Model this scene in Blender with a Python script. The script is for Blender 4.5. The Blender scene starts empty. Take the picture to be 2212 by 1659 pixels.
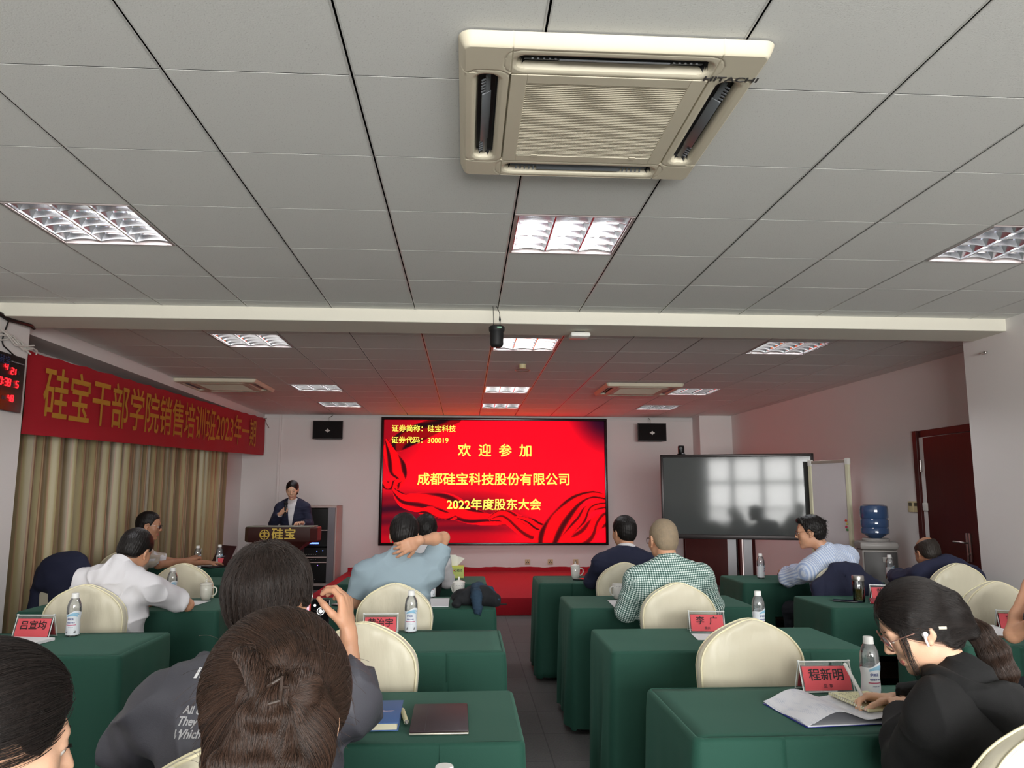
import bpy, bmesh, math, random
import numpy as np
from mathutils import Vector, Matrix, Euler

# ------------------------------------------------------------------ camera, sky, daylight, exposure
SC = bpy.context.scene
COL = SC.collection
PI = math.pi

cam_data = bpy.data.cameras.new('camera')
cam = bpy.data.objects.new('camera', cam_data)
COL.objects.link(cam)
SC.camera = cam
cam_data.sensor_fit = 'HORIZONTAL'
cam_data.sensor_width = 36.0
cam_data.lens = 36.0 * 1668.537 / 2212.0
cam_data.clip_start = 0.05
cam_data.clip_end = 200
_r = Vector((0.99821829, -0.05962567, 0.00224085))
_u = Vector((-0.01076533, -0.14303359, 0.98965928))
_f = Vector((0.05868859, 0.98792012, 0.14342064))
cam.matrix_world = Matrix(((_r.x, _u.x, -_f.x, 0.0), (_r.y, _u.y, -_f.y, 0.0), (_r.z, _u.z, -_f.z, 1.45), (0, 0, 0, 1)))

SC.view_settings.view_transform = 'Standard'
SC.view_settings.look = 'None'
SC.view_settings.gamma = 1.0
SC.view_settings.use_curve_mapping = False
SC.view_settings.exposure = 0.0
SC.cycles.use_denoising = True
SC.cycles.max_bounces = 8
SC.cycles.diffuse_bounces = 5
SC.cycles.glossy_bounces = 4
SC.cycles.transmission_bounces = 8
SC.cycles.transparent_max_bounces = 8
SC.cycles.caustics_reflective = False
SC.cycles.caustics_refractive = False
SC.cycles.sample_clamp_indirect = 4.0

world = bpy.data.worlds.new('overcast_sky')
SC.world = world
world.use_nodes = True
_bg = world.node_tree.nodes['Background']
_bg.inputs['Color'].default_value = (0.90, 0.96, 1.0, 1)
_bg.inputs['Strength'].default_value = 1.0

def daylight(name, loc, rot, sx, sy, power, color):
    l = bpy.data.lights.new(name, 'AREA')
    l.shape = 'RECTANGLE'; l.size = sx; l.size_y = sy; l.energy = power; l.color = color
    o = bpy.data.objects.new(name, l)
    o.location = loc; o.rotation_euler = rot
    COL.objects.link(o)
    return o

# overcast daylight entering through the window band of the wall behind the camera
daylight('daylight_back_window', (1.38, -4.25, 1.62), (PI/2, 0, 0), 5.15, 1.95, 1130, (1.0, 0.995, 0.97))

LAMP_EMIT = 135.0
SCREEN_EMIT = 2.4

# ------------------------------------------------------------------ helpers
def sl(c):
    """sRGB 0-255 -> linear"""
    r = []
    for v in c[:3]:
        v = v / 255.0
        r.append(v / 12.92 if v <= 0.04045 else ((v + 0.055) / 1.055) ** 2.4)
    return (r[0], r[1], r[2], 1.0)

MATS = {}
def mat(name, col=(200, 200, 200), rough=0.6, metal=0.0, var=0.0, vscale=8.0, bump=0.0, bscale=60.0, stretch=(1, 1, 1),
        emit=0.0, ecol=None, trans=0.0, ior=1.45, coat=0.0, spec=None, sss=0.0, sheen=0.0, alpha=1.0, detail=4.0, col2=None):
    if name in MATS:
        return MATS[name]
    m = bpy.data.materials.new(name)
    m.use_nodes = True
    nt = m.node_tree
    b = nt.nodes['Principled BSDF']
    c = sl(col)
    b.inputs['Base Color'].default_value = c
    b.inputs['Roughness'].default_value = rough
    b.inputs['Metallic'].default_value = metal
    b.inputs['IOR'].default_value = ior
    if spec is not None: b.inputs['Specular IOR Level'].default_value = spec
    if trans: b.inputs['Transmission Weight'].default_value = trans
    if coat: b.inputs['Coat Weight'].default_value = coat
    if sheen:
        b.inputs['Sheen Tint'].default_value = tuple(min(1, v * 2.2 + 0.05) for v in c[:3]) + (1,)
        b.inputs['Sheen Weight'].default_value = sheen
    if alpha < 1: b.inputs['Alpha'].default_value = alpha
    if sss:
        b.inputs['Subsurface Weight'].default_value = sss
        b.inputs['Subsurface Radius'].default_value = (0.012, 0.005, 0.003)
        b.inputs['Subsurface Scale'].default_value = 1.0
    if emit:
        b.inputs['Emission Color'].default_value = sl(ecol or col)
        b.inputs['Emission Strength'].default_value = emit
    if var or bump:
        tc = nt.nodes.new('ShaderNodeTexCoord')
        mp = nt.nodes.new('ShaderNodeMapping')
        mp.inputs['Scale'].default_value = stretch
        nt.links.new(tc.outputs['Object'], mp.inputs['Vector'])
        if var:
            n = nt.nodes.new('ShaderNodeTexNoise')
            n.inputs['Scale'].default_value = vscale; n.inputs['Detail'].default_value = detail
            nt.links.new(mp.outputs['Vector'], n.inputs['Vector'])
            mx = nt.nodes.new('ShaderNodeMix'); mx.data_type = 'RGBA'
            c2 = sl(col2) if col2 else tuple(v * (1 - var) for v in c[:3]) + (1,)
            c1 = c if col2 else tuple(min(1, v * (1 + var)) for v in c[:3]) + (1,)
            mx.inputs['A'].default_value = c1; mx.inputs['B'].default_value = c2
            nt.links.new(n.outputs['Fac'], mx.inputs['Factor'])
            nt.links.new(mx.outputs['Result'], b.inputs['Base Color'])
        if bump:
            n2 = nt.nodes.new('ShaderNodeTexNoise')
            n2.inputs['Scale'].default_value = bscale; n2.inputs['Detail'].default_value = 3
            nt.links.new(mp.outputs['Vector'], n2.inputs['Vector'])
            bp = nt.nodes.new('ShaderNodeBump')
            bp.inputs['Strength'].default_value = bump; bp.inputs['Distance'].default_value = 0.01
            nt.links.new(n2.outputs['Fac'], bp.inputs['Height'])
            nt.links.new(bp.outputs['Normal'], b.inputs['Normal'])
    MATS[name] = m
    return m

class MB:
    """collects geometry; build() links it as ONE mesh object"""
    def __init__(s): s.v = []; s.f = []; s.mi = []
    def add(s, vs, fs, mi=0):
        o = len(s.v)
        s.v += [tuple(map(float, v)) for v in vs]
        s.f += [tuple(int(i) + o for i in f) for f in fs]
        s.mi += [mi] * len(fs)
        return s
    def bm(s, bm, mi=0, M=None):
        bm.verts.index_update()
        vs = [(M @ v.co) if M is not None else v.co for v in bm.verts]
        s.add(vs, [[v.index for v in f.verts] for f in bm.faces], mi)
        bm.free()
        return s
    def box(s, c, size, mi=0, bev=0.0, rot=None, seg=2):
        bm = bmesh.new()
        bmesh.ops.create_cube(bm, size=1.0)
        for v in bm.verts: v.co = Vector((v.co.x * size[0], v.co.y * size[1], v.co.z * size[2]))
        if bev: bmesh.ops.bevel(bm, geom=bm.edges[:], offset=min(bev, min(size) * .49), segments=seg, profile=0.5, affect='EDGES')
        M = Matrix.Translation(c)
        if rot is not None: M = M @ Euler(rot).to_matrix().to_4x4()
        return s.bm(bm, mi, M)
    def span(s, a, b, mi=0, bev=0.0):
        return s.box([(a[i] + b[i]) / 2 for i in range(3)], [abs(b[i] - a[i]) for i in range(3)], mi, bev)
    def tube(s, pts, r, seg=8, mi=0, caps=True, closed=False):
        pts = [Vector(p) for p in pts]; n = len(pts)
        rs = r if isinstance(r, (list, tuple)) else [r] * n
        vs = []; fs = []
        nrm = None
        for i, p in enumerate(pts):
            if closed: t = pts[(i + 1) % n] - pts[i - 1]
            else: t = pts[min(i + 1, n - 1)] - pts[max(i - 1, 0)]
            if t.length < 1e-9: t = Vector((0, 0, 1))
            t.normalize()
            if nrm is None:
                nrm = t.cross(Vector((0, 0, 1)))
                if nrm.length < 1e-3: nrm = t.cross(Vector((1, 0, 0)))
            nrm = nrm - t * nrm.dot(t)
            if nrm.length < 1e-6: nrm = t.orthogonal()
            nrm.normalize(); bn = t.cross(nrm)
            for k in range(seg):
                a = 2 * PI * k / seg
                vs.append(p + (nrm * math.cos(a) + bn * math.sin(a)) * rs[i])
        m = n if closed else n - 1
        for i in range(m):
            for k in range(seg):
                a = i * seg + k; b = i * seg + (k + 1) % seg
                c = ((i + 1) % n) * seg + (k + 1) % seg; d = ((i + 1) % n) * seg + k
                fs.append((a, b, c, d))
        if caps and not closed:
            fs.append(tuple(range(seg - 1, -1, -1))); fs.append(tuple((n - 1) * seg + k for k in range(seg)))
        return s.add(vs, fs, mi)
    def lathe(s, prof, c=(0, 0, 0), seg=24, mi=0, M=None):
        """prof: (radius, z) pairs; r = 0 closes"""
        vs = []; fs = []
        c = Vector(c)
        for r, z in prof:
            for k in range(seg):
                a = 2 * PI * k / seg
                p = Vector((r * math.cos(a), r * math.sin(a), z))
                vs.append((M @ p if M is not None else p) + c)
        for i in range(len(prof) - 1):
            for k in range(seg):
                k2 = (k + 1) % seg
                fs.append((i * seg + k, i * seg + k2, (i + 1) * seg + k2, (i + 1) * seg + k))
        if prof[0][0] > 0: fs.append(tuple(range(seg - 1, -1, -1)))
        if prof[-1][0] > 0: fs.append(tuple((len(prof) - 1) * seg + k for k in range(seg)))
        return s.add(vs, fs, mi)
    def prism(s, outline, y0, y1, mi=0, M=None):
        """outline in x,z extruded along y"""
        n = len(outline)
        vs = [(x, y0, z) for x, z in outline] + [(x, y1, z) for x, z in outline]
        if M is not None: vs = [M @ Vector(v) for v in vs]
        fs = [tuple(range(n)), tuple(range(2 * n - 1, n - 1, -1))] + [(i, i + n, (i + 1) % n + n, (i + 1) % n) for i in range(n)]
        return s.add(vs, fs, mi)
    def grid(s, P, mi=0, closed_u=False):
        """P[nu][nv] points"""
        nu = len(P); nv = len(P[0])
        vs = [p for row in P for p in row]
        fs = []
        for i in range(nu if closed_u else nu - 1):
            i2 = (i + 1) % nu
            for j in range(nv - 1):
                fs.append((i * nv + j, i2 * nv + j, i2 * nv + j + 1, i * nv + j + 1))
        return s.add(vs, fs, mi)
    def sheet(s, P, th, mi=0):
        """thin closed sheet from a grid, thickened along its normals"""
        nu = len(P); nv = len(P[0])
        A = np.array([[list(p) for p in row] for row in P], float)
        du = np.gradient(A, axis=0); dv = np.gradient(A, axis=1)
        N = np.cross(du, dv); N /= (np.linalg.norm(N, axis=2, keepdims=True) + 1e-12)
        Bm = A - N * th
        vs = A.reshape(-1, 3).tolist() + Bm.reshape(-1, 3).tolist()
        o = nu * nv; fs = []
        for i in range(nu - 1):
            for j in range(nv - 1):
                a, b, c, d = i * nv + j, (i + 1) * nv + j, (i + 1) * nv + j + 1, i * nv + j + 1
                fs.append((a, b, c, d)); fs.append((o + d, o + c, o + b, o + a))
        for i in range(nu - 1):
            for j in (0, nv - 1):
                a, b = i * nv + j, (i + 1) * nv + j
                fs.append((a, o + a, o + b, b) if j == 0 else (b, o + b, o + a, a))
        for j in range(nv - 1):
            for i in (0, nu - 1):
                a, b = i * nv + j, i * nv + j + 1
                fs.append((b, o + b, o + a, a) if i == 0 else (a, o + a, o + b, b))
        return s.add(vs, fs, mi)
    def mesh(s, name, mats, smooth=40):
        me = bpy.data.meshes.new(name)
        me.from_pydata(s.v, [], s.f)
        for m in (mats if isinstance(mats, (list, tuple)) else [mats]): me.materials.append(m)
        if len(s.mi): me.polygons.foreach_set('material_index', s.mi)
        if smooth:
            me.polygons.foreach_set('use_smooth', [True] * len(me.polygons))
            if smooth < 180: me.set_sharp_from_angle(angle=math.radians(smooth))
        me.update()
        return me
    def build(s, name, mats, parent=None, smooth=40, loc=None):
        o = bpy.data.objects.new(name, s.mesh(name, mats, smooth))
        COL.objects.link(o)
        if parent is not None: o.parent = parent
        if loc is not None: o.location = loc
        return o

def tag(o, label=None, cat=None, group=None, kind=None):
    if label: o['label'] = label
    if cat: o['category'] = cat
    if group: o['group'] = group
    if kind: o['kind'] = kind
    return o
def thing(name, label, cat, loc=(0, 0, 0), rz=0.0, group=None):
    o = bpy.data.objects.new(name, None)
    o.empty_display_size = 0.05
    COL.objects.link(o)
    o.location = loc; o.rotation_euler = (0, 0, rz)
    return tag(o, label, cat, group)
def struct(name, mb, mats, smooth=0):
    return tag(mb.build(name, mats, None, smooth), kind='structure')
def dup(root, loc, rz=None, label=None, group=None):
    def cp(o, parent):
        c = o.copy(); COL.objects.link(c)
        if parent is not None: c.parent = parent
        for ch in o.children: cp(ch, c)
        return c
    r = cp(root, None)
    r.location = loc
    if rz is not None: r.rotation_euler = (0, 0, rz)
    if label: r['label'] = label
    if group: r['group'] = group
    return r

def text_mesh(txt, size, bold=0.0, xs=1.0, depth=0.0008, align='CENTER', shear=0.0, spacing=1.0):
    """lettering as a thin mesh lying in its own x-y plane"""
    cu = bpy.data.curves.new('lettering', 'FONT')
    cu.body = txt; cu.size = size; cu.extrude = depth; cu.shear = shear
    cu.align_x = align; cu.align_y = 'CENTER'; cu.resolution_u = 3; cu.space_character = spacing
    o = bpy.data.objects.new('lettering', cu)
    COL.objects.link(o)
    dg = bpy.context.evaluated_depsgraph_get()
    dg.update()
    me = bpy.data.meshes.new_from_object(o.evaluated_get(dg))
    bpy.data.objects.remove(o); bpy.data.curves.remove(cu)
    if xs != 1.0:
        for v in me.vertices: v.co.x *= xs
    if bold:                                              # heavier strokes: the outline repeated around itself
        bm = bmesh.new()
        for k in range(9):
            a = 2 * PI * k / 8; r = bold if k < 8 else 0
            n0 = len(bm.verts)
            bm.from_mesh(me)
            bm.verts.ensure_lookup_table()
            for v in bm.verts[n0:]: v.co += Vector((r * math.cos(a), r * math.sin(a), k * 4e-5))
        bm.to_mesh(me); bm.free()
    return me
def lettering(txt, size, m, parent, M, bold=0.0, xs=1.0, depth=0.0008, name='lettering', **k):
    me = text_mesh(txt, size, bold, xs, depth, **k)
    me.transform(M)
    me.materials.clear(); me.materials.append(m)
    o = bpy.data.objects.new(name, me); COL.objects.link(o)
    if parent is not None: o.parent = parent
    return o
def frame_M(origin, ex, ey):
    """matrix whose x and y axes are ex, ey"""
    ex = Vector(ex).normalized(); ey = Vector(ey).normalized(); ez = ex.cross(ey)
    return Matrix(((ex.x, ey.x, ez.x, origin[0]), (ex.y, ey.y, ez.y, origin[1]), (ex.z, ey.z, ez.z, origin[2]), (0, 0, 0, 1)))
# ------------------------------------------------------------------ the room shell
M_WALL = mat('painted_plaster', (226, 222, 220), 0.85, bump=0.05, bscale=160)
M_BEAM = mat('cream_painted_beam', (222, 218, 204), 0.8, bump=0.04, bscale=120)
M_DARK = mat('dark_void', (10, 10, 10), 0.9)
M_RUNNER = mat('white_enamel_runner', (206, 206, 202), 0.28, spec=0.6)
M_WOODRED = mat('dark_red_wood_door', (70, 16, 11), 0.42, var=0.22, vscale=6, stretch=(8, 8, 0.6), bump=0.04, bscale=40)
M_STEEL = mat('brushed_steel', (190, 188, 184), 0.3, metal=1.0)
M_ALU = mat('grey_aluminium', (176, 176, 178), 0.4, metal=0.9)
M_WHITEP = mat('white_plastic', (225, 224, 218), 0.45)
M_BLACKP = mat('black_plastic', (16, 16, 17), 0.42)
M_CREAMP = mat('cream_plastic', (214, 200, 156), 0.45)

CZ = 2.795
WALLN = 13.16
def wallx(y): return 4.68 - 0.031 * (y - 6.05)

def tile_material():
    m = bpy.data.materials.new('mineral_ceiling_tile'); m.use_nodes = True
    nt = m.node_tree; b = nt.nodes['Principled BSDF']
    b.inputs['Roughness'].default_value = 0.9
    tc = nt.nodes.new('ShaderNodeTexCoord')
    n = nt.nodes.new('ShaderNodeTexNoise'); n.inputs['Scale'].default_value = 190; n.inputs['Detail'].default_value = 2
    nt.links.new(tc.outputs['Object'], n.inputs['Vector'])
    r = nt.nodes.new('ShaderNodeValToRGB')
    r.color_ramp.elements[0].position = 0.30; r.color_ramp.elements[0].color = sl((206, 206, 202))
    r.color_ramp.elements[1].position = 0.40; r.color_ramp.elements[1].color = sl((226, 227, 223))
    nt.links.new(n.outputs['Fac'], r.inputs['Fac'])
    nt.links.new(r.outputs['Color'], b.inputs['Base Color'])
    bp = nt.nodes.new('ShaderNodeBump'); bp.inputs['Strength'].default_value = 0.14; bp.inputs['Distance'].default_value = 0.004
    nt.links.new(n.outputs['Fac'], bp.inputs['Height']); nt.links.new(bp.outputs['Normal'], b.inputs['Normal'])
    return m
M_TILE = tile_material()

def carpet_material():
    m = bpy.data.materials.new('grey_carpet_tile'); m.use_nodes = True
    nt = m.node_tree; b = nt.nodes['Principled BSDF']; b.inputs['Roughness'].default_value = 0.95
    tc = nt.nodes.new('ShaderNodeTexCoord')
    br = nt.nodes.new('ShaderNodeTexBrick'); br.offset = 0.0
    br.inputs['Scale'].default_value = 1.0; br.inputs['Brick Width'].default_value = 0.5; br.inputs['Row Height'].default_value = 0.5
    br.inputs['Mortar Size'].default_value = 0.004
    br.inputs['Color1'].default_value = sl((86, 81, 80)); br.inputs['Color2'].default_value = sl((80, 76, 75)); br.inputs['Mortar'].default_value = sl((64, 61, 61))
    nt.links.new(tc.outputs['Object'], br.inputs['Vector'])
    n = nt.nodes.new('ShaderNodeTexNoise'); n.inputs['Scale'].default_value = 90; n.inputs['Detail'].default_value = 5
    nt.links.new(tc.outputs['Object'], n.inputs['Vector'])
    mx = nt.nodes.new('ShaderNodeMix'); mx.data_type = 'RGBA'; mx.blend_type = 'MULTIPLY'; mx.inputs['Factor'].default_value = 0.7
    nt.links.new(br.outputs['Color'], mx.inputs['A']); nt.links.new(n.outputs['Color'], mx.inputs['B'])
    hs = nt.nodes.new('ShaderNodeHueSaturation'); hs.inputs['Saturation'].default_value = 0.35; hs.inputs['Value'].default_value = 1.6
    nt.links.new(mx.outputs['Result'], hs.inputs['Color']); nt.links.new(hs.outputs['Color'], b.inputs['Base Color'])
    bp = nt.nodes.new('ShaderNodeBump'); bp.inputs['Strength'].default_value = 0.5; bp.inputs['Distance'].default_value = 0.004
    nt.links.new(n.outputs['Fac'], bp.inputs['Height']); nt.links.new(bp.outputs['Normal'], b.inputs['Normal'])
    return m

struct('floor', MB().span((-4.2, -3.8, -0.1), (5.2, 13.5, 0.0)), carpet_material())

# ceiling: mineral tiles with open joints, louvre lamps in some of the bays
LAMPS = [(xc, yc) for yc in (3.856, 6.78, 9.78, 11.58) for xc in (-1.88, 0.52, 2.92)]
def build_ceiling():
    t = MB(); g = MB()
    xs = [-0.98 + 0.6 * i for i in range(-5, 10)] + [5.02]
    yn = [2.356 + 0.6 * j for j in range(-10, 6)] + [5.56]
    yf = [5.88 + 0.6 * k for k in range(0, 13)]
    for ys in (yn, yf):
        for i in range(len(xs) - 1):
            for j in range(len(ys) - 1):
                cx = (xs[i] + xs[i + 1]) / 2; cy = (ys[j] + ys[j + 1]) / 2
                if any(abs(cx - a) < 0.2 and abs(cy - b) < 0.2 for a, b in LAMPS): continue
                if cx < -3.42 and cy > 5.6: continue
                t.span((xs[i] + 0.009, ys[j] + 0.003, CZ), (xs[i + 1] - 0.009, ys[j + 1] - 0.003, CZ + 0.0015), 0)
        for x in xs[:-1]:
            for s in (-1, 1):
                g.span((x + s * 0.0036, ys[0], CZ - 0.0015), (x + s * 0.0088, ys[-1], CZ + 0.001), 0)
    t.span((-4.2, -3.8, CZ + 0.13), (5.2, 13.5, CZ + 0.18), 1)
    struct('ceiling', t, [M_TILE, M_DARK]); struct('trim_1', g, M_RUNNER)
build_ceiling()

struct('wall_front', MB().span((-4.0, WALLN, 0), (5.2, WALLN + 0.2, 2.97)), M_WALL)
struct('trim_2', MB().span((3.92, 12.75, 0), (4.7, WALLN + 0.01, CZ)), M_WALL)                  # pilaster in the far corner
struct('trim_3', MB().span((-3.13, WALLN - 0.03, 0), (-3.09, WALLN + 0.001, CZ), 0, 0.004).span((-3.7, WALLN - 0.012, 2.735), (3.92, WALLN + 0.001, 2.755)), M_WALL)
# right wall: near part, then a recess with the door
struct('wall_right', MB().span((4.1, -3.8, 0), (5.2, 6.05, 2.97))
       .add([(wallx(6.0), 6.0, 0), (wallx(13.2), 13.2, 0), (wallx(13.2), 13.2, 2.97), (wallx(6.0), 6.0, 2.97),
             (5.2, 6.0, 0), (5.2, 13.2, 0), (5.2, 13.2, 2.97), (5.2, 6.0, 2.97)],
            [(0, 1, 2, 3), (4, 7, 6, 5), (0, 3, 7, 4), (1, 5, 6, 2), (3, 2, 6, 7), (0, 4, 5, 1)]), M_WALL)
struct('wall_left', MB().span((-4.2, -3.8, 0), (-3.3, 5.93, 2.97)).span((-4.2, 5.9, 0), (-3.72, 13.3, 2.97)), M_WALL)
struct('trim_4', MB().span((-3.74, 5.9, 2.68), (-3.38, WALLN + 0.01, 2.97)), M_WALL)              # boxed soffit over the curtain
struct('trim_5', MB().span((-3.31, 5.53, 2.70), (4.11, 5.93, 2.96), 0, 0.006), M_BEAM)             # ceiling beam

# back wall with its window band (behind the camera, mirrored in the dark display)
def back_wall():
    b = MB(); Y0, Y1 = -3.8, -3.6
    b.span((-4.2, Y0, 0), (5.2, Y1, 0.62)); b.span((-4.2, Y0, 2.6), (5.2, Y1, 2.97))
    for a, c in ((-4.2, -1.2), (3.95, 5.2)): b.span((a, Y0, 0.62), (c, Y1, 2.6))
    struct('wall_back', b, M_WALL)
    fr = mat('white_window_frame', (205, 208, 208), 0.4)
    glass = bpy.data.materials.new('window_glass'); glass.use_nodes = True
    nt = glass.node_tree; nt.nodes.clear()
    ou = nt.nodes.new('ShaderNodeOutputMaterial'); mxs = nt.nodes.new('ShaderNodeMixShader')
    tr = nt.nodes.new('ShaderNodeBsdfTransparent'); gl = nt.nodes.new('ShaderNodeBsdfGlossy'); gl.inputs['Roughness'].default_value = 0.02
    mxs.inputs[0].default_value = 0.06
    nt.links.new(tr.outputs[0], mxs.inputs[1]); nt.links.new(gl.outputs[0], mxs.inputs[2]); nt.links.new(mxs.outputs[0], ou.inputs[0])
    n = 0
    for x0, x1, k in ((-1.2, 3.95, 6),):
        n += 1
        w = MB()
        for i in range(k + 1):
            x = x0 + (x1 - x0) * i / k
            w.span((x - 0.055, -3.74, 0.62), (x + 0.055, -3.64, 2.6))
        for z in (0.65, 1.85, 2.57): w.span((x0, -3.73, z - 0.045), (x1, -3.65, z + 0.045))
        wo = struct('window_%d' % n, w, fr)
        MB().span((x0, -3.70, 0.62), (x1, -3.695, 2.6)).build('pane', glass, wo)
    r = MB()
    for x in np.arange(-3.0, 4.1, 0.13): r.span((x - 0.012, -4.0, 0.3), (x + 0.012, -3.976, 1.12))
    r.span((-3.1, -4.01, 1.1), (4.1, -3.96, 1.15))
    struct('trim_6', r, mat('grey_railing', (90, 92, 94), 0.5))
back_wall()

# ------------------------------------------------------------------ doors on the right and far wall
def right_door():
    y0, y1, z1 = 6.75, 7.72, 2.12
    b = MB()
    for ya, yb, za, zb in ((y0, y0 + 0.07, 0, z1), (y1 - 0.07, y1, 0, z1), (y0, y1, z1 - 0.07, z1)):
        b.span((wallx(ya) - 0.03, ya, za), (wallx(ya) + 0.05, yb, zb), 0, 0.004)
    d = struct('door_1', b, M_WOODRED)
    xw = wallx(7.2)
    p = MB().span((xw - 0.012, y0 + 0.07, 0.01), (xw + 0.03, y1 - 0.07, z1 - 0.075), 0, 0.003).build('door_panel', M_WOODRED, d, 0)
    h = MB()
    for z in (1.76, 0.35): h.span((xw - 0.02, y1 - 0.1, z - 0.06), (xw - 0.008, y1 - 0.055, z + 0.06), 0, 0.002).tube([(xw - 0.022, y1 - 0.078, z - 0.06), (xw - 0.022, y1 - 0.078, z + 0.06)], 0.007)
    h.build('hinge', M_STEEL, d)
    yl = 6.97
    pl = MB().span((xw - 0.026, yl - 0.03, 0.86), (xw - 0.01, yl + 0.0, 1.12), 0, 0.003).span((xw - 0.026, yl + 0.01, 0.86), (xw - 0.01, yl + 0.04, 1.12), 0, 0.003).build('lock_plate', M_STEEL, d)
    MB().tube([(xw - 0.02, yl + 0.01, 1.03), (xw - 0.06, yl + 0.01, 1.03), (xw - 0.065, yl + 0.05, 1.035), (xw - 0.06, yl + 0.17, 1.035)], 0.009).tube([(xw - 0.02, yl - 0.01, 0.93), (xw - 0.045, yl - 0.01, 0.93)], 0.014).build('door_handle', M_STEEL, d)
right_door()
def far_door():
    d = struct('door_2', MB().span((3.70, WALLN - 0.05, 0), (3.76, WALLN + 0.001, 2.1)).span((4.40, 12.70, 0), (4.46, 12.75, 2.1)).span((3.70, WALLN - 0.05, 2.04), (3.92, WALLN + 0.001, 2.1)), M_WOODRED)
    # the leaf stands open in front of the pilaster
    MB().span((3.60, 12.66, 0.02), (4.40, 12.70, 2.04), 0, 0.004).build('door_panel', M_WOODRED, d, 0)
far_door()
def corridor_door():
    b = MB()
    for ya in (12.02, 12.55):
        b.span((wallx(ya) - 0.04, ya - 0.05, 0), (wallx(ya) + 0.02, ya + 0.05, 2.08))
    b.span((wallx(12.3) - 0.04, 11.97, 2.0), (wallx(12.3) + 0.02, 12.6, 2.08))
    d = struct('door_3', b, M_WOODRED)
    MB().span((wallx(12.3) - 0.012, 12.07, 0.1), (wallx(12.3) + 0.01, 12.5, 2.0)).build('glazing', mat('bright_frosted_glazing', (236, 228, 226), 0.4, emit=0.75, ecol=(240, 228, 224)), d, 0)
corridor_door()

# ------------------------------------------------------------------ louvre lamps
M_TUBE = mat('lit_fluorescent_tube', (255, 255, 255), 0.4, emit=LAMP_EMIT, ecol=(252, 252, 255))
M_MIRROR = mat('polished_louvre_aluminium', (230, 232, 236), 0.20, metal=1.0)
M_LFRAME = mat('lamp_frame_enamel', (170, 160, 158), 0.4)
def make_lamp():
    t = thing('ceiling_lamp', '', 'ceiling lamp')
    w = 0.293
    fr = MB()
    for s in (-1, 1):
        fr.span((s * w, -w, -0.004), (s * (w - 0.014), w, 0.012)); fr.span((-w + 0.014, s * w, -0.004), (w - 0.014, s * (w - 0.008), 0.012))
    fr.build('frame', M_LFRAME, t, 0)
    ho = MB().span((-w, -w, 0.1), (w, w, 0.104))
    for s in (-1, 1): ho.span((s * w, -w, 0.012), (s * (w - 0.003), w, 0.1)); ho.span((-w, s * w, 0.012), (w, s * (w - 0.003), 0.1))
    ho.build('housing', M_LFRAME, t, 0)
    W = 2 * (w - 0.016) / 3
    lv = MB()
    for c in range(3):
        xc = (c - 1) * W
        P = []
        for k in range(13):                                   # parabolic trough
            u = -1 + 2 * k / 12
            x = xc + u * (W / 2 - 0.004); z = 0.012 + 0.078 * (1 - abs(u) ** 2.4)
            P.append([(x, -w + 0.01, z), (x, w - 0.01, z)])
        lv.grid(P)
        for j in range(6):                                    # cross blades
            y = -w + 0.02 + j * (2 * w - 0.04) / 5
            B = []
            for k in range(9):
                u = -1 + 2 * k / 8
                x = xc + u * (W / 2 - 0.006); zt = 0.046
                B.append([(x, y - 0.009, zt), (x, y - 0.003, 0.008 + 0.012 * (1 - u * u)), (x, y + 0.003, 0.008 + 0.012 * (1 - u * u)), (x, y + 0.009, zt)])
            lv.grid(B)
        for s in (-1, 1): lv.span((xc + s * (W / 2 - 0.004), -w + 0.01, 0.002), (xc + s * W / 2, w - 0.01, 0.016))
    lv.build('louvre', M_MIRROR, t)
    for c in range(3):
        xc = (c - 1) * W
        MB().tube([(xc, -w + 0.03, 0.062), (xc, w - 0.03, 0.062)], 0.0085, 10).build('tube', M_TUBE, t)
    return t
_rows = ['in the row nearest the camera, before the beam', 'in the first row beyond the beam', 'in the second row beyond the beam', 'in the row closest to the red screen wall']
_cols = ['left', 'middle', 'right']
_lamp = make_lamp()
for i, (x, y) in enumerate(LAMPS):
    o = _lamp if i == 0 else dup(_lamp, (0, 0, 0))
    o.location = (x, y, CZ)
    o['label'] = 'lit square louvre lamp, %s of three %s' % (_cols[i % 3], _rows[i // 3])
    o['group'] = 'louvre ceiling lamps'

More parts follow.
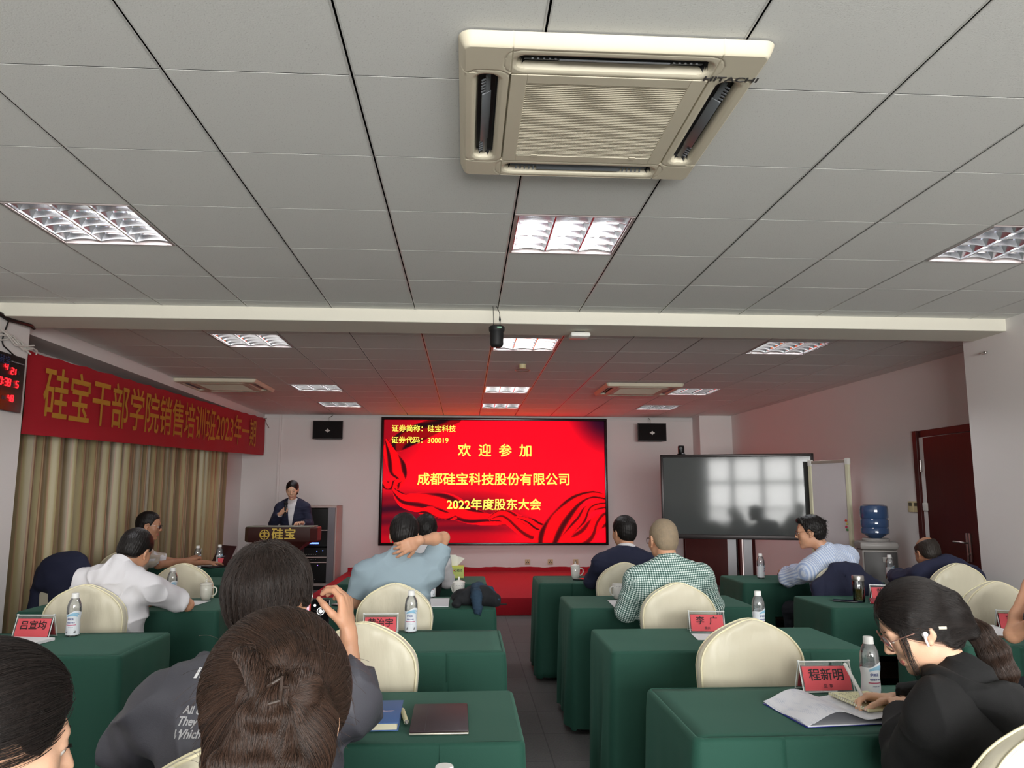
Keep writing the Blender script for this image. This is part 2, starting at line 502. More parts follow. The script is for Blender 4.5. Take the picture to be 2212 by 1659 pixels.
# ------------------------------------------------------------------ cassette air conditioners
def make_ac():
    t = thing('cassette_air_conditioner', '', 'air conditioner')
    cream = mat('aged_cream_plastic', (212, 204, 182), 0.5, var=0.05, vscale=5)
    grey = mat('grey_vane_plastic', (104, 108, 112), 0.4)
    dark = mat('dark_outlet_recess', (34, 34, 38), 0.6)
    W = 0.475; N = 261
    xs = np.linspace(-W, W, N)
    X, Y = np.meshgrid(xs, xs, indexing='ij')
    def rbox(cx, cy, hx, hy, r):
        qx = np.abs(X - cx) - (hx - r); qy = np.abs(Y - cy) - (hy - r)
        return np.hypot(np.maximum(qx, 0), np.maximum(qy, 0)) + np.minimum(np.maximum(qx, qy), 0) - r
    edge = -rbox(0, 0, W, W, 0.04)
    Z = -0.045 + 0.04 * np.clip(1 - edge / 0.022, 0, 1) ** 1.6
    slots = [(0, -0.375, 0.30, 0.036), (0, 0.385, 0.30, 0.036), (-0.385, 0, 0.036, 0.30), (0.385, 0, 0.036, 0.30)]
    slot = np.full_like(Z, 1.0)
    for cx, cy, hx, hy in slots:
        d = rbox(cx, cy, hx, hy, 0.03)
        slot = np.minimum(slot, d)
        rim = rbox(cx, cy, hx + 0.035, hy + 0.03, 0.05)
        Z += 0.0015 * (np.abs(rim) < 0.002)
        Z += 0.005 * np.clip(1 - d / 0.012, 0, 1)
    Z += 0.032 * np.clip(-slot / 0.006, 0, 1)
    g = rbox(0, 0, 0.315, 0.315, 0.008)
    Z += 0.012 * (g < 0)
    for s in (-1, 1):
        Z += 0.003 * ((np.abs(X - s * 0.315) < 0.0026) & (np.abs(Y) > 0.315)) + 0.003 * ((np.abs(Y - s * 0.315) < 0.0026) & (np.abs(X) > 0.42))
    b = MB()
    rr = 0.04; qx = np.abs(X) - (W - rr); qy = np.abs(Y) - (W - rr); nn = np.hypot(qx, qy)
    mk = (qx > 0) & (qy > 0) & (nn > rr)
    k = np.where(mk, rr / np.maximum(nn, 1e-9), 1.0)
    X2 = np.where(mk, np.sign(X) * (W - rr + qx * k), X); Y2 = np.where(mk, np.sign(Y) * (W - rr + qy * k), Y)
    b.v = np.stack([X2, Y2, np.minimum(Z, -0.003)], -1).reshape(-1, 3).tolist()
    for i in range(N - 1):
        for j in range(N - 1):
            if mk[i, j] and mk[i + 1, j + 1] and mk[i + 1, j] and mk[i, j + 1]: continue
            b.f.append((i * N + j, i * N + j + 1, (i + 1) * N + j + 1, (i + 1) * N + j))
            b.mi.append(1 if slot[i, j] < -0.005 else 0)
    b.span((-W + 0.06, -W + 0.06, -0.004), (W - 0.06, W - 0.06, -0.001), 1)
    b.build('panel', [cream, dark], t, 32)
    gr = MB().span((-0.311, -0.311, -0.034), (0.311, 0.311, -0.030), 1)
    for a, c in (((-0.311, -0.311), (-0.26, 0.311)), ((0.26, -0.311), (0.311, 0.311)), ((-0.26, -0.311), (0.26, -0.262)), ((-0.26, 0.262), (0.26, 0.311))):
        gr.span((a[0], a[1], -0.046), (c[0], c[1], -0.034), 0, 0.002)
    for k in range(44):
        y = -0.256 + k * 0.512 / 43
        gr.box((0, y, -0.041), (0.53, 0.0042, 0.007))
    for x in (-0.14, 0, 0.14): gr.span((x - 0.003, -0.26, -0.038), (x + 0.003, 0.26, -0.033))
    for x in (-0.19, 0.19): gr.span((x - 0.012, 0.255, -0.0475), (x + 0.012, 0.275, -0.045))
    gr.build('intake_grille', [cream, mat('grey_brown_filter', (96, 88, 74), 0.9)], t, 0)  # filter behind the slats, darker grey-brown than the panel
    for i, (cx, cy, hx, hy) in enumerate(slots):
        v = MB()
        lx = 2 * max(hx, hy) - 0.05
        v.box((0, 0, -0.03), (lx * 0.62, 0.034, 0.006), 0, 0.002, (0.5, 0, 0)); v.box((0, 0.004, -0.026), (lx, 0.018, 0.005), 0, 0.002, (0.5, 0, 0))
        for k in range(5):
            for s in (-1, 1): v.box((s * lx * (0.33 + 0.032 * k), -0.006, -0.031), (0.006, 0.026, 0.004), 0, 0, (0.5, 0, 0))
        o = v.build('vane', grey, t)
        o.rotation_euler = (0, 0, (0, PI, -PI/2, PI/2)[i]); o.location = (cx, cy, 0)
    return t
_ac = make_ac()
_ac.location = (0.44, 2.55, CZ); _ac['label'] = 'large cream cassette air conditioner in the ceiling nearest the camera, yellowed panel'
_ac['group'] = 'cassette air conditioners'
lettering('HITACHI', 0.036, mat('grey_logo_print', (72, 70, 68), 0.5), _ac, Matrix(((1, 0, 0, 0.38), (0, -1, 0, -0.325), (0, 0, -1, -0.0462), (0, 0, 0, 1))), bold=0.0008, xs=1.25)
def far_ac(x, y, label):
    o = dup(_ac, (x, y, CZ), 0, label)
    for ch in list(o.children):
        if ch.name.startswith('lettering'): bpy.data.objects.remove(ch)
far_ac(-2.92, 9.5, 'cassette air conditioner far back on the left, above the end of the red banner')
far_ac(2.14, 9.5, 'cassette air conditioner far back on the right, beside the second row of lamps')

# ------------------------------------------------------------------ LED screen on the far wall
def screen_picture(nu, nv):
    u = np.linspace(0, 1, nu)[:, None] * np.ones((1, nv)); v = np.linspace(0, 1, nv)[None, :] * np.ones((nu, 1))   # v = 0 at the top
    C = np.zeros((nu, nv, 3))
    red = np.array([0.84, 0.0, 0.075]); dk = np.array([0.22, 0.02, 0.05]); plum = np.array([0.075, 0.022, 0.065])
    def mixc(A, B, t): return A * (1 - t[..., None]) + B * t[..., None]
    def ss(a, b, x):
        t = np.clip((x - a) / (b - a), 0, 1); return t * t * (3 - 2 * t)
    C[:] = red
    C = mixc(C, dk, 0.75 * ss(0.42, 0.0, u + 0.25 * v) * ss(0.75, 0.2, v))
    C = mixc(C, dk, 0.6 * ss(0.35, 0.75, v) * ss(0.9, 0.35, u))
    C = mixc(C, np.array([0.09, 0.0, 0.07]), ss(0.78, 1.02, u - 0.25 * v + 0.03) * ss(0.45, 0.0, v))
    band = 0.5 + 0.5 * np.sin(v * 62 + 3 * np.sin(u * 4)) * 0.8
    C = mixc(C, plum, ss(0.56, 0.72, v) * ss(0.86, 0.74, v) * ss(0.75, 0.3, u) * (0.45 + 0.5 * band))
    C = mixc(C, plum, ss(0.74, 0.84, v) * ss(0.97, 0.86, v) * (0.25 + 0.6 * band) * ss(0.85, 0.35, u) * 0.8)
    # folded cloth bands
    def ribbon(C, pts, folds, ph, lo, hi):
        P = np.array(pts, float)
        t = np.linspace(0, len(P) - 1, 160); i = np.clip(t.astype(int), 0, len(P) - 2); fr = (t - i)[:, None]
        p0 = P[np.clip(i - 1, 0, len(P) - 1)]; p1 = P[i]; p2 = P[i + 1]; p3 = P[np.clip(i + 2, 0, len(P) - 1)]
        S = 0.5 * ((2 * p1) + (-p0 + p2) * fr + (2 * p0 - 5 * p1 + 4 * p2 - p3) * fr ** 2 + (-p0 + 3 * p1 - 3 * p2 + p3) * fr ** 3)
        A = 1.78
        best = np.full(u.shape, 9.0); side = np.zeros(u.shape); wid = np.ones(u.shape); tt = np.zeros(u.shape)
        D = np.gradient(S[:, :2] * np.array([A, 1]), axis=0); D /= np.linalg.norm(D, axis=1, keepdims=True) + 1e-9
        for k in range(len(S)):
            dx = u * A - S[k, 0] * A; dy = v - S[k, 1]
            d = np.hypot(dx, dy); m = d < best
            best = np.where(m, d, best); side = np.where(m, dx * -D[k, 1] + dy * D[k, 0], side); wid = np.where(m, max(S[k, 2], 1e-3), wid); tt = np.where(m, k / len(S), tt)
        q = side / wid
        a = ss(1.04, 0.97, np.abs(q)) * (best < wid * 1.05)
        sh = 0.5 + 0.5 * np.sin(q * folds + ph + 2.4 * np.sin(tt * 7 + ph) + 5 * tt)
        col = mixc(np.ones_like(C) * np.array(lo), np.ones_like(C) * np.array(hi), ss(0.0, 0.62, sh))
        col = mixc(col, np.ones_like(C) * np.array([0.95, 0.03, 0.09]), 0.5 * ss(0.86, 0.98, np.abs(q)))
        return mixc(C, col, a)
    lo = (0.13, 0.005, 0.03); hi = (0.93, 0.0, 0.045)
    C = ribbon(C, [(0.32, -0.02, 0.05), (0.16, 0.10, 0.08), (0.06, 0.20, 0.07), (0.03, 0.28, 0.02)], 3.5, 1.0, (0.07, 0.005, 0.03), (0.36, 0.0, 0.03))
    C = ribbon(C, [(0.012, 0.17, 0.012), (0.03, 0.28, 0.05), (0.065, 0.40, 0.075), (0.075, 0.48, 0.05), (0.06, 0.56, 0.02)], 4, 0.5, lo, (0.8, 0.0, 0.04))
    C = ribbon(C, [(0.0, 0.53, 0.03), (0.035, 0.54, 0.035), (0.075, 0.50, 0.02)], 3, 2, lo, hi)
    C = ribbon(C, [(0.055, 0.58, 0.02), (0.10, 0.66, 0.06), (0.19, 0.68, 0.085), (0.29, 0.70, 0.095), (0.38, 0.77, 0.075), (0.46, 0.81, 0.05), (0.55, 0.84, 0.02)], 4.5, 0.2, (0.16, 0.005, 0.04), hi)
    C = ribbon(C, [(0.16, 0.75, 0.015), (0.22, 0.75, 0.04), (0.30, 0.79, 0.03), (0.33, 0.80, 0.005)], 3, 0.9, lo, hi)
    C = ribbon(C, [(0.48, 0.80, 0.02), (0.54, 0.78, 0.05), (0.62, 0.86, 0.07), (0.70, 0.94, 0.09), (0.76, 1.02, 0.09)], 6, 0.3, (0.25, 0.0, 0.03), hi)
    C = ribbon(C, [(0.60, 0.79, 0.01), (0.68, 0.85, 0.04), (0.75, 0.90, 0.03)], 5, 0.0, lo, hi)
    C = ribbon(C, [(0.72, 1.03, 0.10), (0.80, 0.84, 0.11), (0.87, 0.66, 0.06), (0.94, 0.61, 0.035), (1.02, 0.66, 0.04)], 5, 0.0, (0.16, 0.0, 0.025), hi)
    C = ribbon(C, [(0.82, 1.02, 0.07), (0.88, 0.84, 0.05), (0.93, 0.72, 0.035), (1.01, 0.70, 0.03)], 5, 1.5, (0.18, 0.0, 0.03), hi)
    C = ribbon(C, [(0.88, 1.02, 0.10), (0.95, 0.86, 0.06), (1.03, 0.80, 0.07)], 5, 2.2, (0.25, 0.0, 0.03), hi)
    return C ** 1.95
def led_screen():
    x0, x1, z0, z1 = -1.425, 2.405, 0.635, 2.762
    Yf = 13.09
    t = thing('led_screen', 'large red video screen with yellow lettering on the front wall', 'screen', ((x0 + x1) / 2, Yf, z0))
    cx = (x0 + x1) / 2
    L = lambda x, y, z: (x - cx, y - Yf, z - z0)
    f = MB(); w = 0.045
    for a, b in (((x0, z0), (x1, z0 + w)), ((x0, z1 - w), (x1, z1)), ((x0, z0 + w), (x0 + w, z1 - w)), ((x1 - w, z0 + w), (x1, z1 - w))):
        f.span(L(a[0], Yf - 0.03, a[1]), L(b[0], WALLN, b[1]), 0, 0.006)
    f.build('frame', mat('black_gloss_frame', (20, 19, 20), 0.22), t, 30)
    nu, nv = 300, 168
    P = screen_picture(nu, nv)
    xs = np.linspace(x0 + w - cx, x1 - w - cx, nu); zs = np.linspace(z1 - w - z0, w, nv)
    b = MB()
    b.grid([[(x, 0.012, z) for z in zs] for x in xs])
    me = b.mesh('display', [], 0)
    at = me.color_attributes.new('pixels', 'FLOAT_COLOR', 'POINT')
    at.data.foreach_set('color', np.concatenate([P.reshape(-1, 3), np.ones((nu * nv, 1))], 1).astype(np.float32).ravel())
    m = bpy.data.materials.new('lit_display'); m.use_nodes = True
    nt = m.node_tree; bs = nt.nodes['Principled BSDF']
    ca = nt.nodes.new('ShaderNodeVertexColor'); ca.layer_name = 'pixels'
    bs.inputs['Base Color'].default_value = (0.01, 0.01, 0.01, 1); bs.inputs['Roughness'].default_value = 0.6; bs.inputs['Specular IOR Level'].default_value = 0.05
    nt.links.new(ca.outputs['Color'], bs.inputs['Emission Color']); bs.inputs['Emission Strength'].default_value = SCREEN_EMIT
    me.materials.append(m)
    d = bpy.data.objects.new('display', me); COL.objects.link(d); d.parent = t
    yel = mat('lit_yellow_letters', (255, 250, 90), 0.5, emit=1.0, ecol=(255, 246, 92))
    W, Hh = x1 - x0, z1 - z0
    def put(txt, px, py, size, bold, align='CENTER', **k):
        # px, py: crop coordinates of the picture on the screen (1975 x 1085)
        x = x0 + w + (px - 115) / 1962.0 * (W - 2 * w); z = z1 - w - (py - 112) / 1080.0 * (Hh - 2 * w)
        lettering(txt, size, yel, t, frame_M(L(x, Yf + 0.006, z), (1, 0, 0), (0, 0, 1)), bold=bold, align=align, **k)
    put('证券简称：硅宝科技', 182, 192, 0.120, 0.0010, 'LEFT')
    put('证券代码：300019', 182, 296, 0.120, 0.0010, 'LEFT')
    put('欢 迎 参 加', 1098, 388, 0.225, 0.0030, spacing=1.26)
    put('成都硅宝科技股份有限公司', 1092, 644, 0.2155, 0.0032)
    put('2022年度股东大会', 1092, 866, 0.1985, 0.0030)
led_screen()
# ------------------------------------------------------------------ stage, podium, rack, wall fittings
M_REDC = mat('red_carpet', (176, 24, 40), 0.95, var=0.12, vscale=60, bump=0.35, bscale=260)
def stage():
    b = MB()
    b.span((-1.93, 9.75, 0.0), (2.5, WALLN - 0.002, 0.212), 0, 0.008)
    rnd = random.Random(4); n = 90
    P = []
    for i in range(n):                                        # the carpet turned up the wall, edge ragged
        x = -1.92 + 4.4 * i / (n - 1)
        P.append([(x, WALLN - 0.03, 0.20), (x, WALLN - 0.006, 0.215), (x, WALLN - 0.005, 0.275 + 0.006 * rnd.random() + 0.006 * math.sin(i * 0.55))])
    b.sheet(P, 0.003)
    o = b.build('stage_platform', M_REDC, None, 30)
    tag(o, 'low stage platform covered in red carpet below the big screen', 'stage')
stage()

M_MAHOG = mat('dark_mahogany', (62, 26, 22), 0.35, var=0.25, vscale=5, stretch=(1, 6, 6))
M_GOLD = mat('gold_lettering', (240, 208, 96), 0.4)
def podium():
    X, Y = -2.26, 9.9
    t = thing('lectern', 'dark wooden lectern with gold emblem beside the red stage', 'lectern', (X, Y, 0))
    # angled sign head
    out = [(-0.37, -0.17), (0.37, -0.17), (0.44, -0.06), (0.44, 0.2), (-0.44, 0.2), (-0.44, -0.06)]
    h = MB(); n = len(out)
    def ring(z, k, dy=0): return [(x * k, y * k + dy, z) for x, y in out]
    R = [ring(0.885, 0.97), ring(0.90, 1.0), ring(1.05, 1.0), ring(1.065, 0.98)]
    vs = [p for r in R for p in r]; fs = []
    for i in range(3):
        for k in range(n): fs.append((i * n + k, i * n + (k + 1) % n, (i + 1) * n + (k + 1) % n, (i + 1) * n + k))
    fs += [tuple(range(n - 1, -1, -1)), tuple(range(3 * n, 4 * n))]
    h.add(vs, fs); h.build('head', M_MAHOG, t, 25)
    MB().span((-0.40, -0.13, 1.065), (0.40, 0.19, 1.075), 0, 0.003).build('top_board', mat('grey_green_top', (150, 152, 140), 0.5), t, 30)
    b = MB()
    r1 = [(-0.33, -0.15, 0.885), (0.33, -0.15, 0.885), (0.36, 0.18, 0.885), (-0.36, 0.18, 0.885)]
    r2 = [(-0.2, -0.10, 0.77), (0.2, -0.10, 0.77), (0.2, 0.16, 0.77), (-0.2, 0.16, 0.77)]
    b.add(r1 + r2, [(0, 3, 2, 1), (4, 5, 6, 7)] + [(i, (i + 1) % 4, 4 + (i + 1) % 4, 4 + i) for i in range(4)])
    b.build('neck', M_MAHOG, t, 0)
    MB().span((-0.2, -0.1, 0.05), (0.2, 0.16, 0.775), 0, 0.01).span((-0.17, -0.104, 0.12), (0.17, -0.098, 0.70), 0, 0.004).build('column', M_MAHOG, t, 30)
    MB().span((-0.3, -0.2, 0), (0.3, 0.24, 0.06), 0, 0.012).build('base', M_MAHOG, t, 30)
    yf = -0.174
    # emblem: a ring with two small rings and a cross bar
    e = MB()
    def circ(cx, cz, r, w):
        e.tube([(cx + r * math.cos(2 * PI * k / 28), yf, cz + r * math.sin(2 * PI * k / 28)) for k in range(28)], w, 6, 0, False, True)
    ex = -0.175
    circ(ex, 0.977, 0.056, 0.0055); circ(ex - 0.026, 0.977, 0.021, 0.005); circ(ex + 0.026, 0.977, 0.021, 0.005)
    e.span((ex - 0.0045, yf - 0.004, 0.925), (ex + 0.0045, yf + 0.004, 1.029)); e.span((ex - 0.02, yf - 0.004, 1.0), (ex + 0.02, yf + 0.004, 1.007)); e.span((ex - 0.02, yf - 0.004, 0.947), (ex + 0.02, yf + 0.004, 0.954))
    e.build('emblem', M_GOLD, t)
    lettering('硅', 0.145, M_GOLD, t, frame_M((-0.02, yf, 0.977), (1, 0, 0), (0, 0, 1)), bold=0.003, depth=0.002)
    lettering('宝', 0.145, M_GOLD, t, frame_M((0.13, yf, 0.977), (1, 0, 0), (0, 0, 1)), bold=0.003, depth=0.002)
podium()

def rack():
    x0, x1, y0, y1, z1 = -2.74, -2.02, 12.45, 13.05, 1.29
    t = thing('equipment_rack', 'grey equipment rack with dark glass front behind the lectern', 'rack', ((x0 + x1) / 2, y0, 0))
    g = mat('rack_grey_steel', (122, 122, 128), 0.45, metal=0.3); g2 = mat('rack_beige_steel', (190, 178, 172), 0.5)
    w = (x1 - x0) / 2; D = y1 - y0
    MB().span((-w, 0.03, 0.09), (-w + 0.02, D, z1)).span((w - 0.02, 0.03, 0.09), (w, D, z1)).span((-w, D - 0.02, 0.09), (w, D, z1)).span((-w, 0.0, z1 - 0.03), (w, D, z1), 0, 0.005).span((-w, 0, 0.06), (w, D, 0.1)).build('cabinet', g2, t, 0)
    MB().span((-w, 0, 0), (w, D, 0.06)).build('base', M_BLACKP, t, 0)
    MB().span((w - 0.13, -0.004, 0.1), (w - 0.02, 0.03, z1 - 0.03), 0, 0.004).span((-w, -0.004, 0.1), (-w + 0.05, 0.03, z1 - 0.03), 0, 0.004).build('door_frame', g, t, 0)
    dk = mat('black_equipment_face', (14, 14, 16), 0.35)
    bl = mat('blue_display', (120, 160, 255), 0.4, emit=2.2, ecol=(110, 150, 255)); vi = mat('violet_display', (170, 130, 255), 0.4, emit=2.5, ecol=(160, 120, 255))
    zz = [(0.92, 1.25), (0.66, 0.90), (0.50, 0.64), (0.42, 0.485), (0.12, 0.40)]
    for i, (a, c) in enumerate(zz):
        u = MB().span((-w + 0.05, 0.02, a), (w - 0.13, 0.45, c), 0, 0.004).build('rack_unit', dk, t, 0)
        m = MB()
        for k in range(7): m.span((-0.16 + k * 0.035, 0.012, a + 0.035), (-0.145 + k * 0.035, 0.022, a + 0.045))
        m.build('button_row', mat('grey_button', (150, 150, 150), 0.4), u, 0)
    for z in (0.905, 0.49, 0.41): MB().span((-w + 0.05, 0.0, z), (w - 0.13, 0.02, z + 0.014)).build('shelf_edge', g2, t, 0)
    MB().span((-0.05, 0.008, 0.75), (0.1, 0.02, 0.772)).span((-0.05, 0.008, 0.70), (0.1, 0.02, 0.722)).span((0.07, 0.008, 0.585), (0.08, 0.02, 0.595)).span((0.16, 0.008, 0.592), (0.17, 0.02, 0.602)).build('blue_light', bl, t, 0)
    MB().span((-0.2, 0.008, 0.352), (-0.09, 0.02, 0.39)).span((0.09, 0.008, 0.366), (0.1, 0.02, 0.376)).build('violet_light', vi, t, 0)
rack()

def wall_speaker(x, label):
    z0, z1 = 2.37, 2.67
    t = thing('wall_speaker', label, 'loudspeaker', (x, WALLN - 0.32, z0), 0, 'wall speakers')
    h = z1 - z0; w = 0.245
    b = MB()
    out = [(-w, 0.0), (w, 0.0), (w - 0.05, 0.2), (-w + 0.05, 0.2)]
    b.add([(x_, y_, 0) for x_, y_ in out] + [(x_, y_, h) for x_, y_ in out], [(3, 2, 1, 0), (4, 5, 6, 7)] + [(i, (i + 1) % 4, 4 + (i + 1) % 4, 4 + i) for i in range(4)])
    b.build('cabinet', mat('black_wood_grain', (30, 25, 24), 0.5, var=0.2, vscale=30), t, 0)
    MB().span((-w + 0.012, -0.015, 0.012), (w - 0.012, 0.0, h - 0.012), 0, 0.008).build('grille', mat('black_speaker_cloth', (13, 13, 14), 0.9, bump=0.4, bscale=500), t, 30)
    MB().box((0, -0.018, h * 0.45), (0.05, 0.006, 0.05), 0, 0.002, (0, PI / 4, 0)).box((0, -0.019, h * 0.45), (0.085, 0.006, 0.016), 0, 0.002).build('badge', M_STEEL, t, 0)
    MB().span((-0.03, 0.2, h * 0.4), (0.03, 0.325, h * 0.6)).tube([(0.0, 0.1, h), (0.0, 0.1, h + 0.06), (0.02, 0.3, CZ - z0 - 0.01)], 0.006).build('bracket', M_STEEL, t, 30)
wall_speaker(-2.27, 'black wall loudspeaker left of the red screen')
wall_speaker(3.13, 'black wall loudspeaker right of the red screen')

# ------------------------------------------------------------------ dark display on its stand, webcam, whiteboard, water dispenser
def big_display():
    A = Vector((2.44, 9.62, 0)); Bp = Vector((4.17, 9.08, 0))
    ctr = (A + Bp) / 2; d = Bp - A; W = d.length / 2; rz = math.atan2(d.y, d.x)
    z0, z1 = 0.935, 1.965
    t = thing('interactive_display', 'dark switched-off flat display mirroring the windows, on grey stand', 'display', (ctr.x, ctr.y, 0), rz)
    f = MB(); w = 0.035
    for a, c in (((-W, z0), (W, z0 + w + 0.02)), ((-W, z1 - w), (W, z1)), ((-W, z0), (-W + w, z1)), ((W - w, z0), (W, z1))):
        f.span((a[0], -0.022, a[1]), (c[0], 0.06, c[1]), 0, 0.006)
    f.build('bezel', mat('charcoal_bezel', (52, 46, 46), 0.35, metal=0.3), t, 30)
    g = bpy.data.materials.new('matte_display_glass'); g.use_nodes = True
    bs = g.node_tree.nodes['Principled BSDF']
    bs.inputs['Base Color'].default_value = sl((84, 88, 88)); bs.inputs['Roughness'].default_value = 0.065; bs.inputs['IOR'].default_value = 1.34
    MB().span((-W + w, -0.012, z0 + w), (W - w, 0.0, z1 - w)).build('screen', g, t, 0)
    MB().span((-W + 0.05, 0.06, z0 + 0.05), (W - 0.05, 0.10, z1 - 0.05), 0, 0.01).build('back_cover', M_BLACKP, t, 0)
    st = mat('pale_grey_steel', (186, 186, 190), 0.45, metal=0.2)
    for x in (-0.128, 0.058): MB().span((x, 0.08, 0.08), (x + 0.105, 0.14, 1.3), 0, 0.004).build('post', st, t, 0)
    MB().span((-0.5, -0.25, 0.0), (-0.44, 0.4, 0.08), 0, 0.01).span((0.44, -0.25, 0.0), (0.5, 0.4, 0.08), 0, 0.01).span((-0.5, 0.07, 0.03), (0.5, 0.13, 0.08)).build('base', st, t, 0)
    MB().tube([(-0.01, 0.1, 0.95), (-0.015, 0.1, 0.7), (0.005, 0.1, 0.4), (-0.005, 0.1, 0.12)], 0.008).build('power_cord', M_BLACKP, t)
    # webcam standing on the top edge
    M = Matrix.Translation(ctr) @ Matrix.Rotation(rz, 4, 'Z')
    p = M @ Vector((-W + 0.26, 0.02, z1))
    c = thing('webcam', 'small black conference webcam standing on top of the dark display', 'webcam', p, rz)
    MB().lathe([(0.0, 0), (0.05, 0.0), (0.052, 0.006), (0.04, 0.018), (0.025, 0.022), (0.0, 0.022)], seg=20).build('base', M_BLACKP, c)
    MB().lathe([(0.0, 0.02), (0.036, 0.022), (0.04, 0.03), (0.04, 0.10), (0.034, 0.114), (0.0, 0.118)], seg=24).build('head', M_BLACKP, c)
    MB().tube([(0, -0.036, 0.075), (0, -0.046, 0.075)], [0.02, 0.018], 20).build('lens', mat('dark_lens', (40, 44, 50), 0.1, coat=1.0), c)
big_display()

def whiteboard():
    A = Vector((4.03, 8.87)); Bp = Vector((4.22, 8.36))
    d = Bp - A; W = d.length / 2; rz = math.atan2(d.y, d.x); c = (A + Bp) / 2
    A3 = (3.92, 8.66); t = thing('whiteboard', 'mobile whiteboard in an ivory frame, standing edge-on beside the dark display', 'whiteboard', (c.x, c.y, 0), rz)
    fr = mat('ivory_frame', (222, 220, 190), 0.4); z0, z1 = 0.62, 1.86
    MB().span((-W, -0.012, z1 - 0.035), (W, 0.012, z1), 0, 0.003).span((-W, -0.012, z0), (W, 0.012, z0 + 0.035), 0, 0.003).build('rail', mat('aluminium_rail', (196, 192, 180), 0.35, metal=0.6), t, 0)
    for s in (-1, 1): MB().span((s * W - 0.022, -0.018, z0 - 0.02), (s * W + 0.022, 0.018, z1 - 0.02), 0, 0.005).build('post', fr, t, 0)
    for s in (-1, 1):
        k = MB().span((s * W - 0.027, -0.02, z1 - 0.06), (s * W + 0.027, 0.022, z1 + 0.015), 0, 0.008).span((s * W - 0.027, -0.02, z0 - 0.03), (s * W + 0.027, 0.022, z0 + 0.06), 0, 0.008)
        k.span((s * W - 0.02, -0.2, 0.0), (s * W + 0.02, 0.2, 0.05)).span((s * W - 0.015, -0.015, 0.05), (s * W + 0.015, 0.015, z0)).build('corner_cap', M_WHITEP, t, 0)
    MB().span((-W, -0.005, z0 + 0.02), (W, 0.005, z1 - 0.02)).build('board', mat('white_board_enamel', (212, 206, 208), 0.3), t, 0)
    M = Matrix.Translation((c.x, c.y, 0)) @ Matrix.Rotation(rz, 4, 'Z')
    for i, (dz, colr, nm) in enumerate(((1.19, (214, 70, 40), 'orange-red'), (1.155, (210, 200, 120), 'yellow'), (1.12, (206, 60, 90), 'pink'), (1.09, (90, 150, 90), 'green'))):
        p = M @ Vector((W - 0.055 + 0.012 * (i % 2), -0.006, dz))
        o = MB().lathe([(0.0, 0.0), (0.013, 0.0), (0.014, 0.008), (0.011, 0.012), (0.0, 0.012)], seg=16, M=Matrix.Rotation(PI / 2, 4, 'X')).build('magnet', mat(nm + '_magnet', colr, 0.4))
        o.location = p; o.rotation_euler = (0, 0, rz)
        tag(o, 'round %s magnet on the edge of the whiteboard' % nm, 'magnet', 'whiteboard magnets')
whiteboard()

def water_dispenser():
    t = thing('water_dispenser', 'grey floor-standing water dispenser with blue bottle beside the door', 'water dispenser', (4.22, 7.86, 0), -0.3)
    b = MB().span((-0.17, -0.16, 0.02), (0.17, 0.17, 0.92), 0, 0.02)
    b.span((-0.185, -0.17, 0.92), (0.185, 0.18, 1.0), 0, 0.03).lathe([(0.13, 1.0), (0.135, 1.015), (0.12, 1.03), (0.07, 1.03)], seg=28)
    b.build('body', mat('pale_grey_appliance', (158, 154, 150), 0.4), t, 30)
    MB().span((-0.15, -0.17, 0.06), (0.16, -0.158, 0.90), 0, 0.006).build('door', mat('charcoal_appliance_door', (70, 68, 68), 0.35), t, 30)
    MB().span((0.02, -0.176, 0.80), (0.11, -0.168, 0.85)).build('label_plate', mat('pale_sticker', (170, 168, 164), 0.5), t, 0)
    bt = mat('blue_polycarbonate', (54, 78, 114), 0.12, coat=0.6, spec=0.8, var=0.15, vscale=6)
    prof = [(0.0, 0.0), (0.05, 0.0), (0.07, 0.02), (0.134, 0.06), (0.136, 0.10), (0.128, 0.115), (0.136, 0.13), (0.136, 0.19), (0.127, 0.205), (0.136, 0.22), (0.136, 0.30), (0.13, 0.335), (0.10, 0.352), (0.0, 0.352)]
    MB().lathe(prof, (0, 0, 1.02), 32).build('water_bottle', bt, t, 50)
    # bottle-shaped red and black object of unclear use, modelled as a canister
    f = thing('red_canister', 'dark red bottle-shaped canister with black head standing left of the water dispenser', 'canister', (3.91, 7.74, 0))
    MB().lathe([(0.0, 0), (0.07, 0.0), (0.075, 0.02), (0.075, 0.42), (0.05, 0.48), (0.025, 0.5), (0.0, 0.5)], seg=24).build('cylinder', mat('dark_red_paint', (130, 24, 26), 0.3), f)
    MB().lathe([(0.0, 0.5), (0.03, 0.5), (0.03, 0.57), (0.0, 0.58)], seg=16).box((0.03, -0.02, 0.58), (0.13, 0.03, 0.02), 0, 0.004, (0, 0.2, 0)).tube([(0.02, -0.03, 0.54), (0.08, -0.06, 0.5), (0.1, -0.07, 0.35), (0.09, -0.07, 0.2)], 0.011).build('valve', M_BLACKP, f)
    b = MB().span((-0.32, -0.2, 0.0), (0.32, 0.2, 0.4), 0, 0.02)
    s = thing('upholstered_bench', 'low mauve-grey upholstered bench in front of the open dark red door', 'bench', (2.78, 8.0, 0))
    MB().span((-0.5, -0.25, 0.3), (0.5, 0.25, 0.45), 0, 0.04).build('cushion', mat('mauve_leather', (128, 110, 112), 0.45), s)
    MB().span((-0.48, -0.22, 0.1), (0.48, 0.22, 0.3), 0, 0.02).build('base', mat('dark_bench_base', (80, 66, 68), 0.6), s)
    for x in (-0.42, 0.42):
        for y in (-0.18, 0.18): MB().tube([(x, y, 0), (x, y, 0.1)], 0.02).build('foot', M_BLACKP, s)
water_dispenser()

